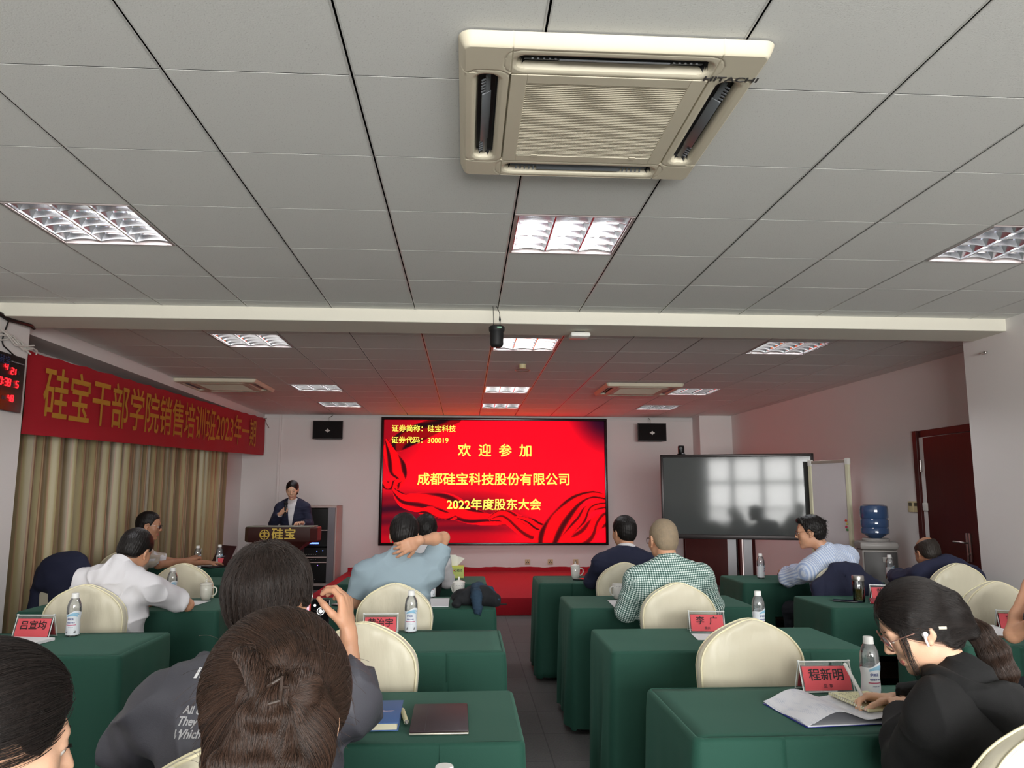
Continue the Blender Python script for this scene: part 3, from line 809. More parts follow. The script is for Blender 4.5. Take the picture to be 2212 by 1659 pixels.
# ------------------------------------------------------------------ small fittings
def fittings():
    xw = wallx(7.76)
    t = thing('wall_thermostat', 'double cream air-conditioning controller on the right wall beside the door', 'thermostat', (xw, 7.79, 1.35))
    for dy in (-0.052, 0.052):
        p = MB().span((-0.022, dy - 0.05, -0.055), (0, dy + 0.05, 0.055), 0, 0.006).build('controller', M_CREAMP, t, 30)
        MB().span((-0.024, dy - 0.025, 0.005), (-0.02, dy + 0.03, 0.04)).build('display', mat('olive_lcd', (84, 80, 60), 0.3), p, 0)
    tag(MB().span((wallx(7.63) - 0.012, 7.575, 1.31), (wallx(7.63) + 0.002, 7.67, 1.39), 0, 0.004).build('blank_wall_plate', M_WHITEP, None, 30), 'small white wall plate between the cream controller and the door', 'wall plate')
    for i, (x, col) in enumerate(((1.05, 'nearest the middle of the screen'), (1.43, 'second from the right'), (1.86, 'furthest right, beside the white mug'))):
        o = thing('wall_socket', 'beige wall socket below the red screen, ' + col, 'socket', (x, WALLN, 0.36), 0, 'sockets under the screen')
        MB().span((-0.043, -0.012, -0.043), (0.043, 0.0, 0.043), 0, 0.005).build('plate', mat('beige_socket', (196, 178, 140), 0.45), o, 30)
        MB().span((-0.02, -0.014, -0.02), (-0.008, -0.011, 0.0)).span((0.008, -0.014, -0.02), (0.02, -0.011, 0.0)).span((-0.006, -0.014, 0.008), (0.006, -0.011, 0.02)).build('slot', M_BLACKP, o, 0)
    o = thing('wall_socket', 'beige wall socket low on the right wall under the dark display', 'socket', (wallx(11.1), 11.1, 0.36), -PI / 2)
    MB().span((-0.06, -0.012, -0.043), (0.06, 0.0, 0.043), 0, 0.005).build('plate', MATS['beige_socket'], o, 30)
    MB().span((0.0, -0.05, -0.04), (0.04, -0.012, 0.0), 0, 0.004).build('plug', mat('dark_plug', (60, 50, 48), 0.5), o, 30)
    # ceiling pieces
    o = thing('hanging_monitor', 'black cylindrical device hanging by a cable in front of the beam', 'hanging device', (0.211, 5.40, 2.50))
    prof = [(0.0, -0.005), (0.03, -0.004), (0.043, 0.006), (0.047, 0.02), (0.048, 0.105), (0.054, 0.112), (0.056, 0.12), (0.056, 0.142), (0.05, 0.148), (0.0, 0.148)]
    MB().lathe(prof, seg=28).build('housing', mat('black_rubber', (15, 16, 17), 0.6), o)
    MB().span((0.0, -0.0575, 0.124), (0.034, -0.05, 0.137), 0, 0.002).build('green_window', mat('green_lcd', (110, 160, 130), 0.3), o, 30)
    MB().tube([(-0.025, 0, 0.145), (-0.024, 0, 0.2), (-0.028, 0, 0.296)], 0.0022, 6).tube([(0.022, 0, 0.145), (0.024, 0, 0.19), (0.018, 0, 0.25), (-0.002, 0, 0.296)], 0.0022, 6).tube([(0.0235, 0, 0.18), (0.022, 0, 0.198), (0.0205, 0, 0.226)], [0.003, 0.008, 0.003], 10).build('cable', M_BLACKP, o)
    o = thing('wireless_access_point', 'flat white square box fixed under the beam right of the hanging black device', 'access point', (0.865, 5.80, 2.70))
    MB().span((-0.075, -0.075, -0.045), (0.075, 0.075, -0.012), 0, 0.012).build('case', M_WHITEP, o, 30)
    MB().span((-0.04, -0.04, -0.012), (0.04, 0.04, 0.0)).build('bracket', M_BLACKP, o, 0)
    o = thing('smoke_detector', 'round cream smoke detector on the ceiling beyond the beam', 'smoke detector', (0.575, 7.85, CZ))
    MB().lathe([(0.0, -0.045), (0.032, -0.045), (0.036, -0.04), (0.036, -0.01), (0.04, -0.002), (0.04, 0.0), (0.0, 0.0)], seg=24).build('body', M_CREAMP, o)
    MB().tube([(0.075 * math.cos(2 * PI * k / 28), 0.075 * math.sin(2 * PI * k / 28), -0.062) for k in range(28)], 0.004, 6, 0, False, True).tube([(-0.03, 0, -0.045), (-0.073, 0, -0.062)], 0.003).tube([(0.03, 0, -0.045), (0.073, 0, -0.062)], 0.003).build('guard_ring', M_STEEL, o)
    o = MB().tube([(4.098, 5.78, 2.58), (4.05, 5.78, 2.575)], 0.007).box((4.09, 5.78, 2.58), (0.02, 0.045, 0.02), 0, 0.004).build('wall_hook', M_STEEL)
    tag(o, 'small metal hook on the white pillar wall at upper right', 'hook')
fittings()

# ------------------------------------------------------------------ left side: clock board, cables, banner, curtains
def seven_seg(mb, ch, x, z, w, h, th, plane):
    segs = {'0': 'abcdef', '1': 'bc', '2': 'abged', '3': 'abgcd', '4': 'fgbc', '5': 'afgcd', '8': 'abcdefg'}[ch]
    P = {'a': ((0.1, 1), (0.9, 1)), 'd': ((0.1, 0), (0.9, 0)), 'g': ((0.1, .5), (0.9, .5)), 'f': ((0, .55), (0, .95)), 'e': ((0, .05), (0, .45)), 'b': ((1, .55), (1, .95)), 'c': ((1, .05), (1, .45))}
    for s in segs:
        a, b = P[s]
        mb.tube([plane(x + a[0] * w + a[1] * w * 0.12, z + a[1] * h), plane(x + b[0] * w + b[1] * w * 0.12, z + b[1] * h)], th, 6)
def clock_board():
    Yc, Zc = 5.43, 2.245
    t = thing('digital_calendar_clock', 'black digital calendar clock with red figures on the left wall', 'clock', (-3.3, Yc, Zc))
    hy, hz = 0.42, 0.205
    MB().span((0.0, -hy, -hz), (0.035, hy, hz), 0, 0.006).build('case', mat('black_clock_case', (12, 13, 18), 0.25), t, 30)
    pl = lambda y, z: (0.038, y, z)
    red = mat('lit_red_segments', (255, 40, 40), 0.4, emit=2.6, ecol=(255, 30, 40)); gry = mat('dim_grey_print', (74, 76, 80), 0.6); blu = mat('dim_blue_print', (36, 66, 110), 0.5)
    d = MB()
    for ch, y, z, w, h in (('4', 0.165, 0.082, .034, .044), ('2', 0.246, 0.064, .026, .044), ('1', 0.284, 0.064, .018, .044),
                           ('1', 0.07, -0.026, .02, .05), ('0', 0.112, -0.026, .032, .05), ('3', 0.182, -0.026, .028, .05), ('8', 0.220, -0.026, .028, .05), ('5', 0.318, -0.024, .028, .046),
                           ('4', 0.236, -0.132, .026, .044), ('8', 0.274, -0.132, .026, .044)):
        seven_seg(d, ch, y, z, w, h, 0.0042, pl)
    for z in (-0.018, 0.006): d.span((0.034, 0.160, z), (0.041, 0.167, z + 0.007))
    d.build('digit', red, t)
    for s, y, z in (('月', 0.223, 0.098), ('日', 0.345, 0.082), ('星期', 0.282, -0.010), ('湿度', 0.19, -0.116), ('%', 0.315, -0.122)):
        lettering(s, 0.030, gry, t, frame_M((0.0365, y, z), (0, 1, 0), (0, 0, 1)), depth=0.0003)
    lettering('硅宝', 0.065, blu, t, frame_M((0.0365, 0.165, 0.150), (0, 1, 0), (0, 0, 1)), depth=0.0003)
    MB().span((0.034, 0.245, 0.150), (0.038, 0.40, 0.158)).build('title_bar', mat('grey_bar', (120, 122, 126), 0.4), t, 0)
    c = MB().tube([(-3.285, 5.95, 2.705), (-3.23, 5.80, 2.695), (-3.27, 5.6, 2.69), (-3.285, 5.45, 2.72), (-3.29, 5.3, 2.76)], 0.016)
    c.tube([(-3.28, 5.62, 2.69), (-3.29, 5.60, 2.6), (-3.29, 5.58, 2.53), (-3.29, 5.60, 2.50), (-3.29, 5.72, 2.46), (-3.29, 5.80, 2.44)], 0.005)
    tag(c.build('black_cable', M_BLACKP), 'thick black cable draped on the wall above the digital clock', 'cable')
    c = MB(); rnd = random.Random(2)
    for k in range(4):
        c.tube([(-3.285 + 0.01 * k, 5.2 + 0.12 * j, 2.60 - 0.012 * j + 0.035 * math.sin(j * 1.7 + k * 1.3)) for j in range(7)], 0.006)
    c.tube([(-3.28, 5.85, 2.53), (-3.28, 5.95, 2.55), (-3.29, 6.03, 2.545), (-3.31, 6.06, 2.52)], 0.006)
    tag(c.build('white_cable_bundle', M_WHITEP), 'bundle of white cables at the near end of the red banner', 'cable')
clock_board()

def banner():
    Y0, Y1 = 6.02, 13.02
    zt = lambda y: 2.545 + 0.175 * (y - Y0) / (Y1 - Y0); zb = lambda y: 1.905 + 0.20 * (y - Y0) / (Y1 - Y0)
    xb = lambda y: -3.345 + 0.012 * math.sin(y * 1.1)
    t = thing('banner', 'long red cloth banner with yellow characters hung above the curtains', 'banner', (-3.345, Y0, 1.905))
    P = []
    for i in range(141):
        y = Y0 + (Y1 - Y0) * i / 140; row = []
        for j in range(13):
            v = j / 12.0
            z = zb(y) + (zt(y) - zb(y)) * v
            sag = -0.012 * math.sin(PI * ((y - Y0) * 2.2 % 1)) * v
            row.append((xb(y) + 0.345 - 0.345 + 3.345 + 0.004 * math.sin(y * 9 + v * 3) + 0.006 * math.sin(v * 5), y - Y0, z - 1.905 + sag))
        P.append(row)
    MB().sheet(P, 0.002).build('cloth', mat('red_banner_cloth', (176, 26, 42), 0.7, var=0.06, vscale=4, bump=0.08, bscale=200), t, 60)
    cu = text_mesh('硅宝干部学院销售培训班2023年一期', 0.42, 0.004, 0.955, 0.0006)
    L = 0.5 * 6.9
    for v in cu.vertices:
        s = 0.30 + (v.co.x + 3.12) * 0.972; y = Y0 + s
        z = (zt(y) + zb(y)) / 2 + v.co.y * 1.08 - 0.01
        v.co = Vector((xb(y) + 3.345 + 0.013 + 0.003 * math.sin(y * 9), s, z - 1.905 + v.co.x * 0))
    cu.materials.clear(); cu.materials.append(mat('yellow_cloth_letters', (252, 200, 84), 0.6))
    o = bpy.data.objects.new('lettering', cu); COL.objects.link(o); o.parent = t
    c = MB().tube([(0, 0.0, 0.64), (0.02, -0.05, 0.66), (0.03, -0.12, 0.7)], 0.004).tube([(0, Y1 - Y0, 0.815), (0.0, Y1 - Y0 + 0.07, 0.82), (-0.0, Y1 - Y0 + 0.13, 0.83)], 0.004).tube([(0, Y1 - Y0, 0.815), (0.03, Y1 - Y0 + 0.02, 0.72), (0.07, Y1 - Y0 + 0.03, 0.66)], 0.004)
    c.build('cord', mat('dark_red_cord', (90, 30, 34), 0.7), t)
banner()

def curtain_material():
    m = bpy.data.materials.new('striped_gold_satin'); m.use_nodes = True
    nt = m.node_tree; b = nt.nodes['Principled BSDF']; b.inputs['Roughness'].default_value = 0.42; b.inputs['Sheen Weight'].default_value = 0.3
    tc = nt.nodes.new('ShaderNodeTexCoord'); sp = nt.nodes.new('ShaderNodeSeparateXYZ'); nt.links.new(tc.outputs['UV'], sp.inputs[0])
    m1 = nt.nodes.new('ShaderNodeMath'); m1.operation = 'MULTIPLY'; m1.inputs[1].default_value = 6.2; nt.links.new(sp.outputs[0], m1.inputs[0])
    fr = nt.nodes.new('ShaderNodeMath'); fr.operation = 'FRACT'; nt.links.new(m1.outputs[0], fr.inputs[0])
    r = nt.nodes.new('ShaderNodeValToRGB'); r.color_ramp.interpolation = 'LINEAR'
    els = r.color_ramp.elements
    els[0].position = 0.0; els[0].color = sl((164, 151, 110)); els[1].position = 0.40; els[1].color = sl((159, 144, 104))
    for p, c in ((0.42, (126, 87, 62)), (0.47, (173, 141, 107)), (0.50, (173, 147, 115)), (0.52, (114, 77, 55)), (0.58, (117, 100, 70)), (0.9, (126, 110, 77)), (0.94, (159, 126, 97))):
        e = els.new(p); e.color = sl(c)
    nt.links.new(fr.outputs[0], r.inputs['Fac']); nt.links.new(r.outputs['Color'], b.inputs['Base Color'])
    return m
def curtain(y0, y1, label, seed, x=-3.56):
    rnd = random.Random(seed); n = int((y1 - y0) * 75)
    ph = [rnd.uniform(0, 6.28) for _ in range(4)]
    P = []; S = []; s = 0; pv = None
    for i in range(n + 1):
        y = y0 + (y1 - y0) * i / n
        row = []
        for j in range(15):
            v = j / 14.0; z = 0.03 + 2.55 * v
            am = 0.052 * (1.12 - 0.35 * v)
            w = y * 24 + 2.2 * math.sin(y * 3.1 + ph[0]) + 0.25 * math.sin(v * 3 + y * 2)
            dx = am * math.sin(w) + 0.018 * math.sin(y * 57 + ph[1] + v) + 0.02 * math.sin(y * 5 + ph[2])
            row.append((x + dx, y + 0.018 * math.cos(w), z))
        P.append(row)
        if pv is not None: s += (Vector(row[7]) - pv).length
        pv = Vector(row[7]); S.append(s)
    b = MB().grid(P)
    o = b.build('curtain', MATS.setdefault('striped_gold_satin', curtain_material() if 'striped_gold_satin' not in MATS else MATS['striped_gold_satin']), None, 180)
    uv = o.data.uv_layers.new(name='u')
    for p in o.data.polygons:
        for li in p.loop_indices:
            vi = o.data.loops[li].vertex_index
            uv.data[li].uv = (S[vi // 15], (vi % 15) / 14.0)
    md = o.modifiers.new('cloth', 'SOLIDIFY'); md.thickness = 0.003
    tag(o, label, 'curtain', 'striped gold curtains')
curtain(6.02, 8.72, 'striped gold floor-length curtain, the half nearer the camera', 1)
curtain(8.66, 11.75, 'striped gold floor-length curtain, the half nearer the red screen', 5, -3.575)

# ------------------------------------------------------------------ tables with green cloths
M_TWOOD = mat('brown_table_wood', (116, 92, 70), 0.5, var=0.15, vscale=4, stretch=(0.6, 8, 8))
M_TMETAL = mat('black_table_metal', (18, 18, 19), 0.4, metal=0.4)
M_GREEN = mat('green_tablecloth', (20, 66, 53), 0.8, var=0.07, vscale=2.5, bump=0.10, bscale=420, sheen=0.48)
def make_table():
    t = thing('conference_table', '', 'table')
    W, D = 0.57, 0.27
    MB().span((-W, -D, 0.715), (W, D, 0.742), 0, 0.004).build('tabletop', M_TWOOD, t, 30)
    for sx in (-1, 1):
        for sy in (-1, 1):
            MB().span((sx * (W - 0.05) - 0.018, sy * (D - 0.05) - 0.018, 0.0), (sx * (W - 0.05) + 0.018, sy * (D - 0.05) + 0.018, 0.715), 0, 0.004).build('leg', M_TMETAL, t, 0)
    MB().span((-W + 0.05, -0.10, 0.43), (W - 0.05, D - 0.05, 0.45), 0, 0.003).build('shelf', M_TWOOD, t, 0)
    MB().span((-W + 0.06, D - 0.045, 0.2), (W - 0.06, D - 0.03, 0.66), 0, 0.003).build('modesty_panel', M_TWOOD, t, 0)
    MB().span((-W + 0.05, -0.012, 0.36), (W - 0.05, 0.012, 0.40)).build('cross_bar', M_TMETAL, t, 0)
    return t
def cloth_mesh(W, D, seed):
    """floor-length on the far side and the ends, short valance in the middle of the sitter's side"""
    rnd = random.Random(seed)
    ph = [rnd.uniform(0, 6.28) for _ in range(8)]
    zt = 0.7525; R = 0.03; flap = 0.27 + rnd.uniform(-0.03, 0.03)
    b = MB()
    # perimeter walk: list of (x, y, nx, ny, s)
    def perim():
        L = []
        def seg(a, c, n, nrm):
            for i in range(n): 
                f = i / n; L.append((a[0] + (c[0] - a[0]) * f, a[1] + (c[1] - a[1]) * f, nrm[0], nrm[1]))
        def corner(cx, cy, a0):
            for i in range(7):
                a = a0 + (PI / 2) * i / 6; L.append((cx + R * math.cos(a), cy + R * math.sin(a), math.cos(a), math.sin(a)))
        seg((W - flap, -D), (W - R, -D), 12, (0, -1)); corner(W - R, -D + R, -PI / 2)
        seg((W, -D + R), (W, D - R), 16, (1, 0)); corner(W - R, D - R, 0)
        seg((W - R, D), (-W + R, D), 30, (0, 1)); corner(-W + R, D - R, PI / 2)
        seg((-W, D - R), (-W, -D + R), 16, (-1, 0)); corner(-W + R, -D + R, PI)
        seg((-W + R, -D), (-W + flap, -D), 12, (0, -1)); L.append((-W + flap, -D, 0, -1))
        return L
    e = 0.014
    def profile(x, y, nx, ny, s, zb, off, rows):
        row = [(x - nx * e, y - ny * e, zt)]
        for k in range(1, 5):
            a = PI / 2 * k / 4
            row.append((x - nx * e * (1 - math.sin(a)), y - ny * e * (1 - math.sin(a)), zt - e * (1 - math.cos(a))))
        z1 = zt - e
        for k in range(1, rows + 1):
            f = k / rows; dep = (z1 - zb) * f
            w = (0.012 * math.sin(s * 13 + ph[0]) + 0.009 * math.sin(s * 23 + ph[1] + dep * 2) + 0.006 * math.sin(s * 41 + ph[2])) * min(1, dep * 1.6) + 0.02 * dep + off * min(1, dep * 20)
            row.append((x + nx * w, y + ny * w, z1 - dep))
        return row
    L = perim(); s = 0; pr = None; P = []
    for (x, y, nx, ny) in L:
        if pr: s += math.hypot(x - pr[0], y - pr[1])
        pr = (x, y)
        crn = abs(nx) > 0.05 and abs(ny) > 0.05
        P.append(profile(x, y, nx, ny, s, 0.035 + 0.012 * math.sin(s * 3 + ph[3]) - (0.012 if crn else 0), 0.003, 14))
    b.grid(P)
    P2 = []
    n = 34
    for i in range(n + 1):
        x = -W + flap - 0.01 + (2 * W - 2 * flap + 0.02) * i / n
        P2.append(profile(x, -D + 0.002, 0, -1, x + 9, 0.47 + 0.014 * math.sin(x * 4 + ph[4]), 0.0, 8))
    b.grid(P2)
    # top
    T = []
    for i in range(25):
        x = -W + e + (2 * W - 2 * e) * i / 24
        T.append([(x, -D + e + (2 * D - 2 * e) * j / 12, zt + 0.0006 * math.sin(x * 9 + j + ph[5])) for j in range(13)])
    b.grid(T)
    return b.mesh('tablecloth', [M_GREEN], 50)
def hem_mesh(): pass
_tab = make_table()
_cl = [cloth_mesh(0.60, 0.305, k) for k in range(3)]
TABLES = [  # x centre, y centre, where it stands
    (-2.45, 8.10, 'far left by the curtain, under the open laptop'),
    (-2.13, 6.66, 'on the left, directly behind the empty chair with lidded mug before it'),
    (-2.10, 5.27, 'on the left, under the white-shirted man\'s elbow'),
    (-2.10, 3.91, 'left, nearest the camera, under a red name plate and bottle'),
    (-0.42, 6.66, 'in the front row left of the aisle, under the green tissue box'),
    (-0.40, 5.27, 'left of the aisle, under the dark jacket bundle'),
    (-0.41, 3.91, 'left of the aisle, bearing one bottle and a half-hidden name plate'),
    (-0.42, 2.63, 'left of the aisle, under blue notebook and dark tablet'),
    (-0.42, 1.26, 'under the bottle caps at the bottom picture edge'),
    (1.20, 6.66, 'in the front row right of the aisle, before the man in suit'),
    (1.27, 5.27, 'right of the aisle, under the lidless mug'),
    (1.27, 3.91, 'right of the aisle, behind the tallest empty chair'),
    (1.27, 2.63, 'right of the aisle, under the open magazine'),
    (2.87, 6.64, 'in the front row far right, before the striped-shirt man'),
    (2.93, 5.22, 'on the far right, under the glass of tea'),
    (2.95, 3.92, 'at the right picture edge, under loose white papers'),
]
for i, (x, y, w) in enumerate(TABLES):
    o = _tab if i == 0 else dup(_tab, (0, 0, 0))
    o.location = (x, y, 0)
    o['label'] = 'brown table ' + w
    o['group'] = 'tables under green cloths'
    c = bpy.data.objects.new('tablecloth', _cl[i % 3]); COL.objects.link(c); c.location = (x, y, 0)
    if i % 3 == 0:
        md = c.modifiers.new('cloth', 'SOLIDIFY'); md.thickness = 0.002; md.offset = -1
    tag(c, 'green tablecloth ' + w, 'tablecloth', 'green tablecloths')

# ------------------------------------------------------------------ banquet chairs in ivory covers
def ivory_material():
    m = mat('ivory_satin_cover', (212, 205, 182), 0.42, var=0.04, vscale=5, bump=0.38, bscale=10, stretch=(2.2, 2.2, 0.7), sheen=0.2)
    return m
M_IVORY = ivory_material()
M_PIPE = mat('ivory_piping', (232, 224, 190), 0.5)
def chair_outline(n=26):
    """half width as a function of height"""
    xs = (0.0, 0.10, 0.2, 0.4, 0.6, 0.73, 0.85, 0.92, 0.97, 1.0); ds = (0.0, 0.002, 0.007, 0.0245, 0.047, 0.067, 0.094, 0.115, 0.139, 0.185)
    P = []
    for k in range(n + 1):
        u = math.sin(PI / 2 * k / n)
        P.append((0.214 * u, 0.965 - float(np.interp(u, xs, ds))))
    return P
def make_chair(seed):
    rnd = random.Random(seed); ph = [rnd.uniform(0, 6.28) for _ in range(8)]
    t = thing('banquet_chair', '', 'chair')
    arch = chair_outline()
    def hw(z):
        if z >= 0.775:
            for (x0, z0), (x1, z1) in zip(arch, arch[1:]):
                if z1 <= z <= z0: return x0 + (x1 - x0) * (z0 - z) / max(1e-9, z0 - z1)
            return 0.001
        return 0.214 - 0.03 * (0.775 - z) / 0.325 if z > 0.45 else 0.184
    zs = [0.40 + 0.375 * i / 16 for i in range(16)] + [z for x, z in reversed(arch)]
    lean = lambda z: -0.20 - 0.10 * (z - 0.45)
    dd = lambda z: 0.036 if z < 0.80 else 0.036 * min(1.0, 0.5 + 0.5 * (max(0, (0.966 - z) / 0.166)) ** 0.5)
    N = 64; P = []
    for z in zs:
        w = hw(z); d = dd(z)
        ring = []
        for k in range(N):
            a = 2 * PI * k / N
            cx = math.copysign(abs(math.cos(a)) ** 0.28, math.cos(a)); cy = math.copysign(abs(math.sin(a)) ** 0.5, math.sin(a))
            x = w * cx
            u = x / max(w, 0.02)
            bul = 0.016 * (1 - min(1, u * u)) * (1 if cy < 0 else -0.6)
            fold = 0
            if abs(cy) > 0.3:
                top = max(0.0, min(1.0, (z - 0.70) / 0.15)); ed = max(0, 1 - abs(u) ** 3)
                fold = (0.0032 * math.sin(x * 95 + ph[0] + 2 * math.sin(z * 9)) * top + 0.0025 * math.sin(x * 30 + z * 22 + ph[1]) * (1 - 0.5 * top) + 0.0018 * math.sin(x * 14 - z * 47 + ph[2])) * ed
            y = lean(z) + d * cy - bul + fold
            ring.append((x, y, z))
        P.append(ring)
    b = MB()
    vs = [p for r in P for p in r]; fs = []
    for i in range(len(P) - 1):
        for k in range(N):
            fs.append((i * N + k, i * N + (k + 1) % N, (i + 1) * N + (k + 1) % N, (i + 1) * N + k))
    fs.append(tuple(range(N - 1, -1, -1))); fs.append(tuple((len(P) - 1) * N + k for k in range(N)))
    b.add(vs, fs); b.build('back_cover', M_IVORY, t, 180)
    p = MB()
    for sy in (-1, 1):
        pts = [(-hw(z) * 0.97, lean(z) + sy * (dd(z) - 0.004), z) for z in zs if z > 0.43] 
        pts = [q for q in pts if q[2] < 0.9655] + [(0, lean(0.967) + sy * 0.014, 0.9655)] + [(-q[0], q[1], q[2]) for q in reversed(pts) if q[2] < 0.9655]
        p.tube(pts, 0.0042, 6)
    p.build('piping', M_PIPE, t, 180)
    s = MB(); Q = []
    for j, z in enumerate((0.465, 0.47, 0.46, 0.44, 0.3, 0.15, 0.012)):
        k0 = (0.6, 0.9, 0.985, 1.0, 1.01, 1.03, 1.05)[j]
        ring = []
        for k in range(72):
            a = 2 * PI * k / 72
            cx = math.copysign(abs(math.cos(a)) ** 0.35, math.cos(a)); cy = math.copysign(abs(math.sin(a)) ** 0.35, math.sin(a))
            fl = 0.010 * math.sin(a * 14 + ph[3]) * max(0, (0.44 - z) / 0.44)
            ring.append(((0.215 * k0 + fl) * cx, 0.01 + (0.225 * k0 + fl) * cy, z))
        Q.append(ring)
    vs = [q for r in Q for q in r]; fs = []
    for i in range(len(Q) - 1):
        for k in range(72): fs.append((i * 72 + k, (i + 1) * 72 + k, (i + 1) * 72 + (k + 1) % 72, i * 72 + (k + 1) % 72))
    fs.append(tuple(range(72)))
    s.add(vs, fs); s.build('seat_cover', M_IVORY, t, 180)
    return t
_ch = [make_chair(k) for k in range(3)]
CHAIRS = [  # x, y of the back, turn, where
    (1.18, 5.78, 0.0, 'behind the man in the navy suit'),
    (1.205, 4.43, 0.0, 'at the back of the man in the checked shirt'),
    (1.14, 3.14, 0.0, 'empty, tallest of all, right before the open magazine table'),
    (-0.385, 3.12, -0.05, 'empty left of the aisle, in front of the half-hidden name plate'),
    (-0.385, 4.46, 0.0, 'behind the man in the pale blue T-shirt'),
    (-2.055, 4.46, 0.04, 'behind the man in the white shirt'),
    (-2.01, 5.80, -0.06, 'empty facing the curtain, behind bottle and lidded mug on the left'),
    (3.07, 4.44, 0.06, 'empty, below the man in the navy jacket on the right'),
    (2.76, 5.64, 0.0, 'draped with a navy coat behind the striped-shirt man'),
    (3.62, 5.62, 0.0, 'under the balding man in the navy jacket'),
    (-0.46, 1.645, 0.05, 'behind the photographer, lower left of centre'),
    (1.30, 1.72, 0.1, 'in the lower right corner, behind the black hoodie'),
    (-1.985, 3.05, 0.05, 'cut by the left picture edge, above the dark-haired head'),
    (-3.12, 6.36, -0.2, 'with a navy jacket over it, close to the curtain'),
    (-2.95, 6.98, -0.3, 'of the man in profile by the curtain'),
    (-0.42, 5.80, 0.0, 'hidden in front of the man in the pale blue T-shirt'),
    (2.76, 3.02, 0.0, 'just outside the right picture edge, of the person with bare forearm'),
    (-0.17, 0.33, 0.0, 'under the woman with the brown bun'),
    (-0.70, 0.42, 0.0, 'under the dark-haired person in the lower left corner'),
]
_cused = [False] * 3
for i, (x, yb, rz, w) in enumerate(CHAIRS):
    k = i % 3
    o = dup(_ch[k], (0, 0, 0)) if _cused[k] else _ch[k]
    _cused[k] = True
    v = Matrix.Rotation(rz, 3, 'Z') @ Vector((0, -0.24, 0))
    o.location = (x - v.x, yb - v.y, 0); o.rotation_euler = (0, 0, rz)
    o['label'] = 'ivory covered banquet chair ' + w
    o['group'] = 'banquet chairs in ivory covers'
# ------------------------------------------------------------------ things on the tables
TZ = 0.7545
def clear_material(name, tint=(0.97, 0.99, 1.0, 1), gloss=0.12, refract_white=0.0):
    m = bpy.data.materials.new(name); m.use_nodes = True
    nt = m.node_tree; nt.nodes.clear()
    ou = nt.nodes.new('ShaderNodeOutputMaterial'); mx = nt.nodes.new('ShaderNodeMixShader')
    tr = nt.nodes.new('ShaderNodeBsdfTransparent'); tr.inputs['Color'].default_value = tint
    gl = nt.nodes.new('ShaderNodeBsdfGlossy'); gl.inputs['Roughness'].default_value = 0.06
    fr = nt.nodes.new('ShaderNodeFresnel'); fr.inputs['IOR'].default_value = 1.45
    ad = nt.nodes.new('ShaderNodeMath'); ad.operation = 'ADD'; ad.inputs[1].default_value = gloss
    nt.links.new(fr.outputs[0], ad.inputs[0]); nt.links.new(ad.outputs[0], mx.inputs[0])
    base = tr
    if refract_white:
        df = nt.nodes.new('ShaderNodeBsdfDiffuse'); df.inputs['Color'].default_value = (0.85, 0.87, 0.9, 1)
        m2 = nt.nodes.new('ShaderNodeMixShader'); m2.inputs[0].default_value = refract_white
        nt.links.new(tr.outputs[0], m2.inputs[1]); nt.links.new(df.outputs[0], m2.inputs[2]); base = m2
    nt.links.new(base.outputs[0], mx.inputs[1]); nt.links.new(gl.outputs[0], mx.inputs[2]); nt.links.new(mx.outputs[0], ou.inputs[0])
    return m
M_PET = clear_material('clear_bottle_plastic', (0.95, 0.97, 0.98, 1), 0.16, 0.14)  # white diffuse mixed in for light the clear plastic would refract
M_ACRYL = clear_material('clear_acrylic', (0.96, 0.97, 0.97, 1), 0.06)
M_GLASSC = clear_material('clear_cup_glass', (0.95, 0.96, 0.95, 1), 0.08)
M_EDGE = mat('bright_acrylic_edge', (222, 224, 222), 0.15, spec=0.8)
M_LABEL = mat('white_bottle_label', (226, 230, 236), 0.35)
M_LBLUE = mat('pale_blue_print', (140, 188, 216), 0.4); M_NAVYP = mat('navy_print', (72, 84, 140), 0.4); M_ROSE = mat('rose_stripe', (186, 88, 118), 0.4); M_BLK = mat('black_print', (40, 42, 46), 0.5)
M_PAPER = mat('white_paper', (232, 232, 234), 0.7)
M_PORC = mat('white_porcelain', (228, 226, 220), 0.15, coat=0.5)

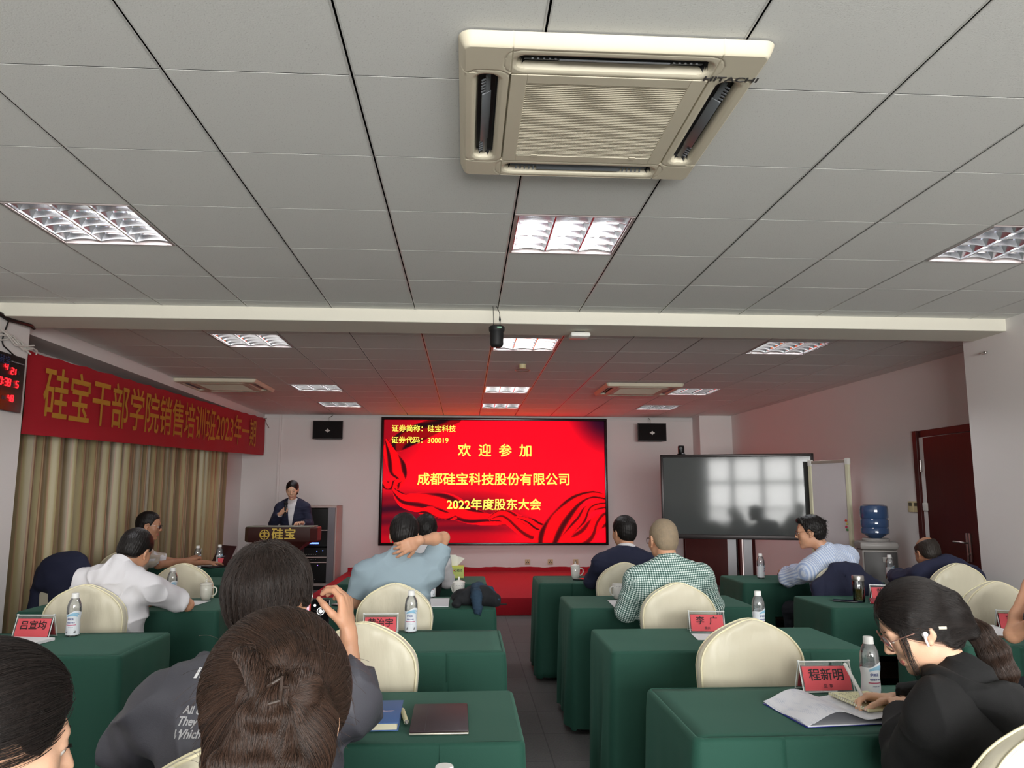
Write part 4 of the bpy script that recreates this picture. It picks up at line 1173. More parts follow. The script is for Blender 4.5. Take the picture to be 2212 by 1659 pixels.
BOT = [(0.0, 0.004), (0.024, 0.0), (0.029, 0.004), (0.0315, 0.012), (0.0315, 0.05), (0.0295, 0.075), (0.0305, 0.085), (0.033, 0.105), (0.0335, 0.125), (0.0325, 0.135), (0.0330, 0.139), (0.0315, 0.146), (0.0316, 0.150), (0.0285, 0.160), (0.0240, 0.172), (0.0185, 0.182), (0.0145, 0.188), (0.0140, 0.196)]
def bot_r(z):
    for (r0, z0), (r1, z1) in zip(BOT[3:], BOT[4:]):
        if z0 <= z <= z1: return r0 + (r1 - r0) * (z - z0) / max(1e-9, z1 - z0)
    return 0.0315
def wrap_on(me, z0, a0=0.0, out=0.0006):
    for v in me.vertices:
        z = z0 + v.co.y; r = bot_r(z) + out + v.co.z
        a = a0 + v.co.x / r
        v.co = Vector((r * math.sin(a), -r * math.cos(a), z))
    return me
def make_bottle():
    t = thing('water_bottle', '', 'bottle')
    MB().lathe(BOT, seg=28).build('bottle_body', M_PET, t, 60)
    ph = [(bot_r(z) + 0.0004, z) for z in (0.006, 0.012, 0.03, 0.05, 0.062, 0.075, 0.085, 0.095, 0.105, 0.115)]
    L = MB(); n = 40; P = []
    for k in range(n):
        a = 2 * PI * k / n
        top = 0.112 + 0.010 * math.sin(a + 0.6) + 0.004 * math.sin(3 * a)
        P.append([((bot_r(0.008 + (top - 0.008) * j / 10) + 0.0004) * math.sin(a), -(bot_r(0.008 + (top - 0.008) * j / 10) + 0.0004) * math.cos(a), 0.008 + (top - 0.008) * j / 10) for j in range(11)])
    L.grid(P, 0, True)
    lb = L.build('label', M_LABEL, t, 180)
    def put(txt, size, z, a, m, bold=0.0, sp=1.0):
        me = text_mesh(txt, size, bold, 1.0, 0.0001, spacing=sp); wrap_on(me, z, a); me.materials.clear(); me.materials.append(m)
        o = bpy.data.objects.new('print', me); COL.objects.link(o); o.parent = lb
    put('伊刻活', 0.0105, 0.083, -0.15, M_NAVYP, 0.0003); put('低钠淡 矿泉水', 0.0062, 0.067, -0.05, M_NAVYP, 0.0002); put('天然矿泉 水源', 0.004, 0.045, -0.05, M_NAVYP)
    def band(z0, z1, a0, a1, m, wave=0.0):
        b = MB(); P = []
        for k in range(17):
            a = a0 + (a1 - a0) * k / 16
            dz = wave * math.sin(PI * k / 16)
            P.append([((bot_r(z) + 0.0008) * math.sin(a), -(bot_r(z) + 0.0008) * math.cos(a), z) for z in (z0 + dz * 0.6, (z0 + z1) / 2 + dz, z1 + dz)])
        b.grid(P); b.build('print', m, lb, 180)
    band(0.055, 0.0585, -0.85, 0.75, M_ROSE); band(0.094, 0.101, -0.7, 0.9, M_LBLUE, 0.010); band(0.104, 0.109, -0.2, 1.1, M_LBLUE, 0.006)
    for a in (-0.6, 0.62): band(0.016, 0.026, a, a + 0.12, M_BLK, 0.004); band(0.02, 0.024, a - 0.16, a - 0.03, M_BLK, -0.004)
    cp = [(0.0, 0.208), (0.0155, 0.208), (0.0168, 0.206), (0.0172, 0.190), (0.0178, 0.188), (0.0178, 0.184), (0.0145, 0.184)]
    MB().lathe(cp, seg=36).build('cap', mat('white_bottle_cap', (234, 234, 232), 0.4), t, 40)
    return t
BOTTLES = [(1.423, 2.745, 0.15, 'beside the black hoodie and the three-character plate, right of the magazine'),
           (1.527, 4.06, 0.5, 'right of the two-character name plate, half behind the tallest ivory chair'),
           (2.549, 6.68, 1.3, 'alone on the far right front table, left of the striped-shirt man'),
           (-0.274, 4.145, 0.0, 'right of the half-hidden name plate, before the pale-blue man\'s chair'),
           (-0.232, 5.52, 0.1, 'at the right elbow of the man in pale blue, beside a lidded mug'),
           (-1.977, 5.50, 0.2, 'on the left between white-shirted man and speckled lidded mug'),
           (-1.949, 4.115, 0.1, 'nearest on the left, right of a red name plate'),
           (-2.60, 7.86, 0.8, 'left of the open laptop by the curtain'),
           (-2.44, 8.02, 1.2, 'just right of the open laptop by the curtain'),
           (-0.033, 1.50, 0.0, 'of which only the cap shows at the bottom edge, below the tablet'),
           (-0.526, 1.50, 0.0, 'of which only the cap shows at the bottom edge, left of the bun'),
           (3.60, 6.50, 0.4, 'almost hidden by the navy-jacketed shoulder, far right')]
_b = make_bottle()
for i, (x, y, rz, w) in enumerate(BOTTLES):
    o = _b if i == 0 else dup(_b, (0, 0, 0))
    o.location = (x, y, TZ); o.rotation_euler = (0, 0, rz)
    o['label'] = 'water bottle ' + w; o['group'] = 'water bottles with white caps'

# ---- name plates: acrylic tents with red cards
M_CARD = mat('red_name_card', (214, 84, 92), 0.7); M_INK = mat('black_ink', (36, 20, 24), 0.6)
def name_plate(loc, rz, txt, sub, label, W=0.088, H=0.095, spacing=1.0, back=True):
    t = thing('name_plate', label, 'name plate', loc, rz, 'acrylic name plates')
    D = 0.036; al = math.atan2(D, H)
    def pl(s, u, v, off=0.0):           # v up the slanted face, s = -1 front, +1 back
        y = s * D * (1 - v); z = H * v
        return (u, y + s * off, z + off * math.sin(al))
    for s in (-1, 1):
        MB().sheet([[pl(s, u, v) for v in (0.0, 1.0)] for u in (-W * s * -1, W * s * -1)], 0.0016).build('acrylic_panel', M_ACRYL, t, 0)
        MB().sheet([[pl(s, u, v, 0.0012) for v in (0.06, 0.84)] for u in (W * 0.92 * s, -W * 0.92 * s)], 0.0004).build('card', M_CARD, t, 0)
    e = MB()
    for s in (-1, 1):
        for u in (-W, W): e.tube([pl(s, u, 0.0, 0.001), pl(s, u, 1.0, 0.001)], 0.0022, 6)
        e.tube([pl(s, -W, 0.012, 0.001), pl(s, W, 0.012, 0.001)], 0.0016, 6)
    e.tube([(-W, 0, H), (W, 0, H)], 0.003, 6)
    for u in (-W, W): e.tube([(u - 0.004, 0, H + 0.001), (u + 0.004, 0, H + 0.001)], 0.0045, 8)
    e.build('edge', M_EDGE, t)
    ey = Vector((0, D, H)).normalized()
    def put(tx, sz, v, m, b, sp=1.0):
        o = pl(-1, 0, v, 0.0022)
        lettering(tx, sz, m, t, frame_M(o, (1, 0, 0), ey), bold=b, depth=0.0002, spacing=sp)
    if txt: put(txt, 0.044, 0.54, M_INK, 0.0007, spacing)
    if sub: put(sub, 0.014, 0.2, mat('faded_ink', (110, 44, 54), 0.6), 0.0002, 1.2)
    return t
name_plate((1.312, 2.865, TZ), 0.0, '程新明', '监 事', 'red name plate with three characters, beside the open magazine', 0.094, 0.10)
name_plate((1.262, 4.10, TZ), -0.12, '李  广', '重庆', 'red name plate with two widely spaced characters, behind the tallest ivory chair', 0.09, 0.10)
name_plate((2.87, 5.28, TZ), -0.25, '黄     ', '', 'red name plate beside the tea glass, partly covered by black hair', 0.09)
name_plate((2.93, 4.08, TZ), -0.30, '吉     ', '', 'red name plate cut by the right picture edge, near the bare forearm', 0.09)
name_plate((-0.425, 4.12, TZ), 0.0, '黄治宇', '', 'red name plate half behind an ivory chair left of the aisle', 0.086)
name_plate((-0.455, 2.88, TZ), 0.0, '', '', 'red name plate mostly hidden behind the brown hair', 0.088)
name_plate((-2.118, 4.09, TZ), -0.06, '吕宣均', '', 'pinkish red name plate nearest on the left, beside a bottle', 0.09, 0.105)
name_plate((-2.05, 5.50, TZ), -0.05, '', '', 'red name plate peeping out behind the white-shirted man', 0.088)
name_plate((-2.38, 8.02, TZ), 0.55, '', '', 'small red name plate standing right of the laptop by the curtain', 0.08)

# ---- mugs
def make_mug(lid=True, speck=False):
    t = thing('porcelain_mug', '', 'mug')
    m = mat('speckled_porcelain', (206, 204, 192), 0.2, coat=0.4, var=0.08, vscale=120) if speck else M_PORC
    prof = [(0.0, 0.004), (0.024, 0.0), (0.026, 0.003), (0.031, 0.010), (0.0375, 0.03), (0.0395, 0.06), (0.040, 0.098), (0.0385, 0.099), (0.0375, 0.096), (0.037, 0.06), (0.030, 0.012), (0.0, 0.009)]
    MB().lathe(prof, seg=32).build('cup', m, t, 60)
    MB().tube([(0.038, 0, 0.078), (0.05, 0, 0.083), (0.064, 0, 0.075), (0.068, 0, 0.056), (0.06, 0, 0.036), (0.047, 0, 0.026), (0.036, 0, 0.024)], [0.006, 0.005, 0.005, 0.005, 0.005, 0.005, 0.006], 10).build('handle', m, t, 180)
    g = MB()
    for k in range(16):
        a = 2 * PI * k / 16; g.box((0.0401 * math.cos(a), 0.0401 * math.sin(a), 0.084), (0.0012, 0.006, 0.004), 0, 0, (0, 0, a))
    if not speck: g.build('rim_pattern', mat('grey_rim_print', (180, 178, 178), 0.3), t, 0)
    if lid:
        MB().lathe([(0.0365, 0.099), (0.043, 0.099), (0.0435, 0.102), (0.040, 0.107), (0.026, 0.113), (0.010, 0.117), (0.006, 0.120), (0.006, 0.126), (0.008, 0.132), (0.0065, 0.139), (0.0, 0.141)], seg=32).build('lid', m, t, 60)
    return t
def mug(x, y, rz, label, lid=True, speck=False):
    t = make_mug(lid, speck); t.location = (x, y, TZ); t.rotation_euler = (0, 0, rz); t['label'] = label; t['group'] = 'porcelain mugs'
mug(0.948, 6.74, -0.15, 'white porcelain mug with lid on the front table right of the aisle')
mug(1.052, 5.40, 3.6, 'white porcelain mug without lid, beside the checked-shirt man', False)
mug(-0.038, 5.52, 2.4, 'white lidded mug behind the dark jacket bundle left of the aisle')
mug(-1.735, 5.46, 0.1, 'speckled grey-white lidded mug on the left, handle to the right', True, True)

# ---- papers, books, writing things
def flat(name, label, cat, loc, rz, w, d, h, m, group=None, bev=0.0):
    o = MB().span((-w / 2, -d / 2, 0), (w / 2, d / 2, h), 0, bev).build(name, m, None, 30 if bev else 0)
    o.location = loc; o.rotation_euler = (0, 0, rz)
    return tag(o, label, cat, group)
flat('paper_sheet', 'white paper sheet beside the navy-suited man on the front table', 'paper', (1.11, 6.66, TZ), 0.05, 0.15, 0.21, 0.002, M_PAPER)
flat('paper_sheet', 'white paper sheet between lidless mug and checked sleeve', 'paper', (1.03, 5.14, TZ), -0.05, 0.15, 0.34, 0.002, M_PAPER)
flat('paper_sheet', 'white paper corner showing left of the tallest ivory chair', 'paper', (1.255, 3.93, TZ), -0.1, 0.21, 0.17, 0.002, M_PAPER)
flat('paper_sheet', 'printed white sheet beside the man in pale blue', 'paper', (-0.185, 5.25, TZ), 0.0, 0.17, 0.38, 0.004, M_PAPER)
flat('paper_sheet', 'white sheet under the bent arm of the white-shirted man', 'paper', (-1.80, 5.26, TZ), -0.12, 0.2, 0.3, 0.002, M_PAPER)
flat('booklet', 'white booklet lying before the nearest left name plate', 'booklet', (-2.10, 3.94, TZ), -0.2, 0.22, 0.17, 0.012, M_PAPER)
flat('paper_sheet', 'large white sheet on the clipboard at right', 'paper', (2.72, 4.03, TZ + 0.007), -0.25, 0.21, 0.34, 0.003, M_PAPER)
flat('paper_sheet', 'white sheet beside the clipboard, touching the right picture edge', 'paper', (2.90, 3.99, TZ + 0.001), -0.5, 0.17, 0.24, 0.002, M_PAPER)
flat('clipboard', 'brown clipboard under the large white sheet at right', 'clipboard', (2.68, 4.04, TZ), -0.25, 0.25, 0.37, 0.006, mat('brown_board', (120, 84, 60), 0.5))
flat('paper_sheet', 'small white sheet beside the open laptop by the curtain', 'paper', (-2.52, 7.90, TZ), 0.1, 0.12, 0.1, 0.02, M_PAPER)

def phone(x, y, rz, label, col=(18, 18, 20), back=None):
    t = thing('mobile_phone', label, 'phone', (x, y, TZ), rz, 'phones lying on tables')
    MB().span((-0.037, -0.077, 0), (0.037, 0.077, 0.009), 0, 0.004).build('body', mat('phone_dark_edge', (28, 28, 32), 0.3), t, 30)
    MB().span((-0.034, -0.074, 0.0085), (0.034, 0.074, 0.0096)).build('screen', mat('phone_glass_%d' % col[0], col, 0.12, coat=0.8), t, 0)
phone(0.985, 6.60, 1.3, 'black phone lying in front of the lidded mug, right of the aisle')
phone(-0.765, 5.13, 1.0, 'mauve-grey phone lying near the left sleeve of the man in pale blue', (112, 96, 112))
phone(2.55, 5.19, 1.1, 'black phone lying left of the tea glass')
def wallet():
    t = thing('wallet', 'red leather wallet lying before the name plate beside the tea glass', 'wallet', (2.76, 5.14, TZ), -0.45)
    MB().span((-0.06, -0.1, 0), (0.06, 0.1, 0.016), 0, 0.006).build('cover', mat('red_leather', (150, 38, 50), 0.45), t, 30)
    MB().tube([(-0.061, -0.09, 0.008), (-0.061, 0.09, 0.008)], 0.002).build('zip', M_STEEL, t)
wallet()
def tea_glass():
    t = thing('tea_glass', 'glass tumbler of green tea with a steel lid on the right', 'glass', (2.635, 5.17, TZ))
    MB().lathe([(0.0, 0.0), (0.034, 0.0), (0.037, 0.004), (0.0375, 0.135), (0.035, 0.14), (0.034, 0.135), (0.0335, 0.014), (0.0, 0.012)], seg=32).build('tumbler', M_GLASSC, t)
    MB().lathe([(0.0, 0.013), (0.033, 0.013), (0.0335, 0.085), (0.0, 0.085)], seg=28).build('tea', mat('green_tea', (140, 122, 40), 0.1, trans=0.75, ior=1.2), t, 60)
    rnd = random.Random(8); b = MB()
    for k in range(26):
        b.box((rnd.uniform(-.02, .02), rnd.uniform(-.02, .02), 0.017 + rnd.random() * 0.022), (0.018, 0.004, 0.002), 0, 0, (rnd.random() * 3, rnd.random() * 3, rnd.random() * 3))
    b.build('tea_leaves', mat('tea_leaf', (74, 70, 26), 0.7), t, 0)
    MB().lathe([(0.034, 0.138), (0.0385, 0.138), (0.039, 0.142), (0.039, 0.168), (0.037, 0.172), (0.0, 0.172)], seg=32).build('lid', M_STEEL, t, 40)
tea_glass()

def tissue_box():
    t = thing('tissue_box', 'green and yellow tissue box with a tissue pulled up', 'tissue box', (-0.10, 6.82, TZ), 0.0)
    MB().span((-0.095, -0.055, 0), (0.095, 0.055, 0.10), 0, 0.004).build('carton', mat('lime_green_carton', (150, 176, 66), 0.5, var=0.6, vscale=9, col2=(206, 212, 120)), t, 0)
    MB().span((-0.096, -0.056, 0.084), (0.096, 0.056, 0.101), 0, 0.003).span((-0.04, -0.0565, 0.02), (-0.02, -0.0555, 0.05), 1).build('top_band', [mat('yellow_green_carton', (198, 204, 84), 0.5), MATS['lime_green_carton']], t, 0)
    lettering('心相印', 0.024, mat('dark_green_print', (60, 66, 40), 0.5), t, frame_M((0.045, -0.0562, 0.062), (1, 0, 0), (0, 0, 1)), bold=0.0006, depth=0.0003)
    MB().lathe([(0.0, 0.0), (0.006, 0.0), (0.0, 0.001)], (0.012, -0.0562, 0.064), 12, 0, Matrix.Rotation(PI / 2, 4, 'X')).build('logo_dot', mat('red_print', (190, 40, 44), 0.5), t)
    P = []
    for i in range(17):
        u = i / 16; row = []
        for j in range(9):
            v = j / 8
            w = 0.035 + 0.055 * v
            x = (u - 0.5) * 2 * w + 0.012 * v; z = 0.098 + 0.085 * v + 0.018 * v * math.sin(u * PI) * (1 if u < 0.6 else 0.4) - 0.02 * v * u
            y = 0.012 * math.sin(u * 9 + v * 2) * (0.4 + v) + 0.01 * v
            row.append((x, y, z))
        P.append(row)
    MB().sheet(P, 0.0006).build('tissue', mat('white_tissue', (226, 224, 214), 0.9), t, 60)
tissue_box()

def laptop():
    t = thing('laptop', 'open laptop with dark red-brown lid seen from behind its hinge', 'laptop', (-2.50, 7.93, TZ), -0.72)
    MB().span((-0.15, -0.1, 0), (0.15, 0.1, 0.014), 0, 0.004).build('base', mat('dark_laptop', (26, 22, 24), 0.4), t, 30)
    b = MB().span((-0.15, -0.003, 0), (0.15, 0.003, 0.205), 0, 0.0025).build('lid', mat('red_brown_lid', (54, 26, 30), 0.35), t, 30)
    b.location = (0, 0.1, 0.012); b.rotation_euler = (-0.45, 0, 0)
laptop()

def magazine():
    t = thing('open_magazine', 'open printed magazine with curling white pages before the woman in black hoodie', 'magazine', (1.235, 2.575, TZ), 0.10)
    def page(s, th, lift):
        P = []
        for i in range(17):
            u = i / 16
            x = s * u * 0.205
            z = 0.004 + th * (1 - u) ** 0.4 + lift * math.sin(PI * min(1, u * 1.05)) ** 1.5
            P.append([(x, -0.14 + 0.28 * j / 8, z + 0.004 * math.sin(j * 0.9) * u) for j in range(9)])
        return P
    M = mat('magazine_paper', (224, 224, 228), 0.5)
    pr = bpy.data.materials.new('printed_page'); pr.use_nodes = True
    nt = pr.node_tree; b = nt.nodes['Principled BSDF']; b.inputs['Roughness'].default_value = 0.5
    tc = nt.nodes.new('ShaderNodeTexCoord'); mp = nt.nodes.new('ShaderNodeMapping'); mp.inputs['Scale'].default_value = (3, 1, 1)
    nt.links.new(tc.outputs['Object'], mp.inputs[0])
    wv = nt.nodes.new('ShaderNodeTexWave'); wv.bands_direction = 'Y'; wv.inputs['Scale'].default_value = 44; wv.inputs['Distortion'].default_value = 0.0
    nt.links.new(tc.outputs['Object'], wv.inputs['Vector'])
    ns = nt.nodes.new('ShaderNodeTexNoise'); ns.inputs['Scale'].default_value = 14; nt.links.new(mp.outputs[0], ns.inputs['Vector'])
    mu = nt.nodes.new('ShaderNodeMath'); mu.operation = 'MULTIPLY'; nt.links.new(wv.outputs['Fac'], mu.inputs[0]); nt.links.new(ns.outputs['Fac'], mu.inputs[1])
    r = nt.nodes.new('ShaderNodeValToRGB'); r.color_ramp.elements[0].position = 0.44; r.color_ramp.elements[0].color = sl((224, 224, 230)); r.color_ramp.elements[1].position = 0.66; r.color_ramp.elements[1].color = sl((150, 162, 190))
    nt.links.new(mu.outputs[0], r.inputs[0]); nt.links.new(r.outputs[0], b.inputs['Base Color'])
    MB().sheet(page(-1, 0.010, 0.030), 0.0012).build('left_page', pr, t, 60)
    MB().sheet([list(reversed(r_)) for r_ in page(1, 0.010, 0.010)], 0.0012).build('right_page', pr, t, 60)
    for s in (-1, 1): MB().span((0 if s > 0 else -0.2, -0.138, 0.001), (0.2 if s > 0 else 0, 0.138, 0.005)).build('page_stack', M, t, 0)
    MB().span((-0.207, -0.141, 0), (0.207, 0.141, 0.0012)).build('cover', mat('blue_magazine_cover', (36, 44, 150), 0.4), t, 0)
magazine()
def notepad():
    t = thing('notepad', 'cream handwritten notebook lying on the right page of the magazine', 'notebook', (1.335, 2.60, TZ + 0.024), 0.12)
    MB().span((-0.075, -0.11, 0), (0.075, 0.11, 0.008), 0, 0.002).build('page_block', mat('cream_pages', (222, 218, 178), 0.7, var=0.1, vscale=120), t, 0)
    b = MB()
    rnd = random.Random(3)
    for k in range(11):
        x = -0.065
        while x < 0.05:
            l = rnd.uniform(0.002, 0.008); b.span((x, 0.09 - k * 0.016 + rnd.uniform(0, 0.003), 0.008), (x + l, 0.0912 - k * 0.016 + rnd.uniform(0, 0.004), 0.0082)); x += l + rnd.uniform(0.001, 0.006)
    b.build('handwriting', mat('grey_ink', (120, 116, 100), 0.7), t, 0)
    c = MB()
    for k in range(18): c.tube([(-0.079, -0.1 + k * 0.0118, 0.004), (-0.075, -0.1 + k * 0.0118, 0.011), (-0.068, -0.1 + k * 0.0118, 0.008)], 0.0011, 5)
    c.build('spiral', M_STEEL, t)
notepad()
def pen(label, p0, p1, r, m, tip=None, group=None):
    p0 = Vector(p0); p1 = Vector(p1); d = p1 - p0
    o = bpy.data.objects.new('pen', None); COL.objects.link(o); o.location = p0
    tag(o, label, 'pen', group)
    MB().tube([d * 0.0, d * 0.01, d * 0.86], [r * 0.7, r, r], 12).build('barrel', m, o)
    MB().tube([d * 0.86, d * 0.97, d], [r * 0.9, r * 0.35, r * 0.1], 12).build('tip', tip or M_STEEL, o)
    return o
pen('black and silver pen lying above the open magazine', (1.245, 2.735, TZ + 0.006), (1.385, 2.752, TZ + 0.006), 0.005, M_BLACKP)
pen('cream capped pen lying between blue notebook and dark tablet', (-0.196, 2.645, TZ + 0.008), (-0.170, 2.49, TZ + 0.008), 0.0075, mat('cream_pen', (214, 212, 172), 0.4), M_STEEL)
def blue_notebook():
    t = thing('notebook', 'blue hardcover notebook with a pink emblem, left of the dark tablet', 'notebook', (-0.285, 2.575, TZ), 0.02)
    c = mat('blue_cloth_cover', (62, 96, 150), 0.6, bump=0.1, bscale=500)
    MB().span((-0.09, -0.13, 0), (0.09, 0.13, 0.003), 0, 0.001).span((-0.09, -0.13, 0.021), (0.09, 0.13, 0.024), 0, 0.001).span((-0.092, -0.13, 0), (-0.088, 0.13, 0.024), 0, 0.001).build('cover', c, t, 30)
    MB().span((-0.088, -0.126, 0.003), (0.085, 0.126, 0.021)).build('page_block', mat('cream_page_edge', (206, 200, 172), 0.8), t, 0)
    MB().prism([(-0.03, -0.002), (0.0, 0.004), (0.012, 0.008), (0.02, 0.003), (0.045, 0.003), (0.05, 0.0), (0.04, -0.004), (-0.03, -0.006)], 0, 0.001, 0, Matrix.Translation((0.02, 0.0, 0.0245)) @ Matrix.Rotation(-PI / 2, 4, 'X')).build('emblem', mat('pink_foil', (226, 190, 196), 0.4), t, 0)
blue_notebook()
def tablet():
    t = thing('tablet', 'dark brown tablet case lying near the aisle edge of the table', 'tablet', (-0.072, 2.553, TZ), 0.01)
    MB().span((-0.088, -0.152, 0), (0.088, 0.152, 0.006), 0, 0.003).build('body', mat('tablet_silver_edge', (176, 172, 158), 0.35, metal=0.5), t, 30)
    MB().span((-0.0875, -0.150, 0.0062), (0.0875, 0.150, 0.0125), 0, 0.003).build('cover', mat('dark_brown_cover', (42, 24, 30), 0.55), t, 30)
    MB().span((-0.042, -0.149, 0.0123), (-0.0405, 0.149, 0.0129)).build('fold_line', M_BLK, t, 0)
tablet()
# ------------------------------------------------------------------ smooth implicit modelling for people and soft things
def _v(a): return np.asarray(a, np.float32)
class Sdf:
    def __init__(s): s.p = []; s.post = []
    def _add(s, fn, c, r, k, op): s.p.append((fn, _v(c), float(r), float(k), op)); return s
    def cap(s, a, b, ra, rb=None, k=0.02, op='u'):
        a = _v(a); b = _v(b); rb = ra if rb is None else rb
        ba = b - a; L2 = float(ba @ ba) + 1e-12
        def fn(P):
            t = np.clip(((P - a) @ ba) / L2, 0, 1)
            d = P - a - t[:, None] * ba
            return np.sqrt((d * d).sum(1)) - (ra + (rb - ra) * t)
        return s._add(fn, (a + b) / 2, math.sqrt(L2) / 2 + max(ra, rb), k, op)
    def ell(s, c, r, R=None, k=0.02, op='u'):
        c = _v(c); r = _v(r); R = np.eye(3, dtype=np.float32) if R is None else _v(R)
        def fn(P):
            q = (P - c) @ R
            k0 = np.sqrt(((q / r) ** 2).sum(1)); k1 = np.sqrt(((q / (r * r)) ** 2).sum(1)) + 1e-9
            return k0 * (k0 - 1) / k1
        return s._add(fn, c, float(r.max()), k, op)
    def flat(s, a, b, wa, wb, lat, k=0.03, op='u'):
        """elliptical limb section: wa, wb = (half width along lat, half depth)"""
        a = _v(a); b = _v(b); lat = _v(lat); ba = b - a; L2 = float(ba @ ba) + 1e-12
        lat = lat - ba * float(lat @ ba) / L2; lat /= np.linalg.norm(lat)
        def fn(P):
            t = np.clip(((P - a) @ ba) / L2, 0, 1)
            d = P - a - t[:, None] * ba
            u = d @ lat; w2 = np.maximum((d * d).sum(1) - u * u, 0)
            A = wa[0] + (wb[0] - wa[0]) * t; B = wa[1] + (wb[1] - wa[1]) * t
            k0 = np.sqrt(u * u / (A * A) + w2 / (B * B)); k1 = np.sqrt(u * u / A ** 4 + w2 / B ** 4) + 1e-9
            return np.where(k0 < 1e-3, -B, k0 * (k0 - 1) / k1)
        return s._add(fn, (a + b) / 2, math.sqrt(L2) / 2 + max(max(wa), max(wb)), k, op)
    def box(s, c, h, R=None, r=0.01, k=0.01, op='u'):
        c = _v(c); h = _v(h) - r; R = np.eye(3, dtype=np.float32) if R is None else _v(R)
        def fn(P):
            q = np.abs((P - c) @ R) - h
            return np.sqrt((np.maximum(q, 0) ** 2).sum(1)) + np.minimum(q.max(1), 0) - r
        return s._add(fn, c, float(np.linalg.norm(h + r)), k, op)
    def plane(s, p, n, k=0.004):
        """keep the side the normal points away from"""
        p = _v(p); n = _v(n); n = n / np.linalg.norm(n)
        def f(P, d):
            e = (P - p) @ n
            h = np.clip(0.5 - 0.5 * (d - e) / k, 0, 1)
            return d * (1 - h) + e * h + k * h * (1 - h)
        s.post.append(f); return s
    def fn(s, f): s.post.append(f); return s
    def __call__(s, P):
        P = np.asarray(P, np.float32)
        d = np.full(len(P), 9.0, np.float32)
        for fn, c, r, k, op in s.p:
            q = P - c
            bd = np.sqrt((q * q).sum(1)) - r
            m = bd < 0.07 + k
            if op == 'u':
                far = ~m
                d[far] = np.minimum(d[far], bd[far])
            if not m.any(): continue
            e = fn(P[m]).astype(np.float32); dm = d[m]
            if op == 'u':
                if k > 0:
                    h = np.clip(0.5 + 0.5 * (dm - e) / k, 0, 1)
                    d[m] = dm * (1 - h) + e * h - k * h * (1 - h)
                else: d[m] = np.minimum(dm, e)
            else:
                kk = max(k, 1e-4)
                h = np.clip(0.5 - 0.5 * (dm + e) / kk, 0, 1)
                d[m] = dm * (1 - h) - e * h + kk * h * (1 - h)
        for f in s.post: d = f(P, d)
        return d
    def bounds(s, pad=0.03):
        lo = np.min([c - r for fn, c, r, k, op in s.p if op == 'u'], 0) - pad
        hi = np.max([c + r for fn, c, r, k, op in s.p if op == 'u'], 0) + pad
        return lo, hi

def polygonise(sdf, h, bounds=None):
    """sparse surface nets"""
    lo, hi = bounds if bounds is not None else sdf.bounds()
    lo = np.asarray(lo, float); hi = np.asarray(hi, float)
    B = 8
    nb = np.maximum(1, np.ceil((hi - lo) / (h * B)).astype(int))
    gc = np.stack(np.meshgrid(*[lo[i] + (np.arange(nb[i]) + 0.5) * h * B for i in range(3)], indexing='ij'), -1).reshape(-1, 3)
    dc = sdf(gc)
    act = np.abs(dc) < h * B * 0.9 + 0.03
    F = np.repeat(np.repeat(np.repeat(dc.reshape(nb), B, 0), B, 1), B, 2).astype(np.float32)
    ids = np.argwhere(act.reshape(nb))
    loc = np.stack(np.meshgrid(*[np.arange(B)] * 3, indexing='ij'), -1).reshape(-1, 3)
    for i0 in range(0, len(ids), 600):
        I = ids[i0:i0 + 600]
        g = (I[:, None, :] * B + loc[None]).reshape(-1, 3)
        F[g[:, 0], g[:, 1], g[:, 2]] = sdf(lo + g * h)
    F[0, :, :] = np.maximum(F[0], 1e-3); F[-1] = np.maximum(F[-1], 1e-3)
    F[:, 0] = np.maximum(F[:, 0], 1e-3); F[:, -1] = np.maximum(F[:, -1], 1e-3)
    F[:, :, 0] = np.maximum(F[:, :, 0], 1e-3); F[:, :, -1] = np.maximum(F[:, :, -1], 1e-3)
    S = F < 0
    cnt = np.zeros(np.array(S.shape) - 1, np.int8)
    for a in (0, 1):
        for b in (0, 1):
            for c in (0, 1):
                cnt += S[a:S.shape[0] - 1 + a, b:S.shape[1] - 1 + b, c:S.shape[2] - 1 + c]
    cells = np.argwhere((cnt > 0) & (cnt < 8))
    idx = np.full(cnt.shape, -1, np.int32); idx[tuple(cells.T)] = np.arange(len(cells))
    acc = np.zeros((len(cells), 3)); n = np.zeros(len(cells))
    cor = [(a, b, c) for a in (0, 1) for b in (0, 1) for c in (0, 1)]
    for c0 in cor:
        for ax in range(3):
            if c0[ax]: continue
            c1 = list(c0); c1[ax] = 1
            f0 = F[tuple((cells + c0).T)]; f1 = F[tuple((cells + c1).T)]
            m = (f0 < 0) != (f1 < 0)
            t = np.where(m, f0 / np.where(m, f0 - f1, 1), 0)
            p = np.tile(np.array(c0, float), (len(cells), 1)); p[:, ax] += t
            acc[m] += p[m]; n[m] += 1
    V = lo + (cells + acc / n[:, None]) * h
    faces = []
    for ax in range(3):
        s0 = [slice(None)] * 3; s1 = [slice(None)] * 3; s0[ax] = slice(0, -1); s1[ax] = slice(1, None)
        A, Bq = S[tuple(s0)], S[tuple(s1)]
        e = np.argwhere(A != Bq)
        u, v = (ax + 1) % 3, (ax + 2) % 3
        ok = (e[:, u] > 0) & (e[:, v] > 0) & (e[:, u] < S.shape[u] - 1) & (e[:, v] < S.shape[v] - 1)
        e = e[ok]
        ins = A[tuple(e.T)]
        def cell(du, dv):
            q = e.copy(); q[:, u] -= du; q[:, v] -= dv
            return idx[tuple(q.T)]
        q = np.stack([cell(1, 1), cell(0, 1), cell(0, 0), cell(1, 0)], 1)
        q[~ins] = q[~ins][:, ::-1]
        faces.append(q)
    Q = np.concatenate(faces)
    Q = Q[(Q >= 0).all(1)]
    return V, Q
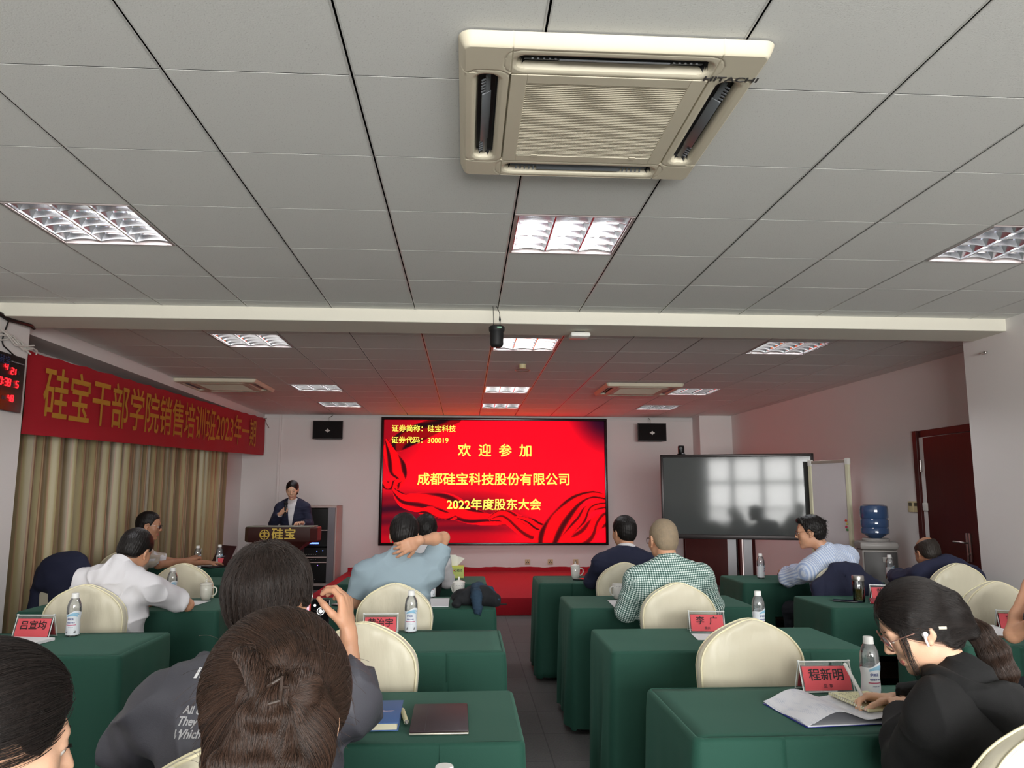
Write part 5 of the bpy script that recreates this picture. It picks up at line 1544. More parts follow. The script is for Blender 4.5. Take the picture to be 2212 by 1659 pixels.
def sdf_object(name, sdf, h, m, parent=None, origin=(0, 0, 0), bounds=None, link=True):
    V, Q = polygonise(sdf, h, bounds)
    V = V - np.asarray(origin)
    me = bpy.data.meshes.new(name)
    me.vertices.add(len(V)); me.vertices.foreach_set('co', V.astype(np.float32).ravel())
    me.loops.add(Q.size); me.loops.foreach_set('vertex_index', Q.astype(np.int32).ravel())
    me.polygons.add(len(Q)); me.polygons.foreach_set('loop_start', np.arange(0, Q.size, 4, dtype=np.int32)); me.polygons.foreach_set('loop_total', np.full(len(Q), 4, np.int32))
    me.polygons.foreach_set('use_smooth', np.ones(len(Q), bool))
    me.update(calc_edges=True); me.validate()
    me.materials.append(m)
    o = bpy.data.objects.new(name, me); COL.objects.link(o)
    if parent is not None: o.parent = parent
    return o
def wob(P, f, seed=0):
    """cheap smooth noise in [-1, 1]"""
    r = np.random.RandomState(seed); o = np.zeros(len(P))
    for k in range(5):
        d = r.normal(size=3); d /= np.linalg.norm(d)
        o += np.sin((P @ d) * f * (0.7 + 0.9 * r.rand()) + r.rand() * 6.28)
    return o / 3.2
# ------------------------------------------------------------------ people
def A3(*a): return np.array(a, float)
def rotz(a): c, s = math.cos(a), math.sin(a); return np.array([[c, -s, 0], [s, c, 0], [0, 0, 1.0]])
def rotx(a): c, s = math.cos(a), math.sin(a); return np.array([[1, 0, 0], [0, c, -s], [0, s, c]])
def roty(a): c, s = math.cos(a), math.sin(a); return np.array([[c, 0, s], [0, 1, 0], [-s, 0, c]])
def unit(v): v = np.asarray(v, float); return v / np.linalg.norm(v)

def skin(name, col): return mat(name, col, 0.5, var=0.07, vscale=14, sss=0.25, bump=0.06, bscale=300)
SK_MID = skin('skin_mid', (200, 150, 120)); SK_FAIR = skin('skin_fair', (216, 172, 144)); SK_TAN = skin('skin_tan', (176, 128, 100))
def hairmat(name, col, rough=0.42):
    return mat(name, col, rough, var=0.35, vscale=60, stretch=(1, 1, 0.25), bump=0.3, bscale=240, spec=0.25)
H_BLACK = hairmat('black_hair', (22, 19, 18)); H_BROWN = hairmat('dark_brown_hair', (40, 29, 24)); H_SOFT = hairmat('soft_black_hair', (38, 31, 28)); H_GREY = hairmat('grey_stubble', (128, 116, 98), 0.7); H_THIN = hairmat('thin_black_hair', (44, 38, 34))
def strandmat(name, col, rough=0.46):
    m = mat(name, col, rough, spec=0.4)
    nt = m.node_tree; hi = nt.nodes.new('ShaderNodeHairInfo'); r = nt.nodes.new('ShaderNodeValToRGB')
    c = sl(col); e = r.color_ramp.elements
    e[0].color = tuple(v * 0.55 for v in c[:3]) + (1,); e[1].color = (c[0] * 1.7, c[1] * 1.55, c[2] * 1.45, 1)
    nt.links.new(hi.outputs['Random'], r.inputs[0]); nt.links.new(r.outputs[0], nt.nodes['Principled BSDF'].inputs['Base Color'])
    return m
S_BLACK = strandmat('black_strands', (26, 22, 21)); S_BROWN = strandmat('brown_strands', (46, 33, 26)); S_SOFT = strandmat('soft_black_strands', (40, 33, 30))

class Head:
    def __init__(s, c, yaw=0.0, pitch=0.0, roll=0.0, sc=1.0):
        s.c = A3(*c); s.R = rotz(yaw) @ rotx(pitch) @ roty(roll); s.sc = sc
    def w(s, *p): return s.c + s.R @ (A3(*p) * s.sc)
    def loc(s, P): return ((np.asarray(P, float) - s.c) @ s.R) / s.sc
    def M(s, o): 
        m = np.eye(4); m[:3, :3] = s.R * s.sc; m[:3, 3] = s.c - np.asarray(o); return Matrix(m.tolist())

def head_prims(S, H, neck, fem=False, ears=True, nk=0.054):
    R = H.R; k = H.sc
    e = lambda c, r, kk=0.02, op='u', R2=None: S.ell(H.w(*c), A3(*r) * k, R if R2 is None else R @ R2, kk, op)
    S.cap(H.w(0, -0.028, -0.045), neck, nk * k, nk * 1.06, 0.03)
    e((0, -0.014, 0.038), (0.0735, 0.094, 0.086), 0.02)
    e((0, 0.036, 0.002), (0.061, 0.056, 0.074), 0.03)
    e((0, 0.03, -0.055), (0.050 if fem else 0.054, 0.056, 0.055), 0.03)
    e((0, 0.070, -0.096), (0.019, 0.018, 0.016), 0.022)
    for s in (-1, 1): e((s * 0.037, 0.060, -0.018), (0.023, 0.021, 0.024), 0.02)
    S.cap(H.w(-0.034, 0.079, 0.031), H.w(0.034, 0.079, 0.031), 0.010 * k, k=0.014)
    for s in (-1, 1): e((s * 0.031, 0.098, 0.011), (0.017, 0.014, 0.010), 0.008, 's')
    S.cap(H.w(0, 0.088, 0.020), H.w(0, 0.106, -0.020), 0.0065 * k, 0.0105 * k, 0.009)
    for s in (-1, 1):
        e((s * 0.0105, 0.097, -0.025), (0.0075, 0.009, 0.007), 0.006)
        e((s * 0.031, 0.0795, 0.0155), (0.0138, 0.0125, 0.0095), 0.004)
    S.cap(H.w(-0.018, 0.086, -0.056), H.w(0.018, 0.086, -0.056), 0.0065 * k, k=0.006)
    S.cap(H.w(-0.014, 0.086, -0.066), H.w(0.014, 0.086, -0.066), 0.0068 * k, k=0.006)
    if ears:
        for s in (-1, 1):
            Re = rotz(s * 0.35) @ rotx(-0.12)
            e((s * 0.0765, -0.006, 0.004), (0.0085, 0.019, 0.030), 0.008, 'u', Re)
            e((s * 0.0855, 0.000, 0.005), (0.0075, 0.0105, 0.018), 0.004, 's', Re)
            e((s * 0.0745, 0.003, -0.026), (0.0075, 0.009, 0.010), 0.006)

def frame(N, P, tyaw):
    up = unit(N - P); F = rotz(tyaw) @ A3(0, 1, 0); L = unit(np.cross(F, up)); F = unit(np.cross(up, L)); return up, F, L
def torso_prims(S, N, P, tyaw, g, sw, build=1.0, belly=0.0, standing=False):
    up, F, L = frame(N, P, tyaw)
    h = np.linalg.norm(N - P); b = build
    S.ell(P + up * 0.02, A3(0.165 * b + g, 0.13 * b + g, 0.11 + g), np.stack([L, F, up], 1), 0.05)
    S.flat(P + up * 0.05, P + up * h * 0.5, (0.145 * b + g, 0.105 * b + g + belly), (0.155 * b + g, 0.108 * b + g + belly * 0.7), L, 0.06)
    S.flat(P + up * h * 0.5, P + up * h * 0.80, (0.155 * b + g, 0.108 * b + g), (0.165 * b + g, 0.100 * b + g), L, 0.06)
    for s in (-1, 1):
        J = N + L * s * (sw - 0.025) - up * 0.084
        S.cap(N - up * 0.055 + F * -0.005, J, 0.055 + g, 0.048 + g, 0.05)
        S.cap(N + up * 0.015 - F * 0.008, N + L * s * sw * 0.62 - up * 0.036 - F * 0.012, 0.030 + g, 0.034 + g, 0.045)
        S.flat(N + L * s * 0.09 - up * 0.16 - F * 0.05, N + L * s * 0.06 - up * 0.30 - F * 0.055, (0.07 + g, 0.045 + g), (0.06 + g, 0.04 + g), L, 0.05)
def joints(N, P, tyaw, sw):
    up, F, L = frame(N, P, tyaw)
    return [N + L * s * sw - up * 0.092 + F * 0.005 for s in (-1, 1)]          # left, right
def arm_prims(S, J, E, W, g, f0=0.0, f1=2.0, th=1.0):
    """f: 0 shoulder, 1 elbow, 2 wrist"""
    J, E, W = A3(*J), A3(*E), A3(*W)
    S.ell(J, A3(0.049, 0.052, 0.054) * th + g, None, 0.035)
    if f1 <= 1.0:
        q = J + (E - J) * f1; S.cap(J, q, (0.050 * th) + g, (0.050 - 0.010 * f1) * th + g, 0.03); return
    S.cap(J, E, 0.047 * th + g, 0.039 * th + g, 0.03)
    q = E + (W - E) * (f1 - 1.0)
    S.cap(E, E + (q - E) * 0.35, 0.039 * th + g, 0.041 * th + g, 0.02)
    S.cap(E + (q - E) * 0.35, q, 0.041 * th + g, (0.041 - 0.016 * (f1 - 1.0)) * th + g, 0.02)
def leg_prims(S, P, tyaw, g, knees=None, feet=None, standing=False):
    F = rotz(tyaw) @ A3(0, 1, 0); L = rotz(tyaw) @ A3(1, 0, 0)
    out = []
    for i, s in enumerate((-1, 1)):
        if standing:
            hp = P + L * s * 0.085; kn = A3(hp[0], hp[1], 0.50) + F * 0.01; an = A3(hp[0], hp[1], 0.09)
        else:
            hp = P + L * s * 0.09 + A3(0, 0, 0.025); kn = P + L * s * 0.12 + F * 0.40 + A3(0, 0, 0.02); an = A3(kn[0], kn[1], 0.09) - F * 0.02
        if knees is not None: kn = A3(*knees[i])
        if feet is not None: an = A3(*feet[i])
        S.cap(hp, kn, 0.078 + g, 0.055 + g, 0.04); S.cap(kn, an, 0.054 + g, 0.038 + g, 0.03)
        out.append((an, F))
    return out
def hand_prims(S, W, fd, pn, side, curl=(0.3, 0.35, 0.4, 0.45), thumb=0.6, spread=0.0, sc=1.0, tcurl=0.25):
    """side +1 right hand, -1 left. curl: bend at each joint in radians"""
    W = A3(*W); u = unit(fd); n = unit(A3(*pn) - u * (A3(*pn) @ u)); t = np.cross(u, n) * side
    Rm = np.stack([t, n, u], 1)
    S.flat(W - u * 0.02, W + u * 0.03 * sc, (0.026 * sc, 0.019 * sc), (0.034 * sc, 0.016 * sc), t, 0.015)
    S.ell(W + u * 0.058 * sc, A3(0.041, 0.0145, 0.050) * sc, Rm, 0.012)
    S.ell(W + u * 0.034 * sc + t * 0.022 * sc + n * 0.006 * sc, A3(0.016, 0.014, 0.028) * sc, Rm, 0.012)
    Ls = (0.070, 0.079, 0.073, 0.057)
    tips = []
    for i in range(4):
        b = W + u * (0.094 - 0.004 * abs(i - 1)) * sc + t * (0.0285 - 0.0195 * i) * sc
        d = unit(u + t * spread * (1.2 - i)); a = 0.0; p = b
        for j, (fr, r0, r1) in enumerate(((0.45, 0.0092, 0.0086), (0.31, 0.0084, 0.0078), (0.24, 0.0077, 0.0066))):
            a += curl[i] * (0.8, 1.15, 0.8)[j]
            q = p + (d * math.cos(a) + n * math.sin(a)) * Ls[i] * fr * sc
            S.cap(p, q, r0 * sc, r1 * sc, 0.0035); p = q
        S.cap(W + u * 0.06 * sc + t * (0.024 - 0.016 * i) * sc - n * 0.003, b, 0.0085 * sc, 0.0098 * sc, 0.008)
        tips.append(p)
    p = W + u * 0.022 * sc + t * 0.026 * sc + n * 0.006 * sc
    d = unit(u * 0.75 + t * thumb + n * 0.35)
    for j, (l, r0, r1) in enumerate(((0.042, 0.0125, 0.0105), (0.033, 0.0102, 0.0092), (0.026, 0.0092, 0.0072))):
        q = p + d * l * sc; S.cap(p, q, r0 * sc, r1 * sc, 0.006); p = q
        d = unit(d + (u * 0.6 - t * 0.6 + n * 0.5) * tcurl)
    return tips, p

def interp(x, xs, ys): return np.interp(x, xs, ys)
def hair_cap(H, t=0.012, style='short', rough=0.002, seed=1, grow=(0, 0, 0)):
    """hair volume over the skull; style sets where it ends"""
    S = Sdf()
    S.ell(H.w(0, -0.014, 0.040), (A3(0.0745, 0.0955, 0.088) + t + A3(*grow)) * H.sc, H.R, 0.02)
    if style in ('short', 'crop', 'horseshoe', 'mop'): S.ell(H.w(0, -0.052, -0.012), (A3(0.060, 0.045, 0.055) + t * 0.5) * H.sc, H.R, 0.03)
    if style in ('long',): S.ell(H.w(0, -0.045, -0.03), (A3(0.066, 0.055, 0.065) + t * 0.6) * H.sc, H.R, 0.03)
    low = {'short': ([-.12, -.06, -.035, -.018, .0, .014, .026, .034, .046, .06, .10], [-.072, -.066, -.048, -.01, .030, .034, .004, .018, .05, .078, .088]),
           'crop': ([-.12, -.06, -.035, -.018, .0, .014, .026, .034, .046, .06, .10], [-.050, -.045, -.030, .0, .036, .036, .014, .03, .06, .086, .092]),
           'mop': ([-.12, -.06, -.035, -.018, .0, .02, .04, .06, .075, .09, .12], [-.072, -.066, -.040, .002, .022, .020, .0, .01, .04, .062, .07]),
           'horseshoe': ([-.12, -.06, -.035, -.018, .0, .014, .026, .034, .046, .06, .10], [-.070, -.064, -.046, -.01, .030, .034, .01, .03, .10, .2, .2]),
           'long': ([-.12, -.06, -.035, -.022, .0, .018, .03, .05, .065, .075, .09, .12], [-.095, -.09, -.064, -.012, .030, .030, .022, .026, .05, .066, .080, .09])}[style]
    def f(P, d):
        q = H.loc(P)
        lw = interp(q[:, 1], *low)
        if style == 'long': lw = lw + np.clip(q[:, 1] - 0.02, 0, 0.05) / 0.05 * (0.014 - np.abs(q[:, 0]) * 0.62)
        e = (lw - q[:, 2]) * 0.75 * H.sc
        if style == 'horseshoe':
            e = np.maximum(e, (q[:, 2] - 0.075 - 0.02 * wob(q, 40, 3) - np.clip(-q[:, 1] - 0.03, 0, 1) * 0.25) * 0.7 * H.sc)
        ang = np.arctan2(q[:, 0], q[:, 1] + 0.02)
        d = d + rough * (np.sin(ang * 38 + 3 * wob(q, 26, seed)) * 0.6 + wob(q, 170, seed + 1) * 0.7)
        k = 0.008; h = np.clip(0.5 - 0.5 * (d - e) / k, 0, 1)
        return d * (1 - h) + e * h + k * h * (1 - h)
    S.fn(f)
    return S

def glasses(H, parent, o, m, lens=(0.0235, 0.019), rim=0.0013, square=0.5, lens_mat=None):
    y = 0.103; b = MB(); M = H.M(o)
    def T(p): return M @ Vector(p)
    for s in (-1, 1):
        pts = []
        for k in range(28):
            a = 2 * PI * k / 28
            cx = math.copysign(abs(math.cos(a)) ** square, math.cos(a)); cz = math.copysign(abs(math.sin(a)) ** square, math.sin(a))
            x = s * 0.0325 + lens[0] * cx; z = 0.008 + lens[1] * cz
            pts.append(T((x, y - 0.25 * x * x * 8, z)))
        b.tube(pts, rim * 1.2, 6, 0, False, True)
        if lens_mat is not None:
            n = len(b.v); b.add([tuple(p) for p in pts], [tuple(range(28))], 1)
        b.tube([T((s * 0.0565, y - 0.008, 0.016)), T((s * 0.071, y - 0.03, 0.018)), T((s * 0.079, 0.03, 0.016)), T((s * 0.081, -0.005, 0.017)), T((s * 0.080, -0.026, 0.004))], rim, 6)
    b.tube([T((-0.009, y + 0.001, 0.012)), T((0, y + 0.004, 0.015)), T((0.009, y + 0.001, 0.012))], rim, 6)
    return b.build('glasses', [m] + ([lens_mat] if lens_mat is not None else []), parent, 60)
M_EYEW = mat('eye_white', (214, 206, 200), 0.15, coat=0.8); M_IRIS = mat('dark_iris', (24, 15, 12), 0.1, coat=1.0); M_LIP = mat('lips', (178, 104, 96), 0.4)
def face_details(H, parent, o, hairm, lips=True, brow=0.0022):
    M = H.M(o)
    for s in (-1, 1):
        b = MB().lathe([(0.0, -0.0115)] + [(0.0115 * math.sin(PI * k / 12), -0.0115 * math.cos(PI * k / 12)) for k in range(1, 12)] + [(0.0, 0.0115)], (0, 0, 0), 16, 0, Matrix.Rotation(-PI / 2, 4, 'X'))
        b.lathe([(0.0, 0.0119), (0.0055, 0.0106), (0.0058, 0.0098)], (0, 0, 0), 14, 1, Matrix.Rotation(-PI / 2, 4, 'X'))
        e = b.build('eye', [M_EYEW, M_IRIS], parent); e.matrix_local = M @ Matrix.Translation((s * 0.031, 0.0785, 0.0105))
    b = MB()
    for s in (-1, 1): b.tube([M @ Vector((s * 0.014, 0.090, 0.033)), M @ Vector((s * 0.030, 0.0875, 0.038)), M @ Vector((s * 0.047, 0.074, 0.034))], [brow, brow * 1.4, brow * 0.6], 6)
    b.build('eyebrow', hairm, parent)
    if lips:
        S = Sdf(); S.cap(H.w(-0.019, 0.0865, -0.057), H.w(0.019, 0.0865, -0.057), 0.0062, k=0.004); S.cap(H.w(-0.014, 0.087, -0.0655), H.w(0.014, 0.087, -0.0655), 0.0062, k=0.004); S.ell(H.w(0, 0.091, -0.061), A3(0.02, 0.005, 0.001), H.R, 0.002, 's')
        sdf_object('lips', S, 0.0018, M_LIP, parent, o)

def wrinkle(amp, f=22, seed=0, dirn=(1, 1, 3)):
    dv = A3(*dirn)
    def g(P, d):
        q = P * dv
        w = wob(q, f, seed); w2 = wob(q, f * 2.1, seed + 5)
        return d - amp * (1 - np.abs(w)) ** 3 + amp * 0.35 * w2
    return g
def shoes(parent, o, ank, m):
    for an, F in ank:
        S = Sdf(); a = A3(an[0], an[1], 0.045)
        S.ell(a + F * 0.02, A3(0.042, 0.042, 0.05), None, 0.03); S.ell(a + F * 0.12 - A3(0, 0, 0.008), A3(0.044, 0.044, 0.032), None, 0.04); S.cap(a - F * 0.02 - A3(0, 0, .012), a + F * 0.13 - A3(0, 0, 0.014), 0.034, 0.036, 0.02)
        S.plane((0, 0, 0.004), (0, 0, -1))
        sdf_object('shoe', S, 0.007, m, parent, o)
M_SHOE = mat('black_leather_shoe', (20, 18, 18), 0.35); M_TROUS = mat('dark_trousers', (30, 32, 40), 0.85, bump=0.1, bscale=400)

class Person: pass
def person(label, head, N, P, tyaw, L, R, sk, h=0.005, sw=0.185, build=1.0, fem=False, hands=None, standing=False, sleeve=2.0, belly=0.0, knees=None, legs=True, th=1.0, ears=True, nk=0.054, group=None):
    """L, R = (elbow, wrist) of the left and right arm"""
    p = Person(); N = A3(*N); P = A3(*P)
    p.H = head; p.N = N; p.P = P; p.tyaw = tyaw; p.sw = sw; p.build = build; p.belly = belly; p.th = th; p.fem = fem
    p.o = A3(P[0], P[1], 0)
    p.J = joints(N, P, tyaw, sw); p.arms = [L, R]
    p.up, p.F, p.L = frame(N, P, tyaw)
    S = Sdf()
    torso_prims(S, N, P, tyaw, -0.012, sw, build, belly * 0.8)
    head_prims(S, head, N - p.up * 0.02, fem, ears, nk)
    for i in (0, 1): arm_prims(S, p.J[i], p.arms[i][0], p.arms[i][1], -0.004, th=th)
    p.ank = leg_prims(S, P, tyaw, -0.012, knees, None, standing)
    p.tips = [None, None]
    hands = hands or [None, None]
    for i, s in ((0, -1), (1, 1)):
        E, W = A3(*p.arms[i][0]), A3(*p.arms[i][1])
        hd = hands[i] or {}
        p.tips[i] = hand_prims(S, W, hd.get('fd', W - E), hd.get('pn', (0, 0, -1)), s, hd.get('curl', (0.25, 0.3, 0.35, 0.4)), hd.get('thumb', 0.6), hd.get('spread', 0.02), hd.get('sc', 0.93 if fem else 1.0), hd.get('tcurl', 0.25))
    p.body = sdf_object('person', S, h, sk, None, p.o)
    p.body.location = p.o
    tag(p.body, label, 'person', group)
    if legs:
        T = Sdf(); T.ell(P - p.up * 0.01, A3(0.160 * build, 0.128 * build, 0.09), np.stack([p.L, p.F, p.up], 1), 0.05); leg_prims(T, P, tyaw, 0.006, knees, None, standing)
        T.fn(wrinkle(0.004, 24, 3)); T.plane((0, 0, 0.075), (0, 0, -1))
        sdf_object('trousers', T, 0.01, M_TROUS, p.body, p.o)
        shoes(p.body, p.o, p.ank, M_SHOE)
    return p
def top(p, name, m, g=0.012, sl=2.0, h=0.005, wr=0.005, seed=0, collar=None, hem=0.04, cuts=(), loose=0.0, wdir=(1, 1, 2.2), neck_r=0.062, sl2=None, belly=None, extra=None, pattern=False):
    S = Sdf()
    torso_prims(S, p.N, p.P, p.tyaw, g, p.sw, p.build, p.belly if belly is None else belly)
    for i in (0, 1):
        s_ = sl if (sl2 is None or i == 0) else sl2
        arm_prims(S, p.J[i], p.arms[i][0], p.arms[i][1], g + loose, 0, s_, p.th)
    if extra: extra(S)
    S.fn(wrinkle(wr, 20, seed, wdir))
    # cuff openings
    for i in (0, 1):
        s_ = sl if (sl2 is None or i == 0) else sl2
        J, E, W = p.J[i], A3(*p.arms[i][0]), A3(*p.arms[i][1])
        if s_ <= 1: q = J + (E - J) * s_; d = unit(E - J); r = 0.043 * p.th
        else: q = E + (W - E) * (s_ - 1); d = unit(W - E); r = 0.030 * p.th
        rr = (0.05 if s_ <= 1 else 0.036) * p.th + g + loose
        S.cap(q + d * (rr * 0.9 + 0.012), q + d * (rr + 0.10), rr * 1.25, k=0.004, op='s') if False else None
        def cut(P, dd, q=q, d=d, rr=rr):
            e = (P - q) @ d
            lat = np.linalg.norm(P - q - e[:, None] * d, axis=1)
            near = (lat < rr * 1.8) & (e < 0.13) & (e > -0.05)
            return np.where(near, np.maximum(dd, e), dd)
        S.fn(cut)
        S.cap(q - d * 0.03, q + d * 0.05, r + 0.002, k=0.002, op='s')
    if hem is not None: S.plane(p.P + p.up * -0.03 - p.up * hem, -p.up)
    # neck opening
    nd = unit(p.H.w(0, -0.03, -0.05) - p.N)
    S.post_neck = True
    for c in cuts: S.fn(c)
    o = sdf_object(name, S, h, m, p.body, p.o)
    if pattern:                     # pattern coordinates that follow the sleeves
        n = len(o.data.vertices); V = np.empty(n * 3, np.float32); o.data.vertices.foreach_get('co', V); V = V.reshape(-1, 3).astype(float) + p.o
        C = np.stack([(V - p.P) @ p.L + 0.12 * ((V - p.P) @ p.F), (V - p.P) @ p.up, np.zeros(n)], 1)
        for i in (0, 1):
            J, E, W = p.J[i], A3(*p.arms[i][0]), A3(*p.arms[i][1])
            base = 0.0
            for a, b in ((J, E), (E, W)):
                ax = unit(b - a); q = V - a; t = q @ ax; ln = np.linalg.norm(b - a)
                rad = np.linalg.norm(q - t[:, None] * ax, axis=1)
                s1 = unit(np.cross(ax, A3(0, 1, 0.2))); s2 = np.cross(ax, s1)
                ang = np.arctan2(q @ s2, q @ s1)
                mk = (rad < (0.080 if a is J else 0.088)) & (t > (-0.035 if a is J else -0.02)) & (t < ln + 0.05)
                C[mk] = np.stack([ang * 0.055, base + t, np.zeros(n)], 1)[mk]
                base += ln
        at = o.data.attributes.new('pattern', 'FLOAT_VECTOR', 'POINT'); at.data.foreach_set('vector', C.astype(np.float32).ravel())
    if collar:
        c = Sdf(); r, hh, th = collar
        a = p.N - nd * 0.012; ax = nd
        def ring(P, d):
            q = P - a; z = q @ ax; rad = np.linalg.norm(q - z[:, None] * ax, axis=1)
            r2 = r + 0.006 * np.clip(z / 0.05, -1, 1)
            fr = (q @ p.F)
            top_ = hh - 0.25 * np.clip(fr, -0.05, 0.06)
            return np.maximum(np.abs(rad - r2) - th, np.maximum(z - top_, -z - 0.02)) * 0.8
        c.ell(a + ax * 0.02, A3(r + 0.02, r + 0.02, r + 0.02)); c.fn(ring)
        co = sdf_object('collar', c, 0.003, m, o, p.o)
        if pattern:
            n = len(co.data.vertices); V = np.empty(n * 3, np.float32); co.data.vertices.foreach_get('co', V); V = V.reshape(-1, 3).astype(float) + p.o - a
            C = np.stack([np.arctan2(V @ p.L, V @ p.F) * 0.065, V @ ax, np.zeros(n)], 1)
            at = co.data.attributes.new('pattern', 'FLOAT_VECTOR', 'POINT'); at.data.foreach_set('vector', C.astype(np.float32).ravel())
    return o

def strands(name, parent, o, roots, step_fn, n, m, r0=0.0006, r1=0.0002):
    """hair curves grown from world points; step_fn(P, i) gives the next points"""
    P = roots.copy(); T = [P.copy()]
    for i in range(n - 1):
        P = step_fn(P, i); T.append(P.copy())
    A = np.stack(T, 1) - np.asarray(o)
    hc = bpy.data.hair_curves.new(name)
    hc.add_curves([n] * len(A))
    hc.attributes['position'].data.foreach_set('vector', A.reshape(-1, 3).astype(np.float32).ravel())
    ra = hc.attributes.get('radius') or hc.attributes.new('radius', 'FLOAT', 'POINT')
    rr = np.tile(np.linspace(r0, r1, n), len(A)).astype(np.float32)
    ra.data.foreach_set('value', rr)
    hc.materials.append(m)
    ob = bpy.data.objects.new(name, hc); COL.objects.link(ob); ob.parent = parent
    return ob
def surface_points(ob, n, seed, keep=None):
    """random points on a mesh object, in the coordinates of its mesh"""
    me = ob.data; nv = len(me.vertices); V = np.empty(nv * 3, np.float32); me.vertices.foreach_get('co', V); V = V.reshape(-1, 3)
    rs = np.random.RandomState(seed)
    i = rs.randint(0, nv, n * 3); P = V[i] + rs.normal(size=(n * 3, 3)) * 0.0015
    if keep is not None: P = P[keep(P)]
    return P[:n].astype(float)
def grad(S, P, e=0.003):
    g = np.stack([S(P + np.eye(3)[i] * e) - S(P - np.eye(3)[i] * e) for i in range(3)], 1)
    return g / (np.linalg.norm(g, axis=1, keepdims=True) + 1e-9)
def flow_strands(name, parent, o, S, ob, H, target, n, steps, step, m, seed, lift=0.002, jit=0.25, r0=0.0006, keep=None, gravity=0.0, swirl=0.0):
    """strands lying on the volume S, combed towards a target point"""
    rs = np.random.RandomState(seed)
    S0 = Sdf(); S0.p = S.p; S = S0                   # the combed strands ignore the trimmed hairline
    P0 = surface_points(ob, n, seed, keep) + np.asarray(o)
    P0 = P0[np.abs(S(P0)) < 0.006]
    off = rs.uniform(0.0, lift, len(P0)); jd = rs.normal(size=(len(P0), 3)) * jit
    tg = np.asarray(target, float)
    def st(P, i):
        g = grad(S, P); d = S(P)
        P = P - g * (d - off)[:, None]
        v = tg - P; dist = np.linalg.norm(v, axis=1, keepdims=True); v = v / (dist + 1e-6)
        v = v + jd * 0.6 + A3(0, 0, -gravity)
        if swirl: v = v + np.cross(g, v) * swirl
        v = v - g * (v * g).sum(1, keepdims=True)
        v /= np.linalg.norm(v, axis=1, keepdims=True) + 1e-9
        return P + v * np.minimum(step, dist * 0.5)
    g0 = grad(S, P0); P0 = P0 - g0 * (S(P0) - off)[:, None]
    return strands(name, parent, o, P0, st, steps, m, r0, r0 * 0.4)
# ------------------------------------------------------------------ the cast
def checks_material():
    m = bpy.data.materials.new('green_white_checks'); m.use_nodes = True
    nt = m.node_tree; b = nt.nodes['Principled BSDF']; b.inputs['Roughness'].default_value = 0.85
    tc = nt.nodes.new('ShaderNodeAttribute'); tc.attribute_name = 'pattern'; sp = nt.nodes.new('ShaderNodeSeparateXYZ'); nt.links.new(tc.outputs['Vector'], sp.inputs[0])
    def tri(src, sc):
        a = nt.nodes.new('ShaderNodeMath'); a.operation = 'MULTIPLY'; a.inputs[1].default_value = sc; nt.links.new(src, a.inputs[0])
        f = nt.nodes.new('ShaderNodeMath'); f.operation = 'FRACT'; nt.links.new(a.outputs[0], f.inputs[0])
        g = nt.nodes.new('ShaderNodeMath'); g.operation = 'GREATER_THAN'; g.inputs[1].default_value = 0.52; nt.links.new(f.outputs[0], g.inputs[0]); return g.outputs[0]
    a = tri(sp.outputs[0], 80.0); c = tri(sp.outputs[1], 80.0)
    ad = nt.nodes.new('ShaderNodeMath'); ad.operation = 'ADD'; nt.links.new(a, ad.inputs[0]); nt.links.new(c, ad.inputs[1])
    hf = nt.nodes.new('ShaderNodeMath'); hf.operation = 'MULTIPLY'; hf.inputs[1].default_value = 0.5; nt.links.new(ad.outputs[0], hf.inputs[0])
    r = nt.nodes.new('ShaderNodeValToRGB'); r.color_ramp.interpolation = 'CONSTANT'
    e = r.color_ramp.elements; e[0].position = 0; e[0].color = sl((36, 66, 62)); e[1].position = 0.4; e[1].color = sl((120, 150, 142)); n = e.new(0.8); n.color = sl((222, 228, 224))
    nt.links.new(hf.outputs[0], r.inputs[0]); nt.links.new(r.outputs[0], b.inputs['Base Color'])
    return m
def stripes_material():
    m = bpy.data.materials.new('blue_white_stripes'); m.use_nodes = True
    nt = m.node_tree; b = nt.nodes['Principled BSDF']; b.inputs['Roughness'].default_value = 0.8
    tc = nt.nodes.new('ShaderNodeAttribute'); tc.attribute_name = 'pattern'
    w = nt.nodes.new('ShaderNodeTexWave'); w.bands_direction = 'X'; w.inputs['Scale'].default_value = 19; w.inputs['Distortion'].default_value = 0.6; w.inputs['Detail'].default_value = 0
    nt.links.new(tc.outputs['Vector'], w.inputs['Vector'])
    r = nt.nodes.new('ShaderNodeValToRGB'); e = r.color_ramp.elements; e[0].position = 0.35; e[0].color = sl((214, 222, 238)); e[1].position = 0.75; e[1].color = sl((166, 184, 220))
    nt.links.new(w.outputs['Fac'], r.inputs[0]); nt.links.new(r.outputs[0], b.inputs['Base Color'])
    return m
def cloth(name, col, rough=0.85, **k): return mat(name, col, rough, bump=k.pop('bump', 0.12), bscale=k.pop('bscale', 350), **k)
C_WHITE = cloth('white_cotton_shirt', (216, 214, 218)); C_TEE = cloth('pale_blue_jersey', (140, 158, 168)); C_NAVY = cloth('navy_suiting', (28, 32, 56)); C_NAVY2 = cloth('navy_jacket_cloth', (32, 36, 62)); C_BLACK = cloth('black_sweatshirt', (20, 20, 21), 0.95, sheen=0.1)
C_GREY = cloth('charcoal_windbreaker', (74, 74, 82), 0.6); C_POLO_SHADE = cloth('shaded_white_polo', (188, 178, 164)); C_BLKT = cloth('black_top', (24, 23, 24)); C_CHECK = checks_material(); C_STRIPE = stripes_material()
M_GFRAME = mat('dark_glasses_frame', (36, 30, 28), 0.3); M_GSTEEL = mat('steel_glasses_frame', (150, 144, 140), 0.25, metal=0.9)
M_LENS = clear_material('glasses_lens', (0.94, 0.96, 0.96, 1), 0.05)

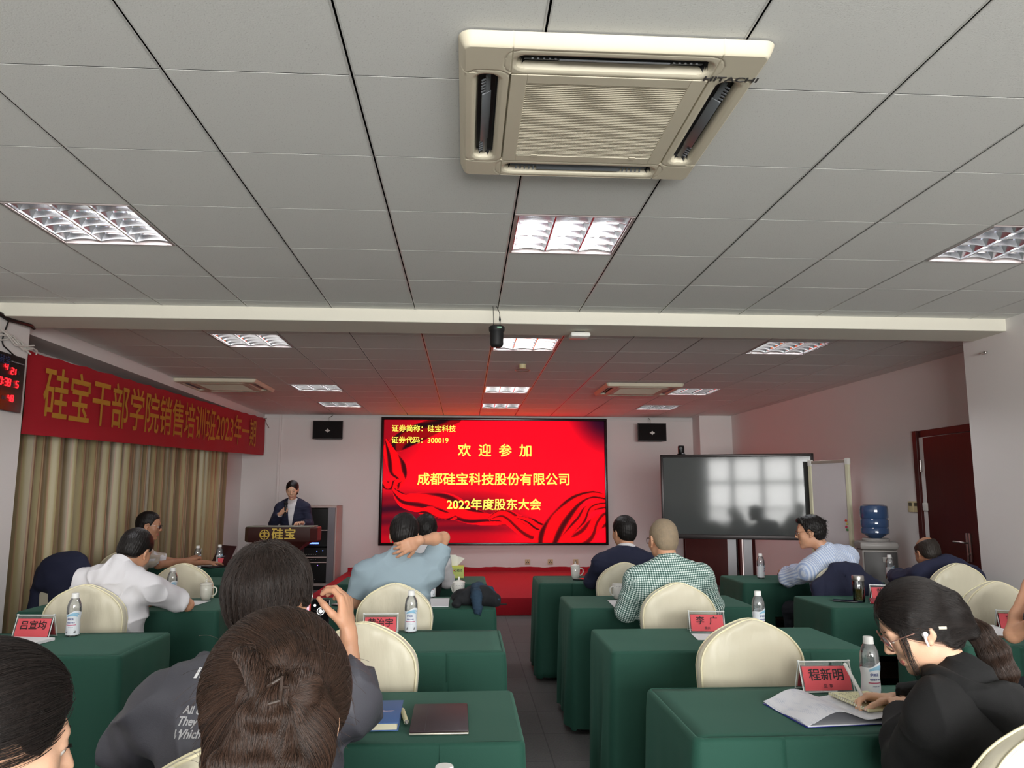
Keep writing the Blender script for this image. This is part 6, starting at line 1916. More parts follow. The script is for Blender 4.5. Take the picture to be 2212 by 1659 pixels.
def add_hair(p, m, t=0.012, style='short', rough=0.002, h=0.004, seed=1, grow=(0, 0, 0), extra=None):
    S = hair_cap(p.H, t, style, rough, seed, grow)
    if extra: 
        f = S.post; S.post = []
        extra(S); S.post = f
    o = sdf_object('hair', S, h, m, p.body, p.o)
    return S, o
def fuzz(p, S, ob, n, m, seed=1, length=0.012, r=0.0005, comb=(0, -0.4, -0.6), keep=None, name='hair_strands', jit=0.35):
    rs = np.random.RandomState(seed)
    P0 = surface_points(ob, n, seed, keep) + p.o
    g = grad(S, P0); c = p.H.R @ A3(*comb)
    v = g * 0.35 + c[None] + rs.normal(size=g.shape) * jit
    v -= g * np.minimum(0, (v * g).sum(1, keepdims=True))
    v /= np.linalg.norm(v, axis=1, keepdims=True)
    ln = length * rs.uniform(0.5, 1.2, (len(P0), 1)) / 4
    return strands(name, ob, p.o, P0 - g * 0.002, lambda P, i: P + v * ln + A3(0, 0, -0.0004 * i), 5, m, r, r * 0.4)

# 1 --- the speaker at the lectern
def cast_speaker():
    H = Head((-2.275, 10.42, 1.515), PI + 0.08, -0.28, 0.0, 0.98)
    mic0 = A3(-2.312, 10.262, 1.375); mic1 = A3(-2.318, 10.235, 1.185)
    wR = A3(-2.385, 10.275, 1.215)
    p = person('woman in navy blazer speaking into a microphone at the lectern, head bowed', H, (-2.27, 10.47, 1.375), (-2.27, 10.50, 0.93), PI, ((-2.045, 10.44, 1.08), (-2.10, 10.25, 1.10)), ((-2.50, 10.40, 1.08), wR), SK_FAIR, 0.0045, 0.165, 0.9, True,
               [None, dict(fd=(0.62, -0.25, 0.55), pn=(0.55, 0.75, -0.2), curl=(1.0, 1.0, 1.05, 1.1), thumb=0.5, tcurl=0.6, sc=0.9)], True, nk=0.047)
    face_details(H, p.body, p.o, H_BLACK)
    S = hair_cap(H, 0.009, 'long', 0.001, 2)
    S2 = S.post; S.post = []; S.post = S2
    o = sdf_object('hair', S, 0.004, H_BLACK, p.body, p.o)
    shirt = top(p, 'shirt', C_WHITE, 0.006, 1.95, 0.006, 0.003, 2, (0.058, 0.035, 0.003), 0.1)
    def vcut(P, d):
        q = P - p.N; z = q @ p.up; x = q @ p.L; f = q @ p.F
        w = np.clip((z + 0.34) / 0.34, 0, 1.2) * 0.046 + 0.012
        e = np.where(f > 0.0, w - np.abs(x - 0.0), -1.0)
        return np.maximum(d, e)
    top(p, 'blazer', C_NAVY, 0.017, 1.90, 0.005, 0.004, 4, None, 0.18, [vcut])
    m = thing('microphone', 'black hand microphone held by the woman at the lectern', 'microphone', mic1)
    d = mic0 - mic1
    MB().tube([Vector(d * t) for t in (0, 0.02, 0.74, 0.76)], [0.010, 0.012, 0.015, 0.016], 14).build('handle', M_BLACKP, m)
    b = MB().lathe([(0.0, -0.026)] + [(0.025 * math.sin(PI * k / 10), -0.026 * math.cos(PI * k / 10)) for k in range(1, 10)] + [(0.0, 0.026)], seg=18).build('mesh_head', mat('dark_mic_grille', (34, 34, 36), 0.5, metal=0.5, bump=0.6, bscale=700), m)
    b.location = Vector(d * 0.86)
cast_speaker()

# 2 --- man in profile by the curtain
def cast_profile():
    H = Head((-2.885, 7.36, 1.165), -1.42, -0.12, 0.0, 1.02)
    eR, wR = (-2.80, 7.42, 0.815), (-2.64, 7.74, 0.835)
    p = person('man with glasses in profile by the curtain, white polo shaded greige, pen in hand', H, (-2.985, 7.33, 1.03), (-3.00, 7.20, 0.53), -0.95, ((-2.72, 7.66, 0.82), (-2.50, 7.86, 0.80)), (eR, wR), SK_TAN, 0.006, 0.185, 1.02, hands=[dict(pn=(0, 0, -1)), dict(fd=(0.55, 0.6, 0.25), pn=(0.1, 0.5, -0.8), curl=(0.6, 0.65, 0.75, 0.85), thumb=0.3, tcurl=0.5)])
    S, o = add_hair(p, H_BLACK, 0.010, 'short', 0.0015)
    face_details(H, p.body, p.o, H_BLACK); glasses(H, p.body, p.o, M_GSTEEL, (0.021, 0.019), 0.0014, 1.0, M_LENS)
    t = top(p, 'polo_shirt', C_POLO_SHADE, 0.013, 0.72, 0.006, 0.006, 7, (0.062, 0.03, 0.004), 0.06, loose=0.008)  # body painted greige for shade on a white polo; sleeves stay white
    for i in (0, 1):
        J = p.J[i]; E = A3(*p.arms[i][0]); s = Sdf(); a = J + (E - J) * 0.30; b = J + (E - J) * 0.74
        s.cap(a, b, 0.066, 0.066, 0.01); s.fn(wrinkle(0.004, 30, 3)); s.plane(a, unit(J - E)); s.plane(b, unit(E - J)); s.cap(b - (E - J) * 0.1, b + (E - J) * 0.2, 0.047, op='s', k=0.003)
        sdf_object('white_sleeve', s, 0.006, C_WHITE, t, p.o)
    W = A3(*wR)
    pen('silver pen held upright in the hand of the man in profile', W + A3(0.055, 0.055, 0.0), W + A3(0.10, 0.06, 0.115), 0.005, M_STEEL)
cast_profile()

# 3 --- man in white short-sleeved shirt, back to the camera
def cast_white():
    H = Head((-1.925, 4.73, 1.12), -0.22, -0.42, 0.14, 1.02)
    p = person('man in white short-sleeved shirt bent over the left table, back to camera', H, (-1.965, 4.63, 1.030), (-2.00, 4.655, 0.535), -0.15, ((-2.24, 4.80, 0.83), (-2.10, 5.10, 0.79)), ((-1.655, 4.875, 0.80), (-1.88, 5.13, 0.795)), SK_MID, 0.005, 0.183, 1.0)
    S, o = add_hair(p, H_BLACK, 0.009, 'crop', 0.0012)
    # faded nape
    F = hair_cap(H, 0.0035, 'short', 0.0008, 5); sdf_object('faded_nape', F, 0.004, mat('faded_stubble', (70, 58, 50), 0.7, var=0.4, vscale=220), o, p.o)
    top(p, 'shirt', C_WHITE, 0.014, 0.80, 0.005, 0.012, 12, (0.066, 0.062, 0.005), 0.05, loose=0.008, wdir=(1.6, 1, 1.2))
cast_white()

# 4 --- man in pale blue T-shirt rubbing his neck
def cast_tee():
    H = Head((-0.365, 4.76, 1.205), 0.03, -0.40, 0.0, 1.02)
    wR = A3(-0.272, 4.560, 1.192)
    p = person('man in pale blue T-shirt, right hand on the back of his neck', H, (-0.385, 4.66, 1.09), (-0.385, 4.67, 0.535), 0.02, ((-0.635, 4.70, 0.835), (-0.54, 4.99, 0.80)), ((-0.128, 4.74, 1.20), wR), SK_MID, 0.004, 0.185, 1.0,
               hands=[None, dict(fd=(-0.86, -0.02, -0.40), pn=(0.05, 1, 0.05), curl=(0.30, 0.34, 0.42, 0.50), thumb=0.55, spread=0.10)])
    S, o = add_hair(p, H_BLACK, 0.012, 'short', 0.002, seed=6)
    top(p, 't_shirt', C_TEE, 0.013, 0.78, 0.005, 0.009, 21, (0.062, 0.014, 0.006), 0.06, loose=0.012, wdir=(1.3, 1, 1.6))
cast_tee()

# 5 --- man in white shirt sitting in front of him
def cast_front_white():
    H = Head((-0.31, 6.24, 1.165), 0.1, -0.25, 0.0, 1.0)
    p = person('person in white long-sleeved shirt mostly hidden behind the man in pale blue', H, (-0.36, 6.12, 1.045), (-0.38, 6.02, 0.535), 0.0, ((-0.63, 6.22, 0.80), (-0.5, 6.5, 0.79)), ((-0.135, 6.22, 0.795), (-0.2, 6.52, 0.79)), SK_MID, 0.006, 0.185)
    add_hair(p, H_BLACK, 0.016, 'mop', 0.002, 0.005)
    top(p, 'shirt', C_WHITE, 0.014, 1.92, 0.006, 0.006, 3, (0.062, 0.04, 0.004), 0.05, loose=0.006)
    S = Sdf(); torso_prims(S, p.N, p.P, p.tyaw, 0.032, p.sw - 0.06, 0.98); S.plane(p.N - p.up * 0.17, p.up)
    sdf_object('dark_vest', S, 0.007, C_BLKT, p.body, p.o)
cast_front_white()

# 6 --- man in navy suit
def cast_suit():
    H = Head((1.222, 5.99, 1.168), 0.42, -0.06, 0.0, 1.0)
    p = person('man in navy suit with white shirt collar, head turned to the left', H, (1.225, 5.94, 1.035), (1.22, 5.99, 0.535), 0.08, ((0.985, 6.08, 0.80), (1.06, 6.42, 0.80)), ((1.475, 6.05, 0.81), (1.36, 6.38, 0.80)), SK_MID, 0.006, 0.19, 1.0)
    add_hair(p, H_BLACK, 0.011, 'short', 0.0015, seed=4)
    top(p, 'shirt', C_WHITE, 0.004, 1.95, 0.007, 0.002, 2, (0.062, 0.052, 0.005), 0.05)
    top(p, 'suit_jacket', C_NAVY, 0.014, 1.90, 0.006, 0.005, 5, (0.072, 0.022, 0.006), 0.10, loose=0.006)
cast_suit()

# 7 --- man in checked shirt
def cast_check():
    H = Head((1.192, 4.68, 1.182), 0.24, -0.10, 0.0, 1.03)
    p = person('man in green and white checked shirt with cropped grey hair, back to camera', H, (1.205, 4.62, 1.055), (1.22, 4.65, 0.535), 0.03, ((0.965, 4.70, 0.775), (1.06, 5.02, 0.80)), ((1.495, 4.72, 0.80), (1.40, 5.03, 0.80)), SK_MID, 0.0045, 0.195, 1.05)
    F = hair_cap(H, 0.0032, 'short', 0.0006, 8); o = sdf_object('hair', F, 0.004, mat('cropped_grey_hair', (150, 130, 104), 0.7, var=0.6, vscale=46, col2=(120, 108, 92), bump=0.3, bscale=500), p.body, p.o)
    face_details(H, p.body, p.o, H_GREY); glasses(H, p.body, p.o, M_GFRAME, (0.024, 0.017), 0.0016, 0.5, M_LENS)
    top(p, 'checked_shirt', C_CHECK, 0.014, 1.93, 0.0045, 0.006, 9, (0.064, 0.046, 0.004), 0.06, loose=0.010, wdir=(1.5, 1, 1.0), pattern=True)
cast_check()

# 8 --- man in striped shirt, in profile
def cast_stripe():
    H = Head((2.652, 5.90, 1.172), 1.18, -0.10, 0.0, 1.0)
    p = person('man with glasses in blue striped shirt, turned to the left in profile', H, (2.755, 5.86, 1.035), (2.86, 5.90, 0.535), 0.35, ((2.53, 6.06, 0.83), (2.66, 6.34, 0.80)), ((3.01, 6.12, 0.83), (2.92, 6.40, 0.80)), SK_MID, 0.0055, 0.195, 1.0)
    def tuft(S):
        for k in range(5): S.cap(H.w(-0.02 + 0.012 * k, -0.085, 0.06 + 0.008 * k), H.w(-0.02 + 0.014 * k, -0.118 - 0.004 * k, 0.062 + 0.006 * k), 0.012, 0.003, 0.01)
        S.cap(H.w(-0.04, 0.06, 0.105), H.w(0.04, 0.07, 0.10), 0.025, 0.02, 0.02)
    S, o = add_hair(p, H_BLACK, 0.014, 'short', 0.002, seed=3, extra=tuft)
    fuzz(p, S, o, 900, S_BLACK, 3, 0.022, 0.0008)
    face_details(H, p.body, p.o, H_BLACK); glasses(H, p.body, p.o, M_GFRAME, (0.022, 0.016), 0.0015, 0.6, M_LENS)
    top(p, 'striped_shirt', C_STRIPE, 0.014, 1.93, 0.005, 0.010, 31, (0.064, 0.040, 0.004), 0.05, loose=0.014, wdir=(1.2, 1, 1.8), pattern=True)
cast_stripe()

# 9 --- balding man in navy jacket
def cast_bald():
    H = Head((3.622, 5.98, 1.005), 0.08, -0.38, 0.0, 1.03)
    p = person('balding man in navy jacket with thin magenta piping, hunched by the door', H, (3.70, 5.86, 0.935), (3.68, 5.85, 0.535), 0.0, ((3.47, 6.10, 0.80), (3.56, 6.38, 0.80)), ((4.00, 6.06, 0.80), (3.82, 6.36, 0.80)), SK_TAN, 0.006, 0.20, 1.08)
    add_hair(p, H_THIN, 0.007, 'horseshoe', 0.0015, seed=5)
    t = top(p, 'navy_jacket', C_NAVY2, 0.022, 1.92, 0.006, 0.006, 15, (0.066, 0.03, 0.006), 0.06, loose=0.010)
    bpy.context.view_layer.update()
    pts = []
    for k in range(25):
        u = -1 + 2 * k / 24
        ok, loc, nor, fi = t.ray_cast(Vector((3.72 + 0.21 * u - p.o[0], -1.5, 0.80 - 0.018 * u * u)), Vector((0, 1, 0)))
        if ok: pts.append(tuple(loc + nor * 0.001))
    S = None
    MB().tube(pts, 0.0028, 6).build('piping', mat('magenta_piping', (150, 50, 100), 0.5), t)
cast_bald()
# 10 --- woman in black hoodie at the open magazine
def cast_hoodie():
    H = Head((1.250, 2.135, 1.092), 1.28, -0.50, -0.06, 0.95)
    wR = A3(1.385, 2.525, 0.805)
    p = person('woman in black hoodie with glasses and braided ponytail, writing with a white pen', H, (1.325, 2.085, 0.965), (1.325, 1.97, 0.535), 0.62, ((1.205, 2.13, 0.735), (1.33, 2.38, 0.80)), ((1.575, 2.36, 0.82), wR), SK_FAIR, 0.004, 0.155, 0.90, True,
               [None, dict(fd=(-0.85, 0.35, 0.02), pn=(-0.15, -0.3, -0.9), curl=(0.75, 0.8, 0.85, 0.9), thumb=0.7, tcurl=0.5, sc=0.92)], nk=0.046)
    face_details(H, p.body, p.o, H_BLACK)
    glasses(H, p.body, p.o, mat('rose_gold_frame', (150, 112, 100), 0.3, metal=0.6), (0.026, 0.023), 0.0016, 0.75, M_LENS)
    M = H.M(p.o)
    e = MB()
    e.tube([M @ Vector((-0.080, -0.016, 0.010)), M @ Vector((-0.083, -0.034, 0.003))], 0.0022, 6)
    e.tube([M @ Vector((-0.0835, -0.036, 0.002)), M @ Vector((-0.085, -0.054, -0.006))], 0.0042, 8)
    e.build('temple_tip', mat('ivory_temple_tip', (214, 206, 190), 0.35), p.body)
    b = MB().tube([M @ Vector((-0.083, 0.006, 0.002)), M @ Vector((-0.090, 0.004, 0.004))], [0.008, 0.0065], 12).tube([M @ Vector((-0.087, 0.008, 0.0)), M @ Vector((-0.088, 0.012, -0.012)), M @ Vector((-0.087, 0.014, -0.028))], [0.004, 0.0034, 0.003], 8)
    b.build('earbud', mat('white_earbud', (226, 222, 222), 0.25), p.body)
    tie = H.w(0.012, -0.128, -0.045)
    def roll(S):
        S.ell(H.w(0.0, -0.105, 0.0), A3(0.062, 0.042, 0.060) * 0.97, H.R, 0.03)
        for k, (z, r) in enumerate(((0.05, 0.024), (0.02, 0.024), (-0.008, 0.022), (-0.034, 0.020))):      # twisted rolls above the ear
            S.cap(H.w(-0.066, 0.018 - 0.02 * k, z + 0.012), H.w(-0.030, -0.112, z - 0.014 - 0.004 * k), r * 0.55, r, 0.012)
            S.cap(H.w(0.066, 0.018 - 0.02 * k, z + 0.012), H.w(0.034, -0.112, z - 0.014 - 0.004 * k), r * 0.55, r, 0.012)
    S, o = add_hair(p, H_BLACK, 0.013, 'long', 0.0005, 0.0035, 2, extra=roll)
    def twist(P, d):
        q = H.loc(P); a = np.arctan2(q[:, 2] + 0.05, -(q[:, 1] + 0.13)); 
        return d + 0.0022 * np.sin(q[:, 2] * 190 + q[:, 1] * 70)
    flow_strands('hair_strands', o, p.o, S, o, H, tie, 7500, 14, 0.013, S_BLACK, 3, 0.002, 0.07, 0.0003)
    # tail falling over the hood
    T = Sdf(); a = tie; pts = [tie, tie + A3(0.022, -0.02, -0.03), tie + A3(0.045, -0.035, -0.075), tie + A3(0.062, -0.045, -0.125), tie + A3(0.070, -0.05, -0.165)]
    rr = (0.017, 0.026, 0.034, 0.030, 0.012)
    for i in range(4): T.cap(pts[i], pts[i + 1], rr[i], rr[i + 1], 0.02)
    T.fn(lambda P, d: d + 0.003 * np.sin((P[:, 0] * 1.2 + P[:, 1] * 0.8 + P[:, 2] * 0.4) * 330 + 2 * wob(P, 30, 4)))
    tl = sdf_object('ponytail', T, 0.004, H_BROWN, o, p.o)
    flow_strands('tail_strands', o, p.o, T, tl, H, pts[-1] + A3(0.01, -0.01, -0.05), 2600, 13, 0.013, S_BROWN, 5, 0.003, 0.10, 0.00034)
    # loose front strand
    L0 = H.w(-0.066, 0.052, 0.030)
    rs = np.random.RandomState(4); R0 = L0 + rs.normal(size=(46, 3)) * A3(0.004, 0.007, 0.006)
    strands('front_lock', o, p.o, R0, lambda P, i: P + A3(0.0016 + 0.0004 * i, -0.001, -0.0115) + rs.normal(size=P.shape) * 0.0007, 12, S_BLACK, 0.0004)
    # white collar, hoodie, hood
    C = Sdf(); C.ell(p.N + p.up * 0.012, A3(0.066, 0.066, 0.028), np.stack([p.L, p.F, p.up], 1)); C.fn(wrinkle(0.002, 60, 2)); sdf_object('white_collar', C, 0.004, C_WHITE, p.body, p.o)
    h = top(p, 'hoodie', C_BLACK, 0.014, 1.95, 0.0045, 0.008, 17, None, 0.07, loose=0.012, wdir=(1.1, 1.1, 1.5))
    D = Sdf()
    up, F, L = p.up, p.F, p.L
    for k in range(14):
        a0 = -2.5 + 5.0 * k / 13; a1 = -2.5 + 5.0 * (k + 1) / 13
        f = lambda a: p.N + L * math.sin(a) * 0.110 - F * (math.cos(a) * 0.085 + 0.035) + up * (-0.025 - 0.045 * math.cos(a))
        D.cap(f(a0), f(a1), 0.030, 0.030, 0.02)
    D.ell(p.N - F * 0.10 - up * 0.10, A3(0.105, 0.045, 0.085), np.stack([L, F, up], 1), 0.05)
    D.fn(wrinkle(0.005, 26, 8))
    sdf_object('hood', D, 0.0045, C_BLACK, h, p.o)
    tips, th = p.tips[1]
    tp = A3(1.300, 2.545, 0.790); d = unit(A3(-0.36, -0.10, 0.62))
    pen('white pen held in the hand of the woman in the black hoodie', tp + d * 0.150, tp, 0.0055, mat('white_pen', (226, 226, 222), 0.3), M_WHITEP)
cast_hoodie()

# 11 --- man photographing the screen with his phone
def cast_photographer():
    H = Head((-0.480, 2.005, 1.188), -0.38, -0.03, 0.0, 1.0)
    ph = A3(-0.470, 2.36, 1.116)
    wR = A3(-0.335, 2.345, 1.064); wL = A3(-0.585, 2.33, 1.065)
    p = person('man in charcoal windbreaker photographing the screen with a phone held sideways', H, (-0.50, 1.925, 1.055), (-0.46, 1.88, 0.535), -0.05, ((-0.80, 2.06, 0.845), wL), ((-0.315, 2.33, 0.845), wR), SK_MID, 0.0035, 0.20, 1.04,
               hands=[dict(fd=(0.35, 0.25, 0.85), pn=(0.8, 0.3, -0.3), curl=(0.5, 0.55, 0.6, 0.65), thumb=0.8, tcurl=0.35), dict(fd=(-0.18, 0.18, 0.95), pn=(-0.92, 0.25, -0.1), curl=(0.72, 0.72, 0.75, 0.8), thumb=0.75, tcurl=0.5)])
    face_details(H, p.body, p.o, H_SOFT); glasses(H, p.body, p.o, M_GSTEEL, (0.025, 0.020), 0.0022, 0.6, M_LENS)
    S, o = add_hair(p, H_SOFT, 0.020, 'mop', 0.0022, 0.004, 12)
    crown = H.w(0.0, -0.035, 0.16)
    rs = np.random.RandomState(8)
    P0 = surface_points(o, 6500, 8) + p.o; g0 = grad(S, P0); off = rs.uniform(0, 0.004, len(P0)); P0 = P0 - g0 * (S(P0) - off)[:, None]
    cr = H.w(0.004, -0.045, 0.125); jd = rs.normal(size=P0.shape) * 0.22
    cl = np.round(np.arctan2(*(H.loc(P0)[:, :2].T)) * 7)
    jc = np.stack([np.sin(cl * 12.9), np.sin(cl * 78.2), np.sin(cl * 37.7)], 1) * 0.35
    def st(P, i):
        g = grad(S, P); v = P - cr; v = v / (np.linalg.norm(v, axis=1, keepdims=True) + 1e-6) + A3(0, 0, -0.55) + jd + jc
        d = S(P); ins = (d < 0.02)
        v = v - g * (v * g).sum(1, keepdims=True); v /= np.linalg.norm(v, axis=1, keepdims=True) + 1e-9
        return P - g * (d - off - 0.0006 * i)[:, None] + v * 0.0085
    strands('hair_strands', o, p.o, P0, st, 8, S_SOFT, 0.00045)
    j = top(p, 'windbreaker', C_GREY, 0.020, 1.62, 0.0045, 0.014, 41, (0.068, 0.03, 0.006), 0.07, loose=0.014, wdir=(1.2, 1, 1.2), sl2=1.50)
    # printed lettering on the back, pressed onto the cloth surface
    bpy.context.view_layer.update()
    dg = bpy.context.evaluated_depsgraph_get()
    ink = mat('white_back_print', (222, 222, 224), 0.6)
    def press(txt, size, x, z, shear=0.35, bold=0.0006):
        me = text_mesh(txt, size, bold, 0.9, 0.0002, align='LEFT', shear=shear)
        for v in me.vertices:
            q = Vector((x + v.co.x - p.o[0], 1.2 - p.o[1], z + v.co.y)); 
            ok, loc, nor, fi = j.ray_cast(q, Vector((0, 1, 0)))
            v.co = (loc + nor * 0.0012) if ok else Vector((q.x, 0.12, q.z))
        me.materials.clear(); me.materials.append(ink)
        ob = bpy.data.objects.new('back_print', me); COL.objects.link(ob); ob.parent = j
    press('All children', 0.024, -0.612, 0.985); press('They all accept', 0.024, -0.622, 0.962); press('Which dream', 0.024, -0.625, 0.938); press('Of', 0.022, -0.555, 0.905)
    b = MB()
    for x0 in (-0.602, -0.590): 
        q = [(x0, 1.045), (x0 + 0.007, 1.045), (x0 + 0.012, 1.063), (x0 + 0.005, 1.063)]
        b.add([(x - p.o[0], 0, z) for x, z in q], [(0, 1, 2, 3)])
    for q in ([(-0.568, 1.056), (-0.537, 1.056), (-0.535, 1.064), (-0.564, 1.064)], [(-0.558, 1.038), (-0.551, 1.038), (-0.547, 1.056), (-0.554, 1.056)]): b.add([(x - p.o[0], 0, z) for x, z in q], [(0, 1, 2, 3)])
    V = []
    for v in b.v:
        ok, loc, nor, fi = j.ray_cast(Vector((v[0], 1.2 - p.o[1], v[2])), Vector((0, 1, 0)))
        V.append(tuple(loc + nor * 0.0012) if ok else v)
    b.v = V; b.build('back_logo', ink, j, 0)
    t = thing('mobile_phone', 'black phone with camera picture of the red screen, held by the photographer', 'phone', ph, -0.08, None)
    t.rotation_euler = (0.05, 0.05, -0.08)
    MB().span((-0.078, 0, -0.037), (0.078, 0.009, 0.037), 0, 0.004).build('body', mat('phone_dark_edge', (28, 28, 32), 0.3), t, 30)
    s = MB().span((-0.075, -0.0006, -0.034), (0.075, 0.001, 0.034), 0)
    s.span((-0.075, -0.0014, -0.034), (0.022, -0.0005, 0.034), 1); s.span((0.0, -0.002, -0.022), (0.018, -0.0013, 0.030), 2); s.span((-0.05, -0.002, -0.012), (-0.01, -0.0013, 0.016), 3)
    s.build('screen', [mat('phone_screen_black', (8, 8, 9), 0.2), mat('phone_picture_red', (150, 50, 46), 0.3, emit=0.5, ecol=(180, 60, 56)), mat('phone_picture_pink', (220, 180, 196), 0.3, emit=0.6, ecol=(226, 190, 206)), mat('phone_picture_bright_red', (230, 30, 40), 0.3, emit=0.9, ecol=(240, 30, 40))], t, 0)
    r = MB().tube([(0.052 + 0.010 * math.cos(2 * PI * k / 20), -0.0014, 0.002 + 0.010 * math.sin(2 * PI * k / 20)) for k in range(20)], 0.0012, 5, 0, False, True)
    r.lathe([(0.0, 0.0), (0.006, 0.0), (0.0, 0.001)], (0.052, -0.0008, 0.002), 12, 0, Matrix.Rotation(PI / 2, 4, 'X')).lathe([(0.0, 0.0), (0.004, 0.0), (0.0, 0.001)], (0.05, -0.0008, -0.022), 12, 0, Matrix.Rotation(PI / 2, 4, 'X')).lathe([(0.0, 0.0), (0.004, 0.0), (0.0, 0.001)], (0.034, -0.0008, 0.018), 12, 0, Matrix.Rotation(PI / 2, 4, 'X'))
    r.build('camera_button', mat('phone_icon_white', (230, 230, 230), 0.4, emit=0.8, ecol=(230, 230, 230)), t)
cast_photographer()

# 12 --- woman with brown hair pinned up by a claw clip, in the foreground
def cast_bun():
    H = Head((-0.236, 1.03, 1.165), 0.12, -0.42, 0.05, 0.94)
    p = person('woman with brown hair pinned up in a claw clip, seen from behind in the foreground', H, (-0.235, 0.86, 1.015), (-0.20, 0.60, 0.535), 0.0, ((-0.42, 0.92, 0.80), (-0.30, 1.15, 0.80)), ((0.04, 0.92, 0.80), (-0.08, 1.15, 0.80)), SK_FAIR, 0.004, 0.165, 0.92, True, nk=0.047)
    face_details(H, p.body, p.o, H_BROWN)
    clip = H.w(0.020, -0.150, 0.020)
    def bun(S):
        S.ell(H.w(0.018, -0.112, 0.034), A3(0.042, 0.036, 0.050), H.R, 0.02)
        S.ell(H.w(0.030, -0.100, -0.035), A3(0.050, 0.042, 0.058), H.R, 0.025)
        for a in range(7):
            t0 = a * 0.9; S.cap(H.w(0.018 + 0.030 * math.cos(t0), -0.132, 0.020 + 0.040 * math.sin(t0)), H.w(0.018 + 0.030 * math.cos(t0 + 0.8), -0.128, 0.010 + 0.042 * math.sin(t0 + 0.8)), 0.014, 0.011, 0.008)
        S.cap(H.w(0.015, -0.122, -0.01), H.w(0.010, -0.128, -0.075), 0.026, 0.030, 0.015)
        for s in (-1, 1): S.ell(H.w(s * 0.098, -0.030, -0.030), (0.034, 0.060, 0.045), H.R, 0.012, 's')
    S, o = add_hair(p, H_BROWN, 0.018, 'long', 0.0006, 0.004, 3, (0.002, 0.004, 0.0), bun)
    rs = np.random.RandomState(5)
    low = lambda P: (H.loc(P + p.o)[:, 2] < 0.0)
    flow_strands('hair_strands', o, p.o, S, o, H, clip + H.R @ A3(0, 0.02, 0.0), 13000, 16, 0.012, S_BROWN, 6, 0.004, 0.10, 0.00032, None, 0.0, 0.3)
    flow_strands('hair_strands', o, p.o, S, o, H, clip, 9000, 16, 0.012, strandmat('dark_under_strands', (34, 26, 23)), 16, 0.003, 0.16, 0.00032, None, 0.0, 0.1)
    # twisted bundle through the clip and the tail folded below it
    T = Sdf()
    rq = random.Random(11)
    for k in range(5):
        T.cap(H.w(-0.030 + 0.014 * k, -0.140 - 0.004 * k, 0.062 - 0.010 * k), H.w(0.018 - 0.006 * k, -0.158, -0.012), 0.007 + 0.002 * (k % 2), 0.012, 0.005)
    for k in range(5):
        x = -0.030 + 0.016 * k; j = rq.uniform(-0.006, 0.006)
        T.cap(H.w(x * 0.4 + 0.006, -0.156, -0.006), H.w(x + j, -0.150 + 0.006 * rq.random(), -0.055 - 0.02 * rq.random()), 0.010, 0.011 + 0.004 * rq.random(), 0.005)
        T.cap(H.w(x + j, -0.150, -0.060), H.w(x * 0.7 + 0.008 - j, -0.126, -0.115), 0.013, 0.008, 0.006)
    T.cap(H.w(0.010, -0.160, 0.004), H.w(0.040, -0.146, 0.040), 0.011, 0.007, 0.005); T.cap(H.w(0.040, -0.146, 0.040), H.w(0.058, -0.128, 0.010), 0.007, 0.006, 0.005)
    T.fn(lambda P, d: d + 0.0012 * np.sin(H.loc(P)[:, 0] * 900 + 5 * wob(P, 40, 3)))
    tw = sdf_object('hair_twist', T, 0.0028, H_BROWN, o, p.o)
    flow_strands('twist_strands', tw, p.o, T, tw, H, H.w(0.0, -0.12, -0.22), 5500, 12, 0.009, S_BROWN, 12, 0.003, 0.22, 0.00032)
    # a few flyaway hairs
    P0 = surface_points(o, 150, 31) + p.o; g = grad(S, P0); v = g * 0.7 + rs.normal(size=g.shape) * 0.6
    v /= np.linalg.norm(v, axis=1, keepdims=True)
    strands('flyaway_hair', o, p.o, P0, lambda P, i: P + v * 0.005 + A3(0, 0, -0.0006 * i), 8, S_BROWN, 0.00013)
    c = MB(); M = H.M(p.o)
    dk = mat('tortoise_clip', (52, 40, 34), 0.25, coat=0.6)
    def T(x, y, z): return M @ Vector((0.012 + x * 0.42, -0.006 + y, 0.006 + z * 0.45))
    c.tube([T(0.022, -0.150, 0.062), T(0.024, -0.168, 0.045), T(0.026, -0.172, 0.010), T(0.026, -0.164, -0.020)], [0.0015, 0.0022, 0.0022, 0.0015], 8)
    c.tube([T(0.024, -0.166, 0.046), T(0.0, -0.168, 0.030), T(-0.024, -0.158, 0.018), T(-0.032, -0.146, 0.010)], [0.0020, 0.0020, 0.0018, 0.0010], 8)
    c.tube([T(0.026, -0.168, -0.012), T(0.0, -0.170, -0.020), T(-0.030, -0.160, -0.026), T(-0.040, -0.146, -0.028)], [0.0020, 0.0022, 0.0020, 0.0010], 8)
    c.tube([T(0.026, -0.170, 0.02), T(0.050, -0.158, 0.026), T(0.062, -0.140, 0.026)], [0.0020, 0.0018, 0.0010], 8)
    c.build('claw_clip', dk, o)
    top(p, 'black_top', C_BLKT, 0.018, 1.9, 0.006, 0.006, 3, (0.056, 0.02, 0.006), 0.06, loose=0.01)
cast_bun()

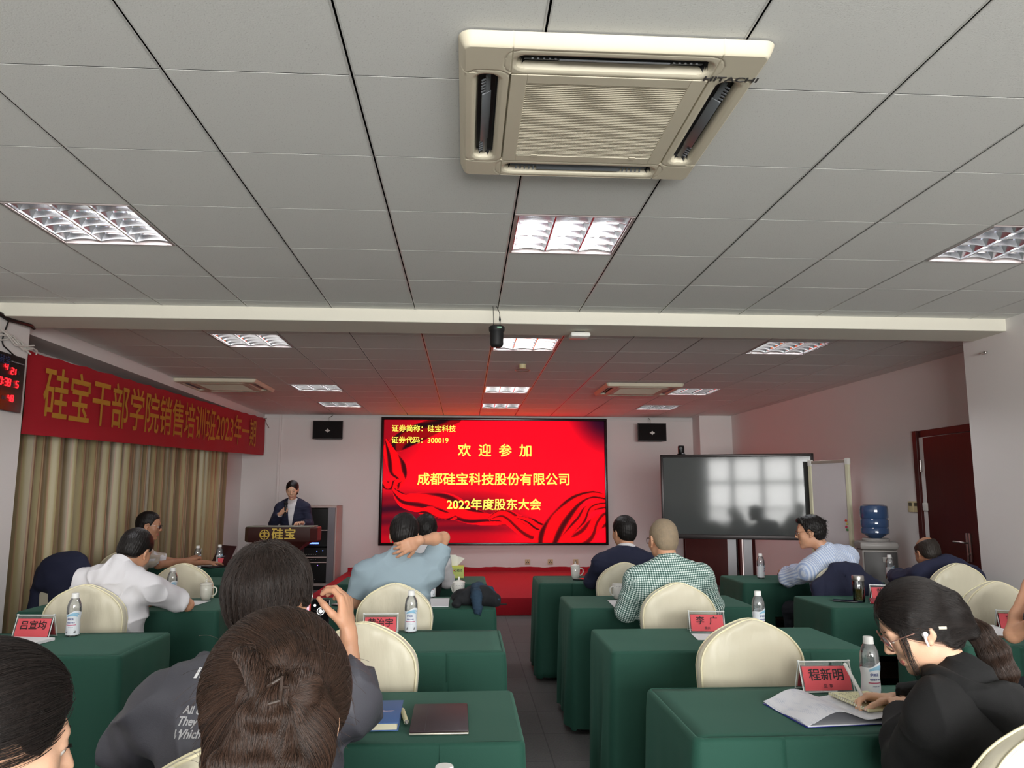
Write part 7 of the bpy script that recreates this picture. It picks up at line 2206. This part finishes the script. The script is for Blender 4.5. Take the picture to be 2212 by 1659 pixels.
# 13 --- dark-haired person in the lower left corner
def cast_corner():
    H = Head((-0.635, 1.125, 1.108), -0.86, -0.16, 0.0, 1.0)
    p = person('person with smooth black tied-back hair in the lower left corner, face turned right', H, (-0.700, 0.99, 0.96), (-0.72, 0.70, 0.535), -0.45, ((-0.93, 1.02, 0.80), (-0.82, 1.20, 0.80)), ((-0.50, 0.98, 0.80), (-0.60, 1.18, 0.80)), SK_FAIR, 0.004, 0.165, 0.92, True, nk=0.047)
    face_details(H, p.body, p.o, H_BLACK)
    M = H.M(p.o); b = MB()
    for s in (-1, 1):
        for k in range(9):
            x = s * (0.021 + 0.0025 * k); b.tube([M @ Vector((x, 0.0905 - 0.0006 * k, 0.0135)), M @ Vector((x + s * 0.001, 0.099 - 0.0005 * k, 0.0145))], [0.0006, 0.0002], 4)
    b.build('eyelashes', H_BLACK, p.body)
    knot = H.w(0.0, -0.135, 0.0)
    def bun(S): S.ell(knot, A3(0.034, 0.03, 0.034), H.R, 0.012)
    S, o = add_hair(p, H_BLACK, 0.016, 'long', 0.0012, 0.004, 3, (0, 0, 0.004), bun)
    flow_strands('hair_strands', o, p.o, S, o, H, knot, 6500, 13, 0.014, S_BLACK, 9, 0.0025, 0.07, 0.0003)
    top(p, 'black_top', C_BLKT, 0.018, 1.9, 0.006, 0.006, 3, (0.056, 0.02, 0.006), 0.06, loose=0.01)
cast_corner()

# 14 --- person at the right edge: only the bare forearm shows
def cast_edge():
    H = Head((2.88, 3.42, 1.19), 0.3, -0.15, 0.0, 1.0)
    p = person('person at the right picture edge, bare forearm propped on the table', H, (2.84, 3.31, 1.05), (2.78, 3.24, 0.535), 0.15, ((2.555, 3.585, 0.815), (2.68, 3.62, 1.045)), ((3.10, 3.55, 0.83), (3.0, 3.82, 0.80)), SK_MID, 0.0045, 0.19, 1.0, hands=[dict(fd=(0.5, -0.1, 0.9), pn=(0.8, 0, -0.5), curl=(0.5, 0.5, 0.55, 0.6)), None])
    add_hair(p, H_BLACK, 0.012, 'short', 0.0015, 0.005)
    top(p, 't_shirt', cloth('dark_teal_jersey', (40, 60, 66)), 0.013, 0.62, 0.006, 0.007, 21, (0.062, 0.014, 0.006), 0.06, loose=0.014)
cast_edge()

# ------------------------------------------------------------------ coats over chairs, jacket bundle
def coats():
    # navy jacket thrown over the back of a chair, left
    x, y, rz = -3.12, 6.36, -0.2
    R = rotz(rz)
    S = Sdf(); W = lambda a, b, c: A3(x, y, 0) + R @ A3(a, b, c)
    S.flat(W(0.02, -0.02, 0.93), W(0.04, -0.02, 0.80), (0.19, 0.075), (0.24, 0.10), R @ A3(1, 0, 0), 0.05)
    S.flat(W(0.06, -0.06, 0.86), W(0.10, -0.10, 0.66), (0.15, 0.05), (0.11, 0.035), R @ A3(1, 0, 0), 0.04)
    S.flat(W(0.02, 0.10, 0.86), W(0.02, 0.10, 0.60), (0.16, 0.04), (0.14, 0.03), R @ A3(1, 0, 0), 0.04)
    S.cap(W(-0.18, 0.02, 0.86), W(-0.24, 0.0, 0.52), 0.055, 0.045, 0.04)
    S.fn(wrinkle(0.010, 17, 4, (1, 1, 0.8)))
    def notch(P, d):          # the chair stays outside the cloth
        return d
    o = sdf_object('jacket', S, 0.007, C_NAVY, None, (x, y, 0.5)); o.location = (x, y, 0.5)
    tag(o, 'navy jacket thrown over the ivory chair close to the curtain', 'jacket')
    # navy suit jacket hung on the chair of the striped-shirt man
    x, y = 2.76, 5.60
    S = Sdf(); W = lambda a, b, c: A3(x + a, y + b, c)
    S.flat(W(0.01, 0.005, 0.925), W(0, -0.03, 0.80), (0.13, 0.055), (0.245, 0.065), (1, 0, 0), 0.06)
    S.flat(W(0, -0.03, 0.82), W(0, -0.055, 0.46), (0.25, 0.062), (0.21, 0.050), (1, 0, 0), 0.05)
    for s in (-1, 1): S.cap(W(s * 0.205, -0.03, 0.80), W(s * 0.245, -0.045, 0.48), 0.05, 0.045, 0.03)
    S.box(W(-0.035, -0.11, 0.80), (0.004, 0.05, 0.12), None, 0.002, 0.012, 's')
    S.fn(wrinkle(0.007, 17, 6, (1.4, 1, 0.7)))
    o = sdf_object('suit_jacket', S, 0.007, C_NAVY, None, (x, y, 0.5)); o.location = (x, y, 0.5)
    tag(o, 'navy suit jacket hung on the chair of the man in striped shirt', 'jacket')
    # dark bundle on the table left of the aisle
    S = Sdf(); x, y, z = 0.07, 5.10, 0.7545
    W = lambda a, b, c: A3(x + a, y + b, z + c)
    S.ell(W(-0.06, 0.02, 0.05), (0.085, 0.10, 0.055), None, 0.03); S.ell(W(0.03, 0.03, 0.065), (0.075, 0.09, 0.065), None, 0.03); S.ell(W(0.10, 0.0, 0.035), (0.065, 0.08, 0.04), None, 0.03)
    S.cap(W(-0.10, -0.04, 0.07), W(-0.12, -0.09, 0.02), 0.022, 0.018, 0.02)
    S.fn(lambda P, d: d - 0.016 * (1 - np.abs(wob(P, 24, 3))) ** 2 + 0.010 * wob(P, 60, 5)); S.plane((0, 0, z), (0, 0, -1))
    o = sdf_object('jacket_bundle', S, 0.005, cloth('black_bag_cloth', (22, 24, 28)), None, (x, y, z)); o.location = (x, y, z)
    tag(o, 'crumpled black and blue jacket bundle on the table left of the aisle', 'jacket')
    B = Sdf()
    B.cap(W(0.02, 0.03, 0.118), W(0.09, 0.0, 0.085), 0.03, 0.028, 0.03); B.cap(W(0.09, 0.0, 0.085), W(0.13, -0.05, 0.045), 0.028, 0.022, 0.03)
    B.cap(W(0.0, 0.0, 0.11), W(0.005, -0.10, 0.075), 0.030, 0.032, 0.02); B.cap(W(0.005, -0.10, 0.075), W(0.015, -0.135, -0.015), 0.032, 0.026, 0.02)
    B.cap(W(0.016, -0.137, -0.012), W(0.018, -0.145, -0.06), 0.017, k=0.004, op='s')
    B.fn(wrinkle(0.006, 36, 3)); 
    sdf_object('blue_sleeve', B, 0.005, cloth('petrol_blue_cloth', (34, 56, 76)), o, (x, y, z))
    for a, b_ in ((0.11, 0.16),):
        MB().tube([Vector(W(0.10, -0.02, 0.03)) - o.location, Vector(W(0.15, -0.03, 0.012)) - o.location, Vector(W(0.20, 0.0, 0.008)) - o.location], 0.005, 6).build('strap', C_BLACK, o)
coats()
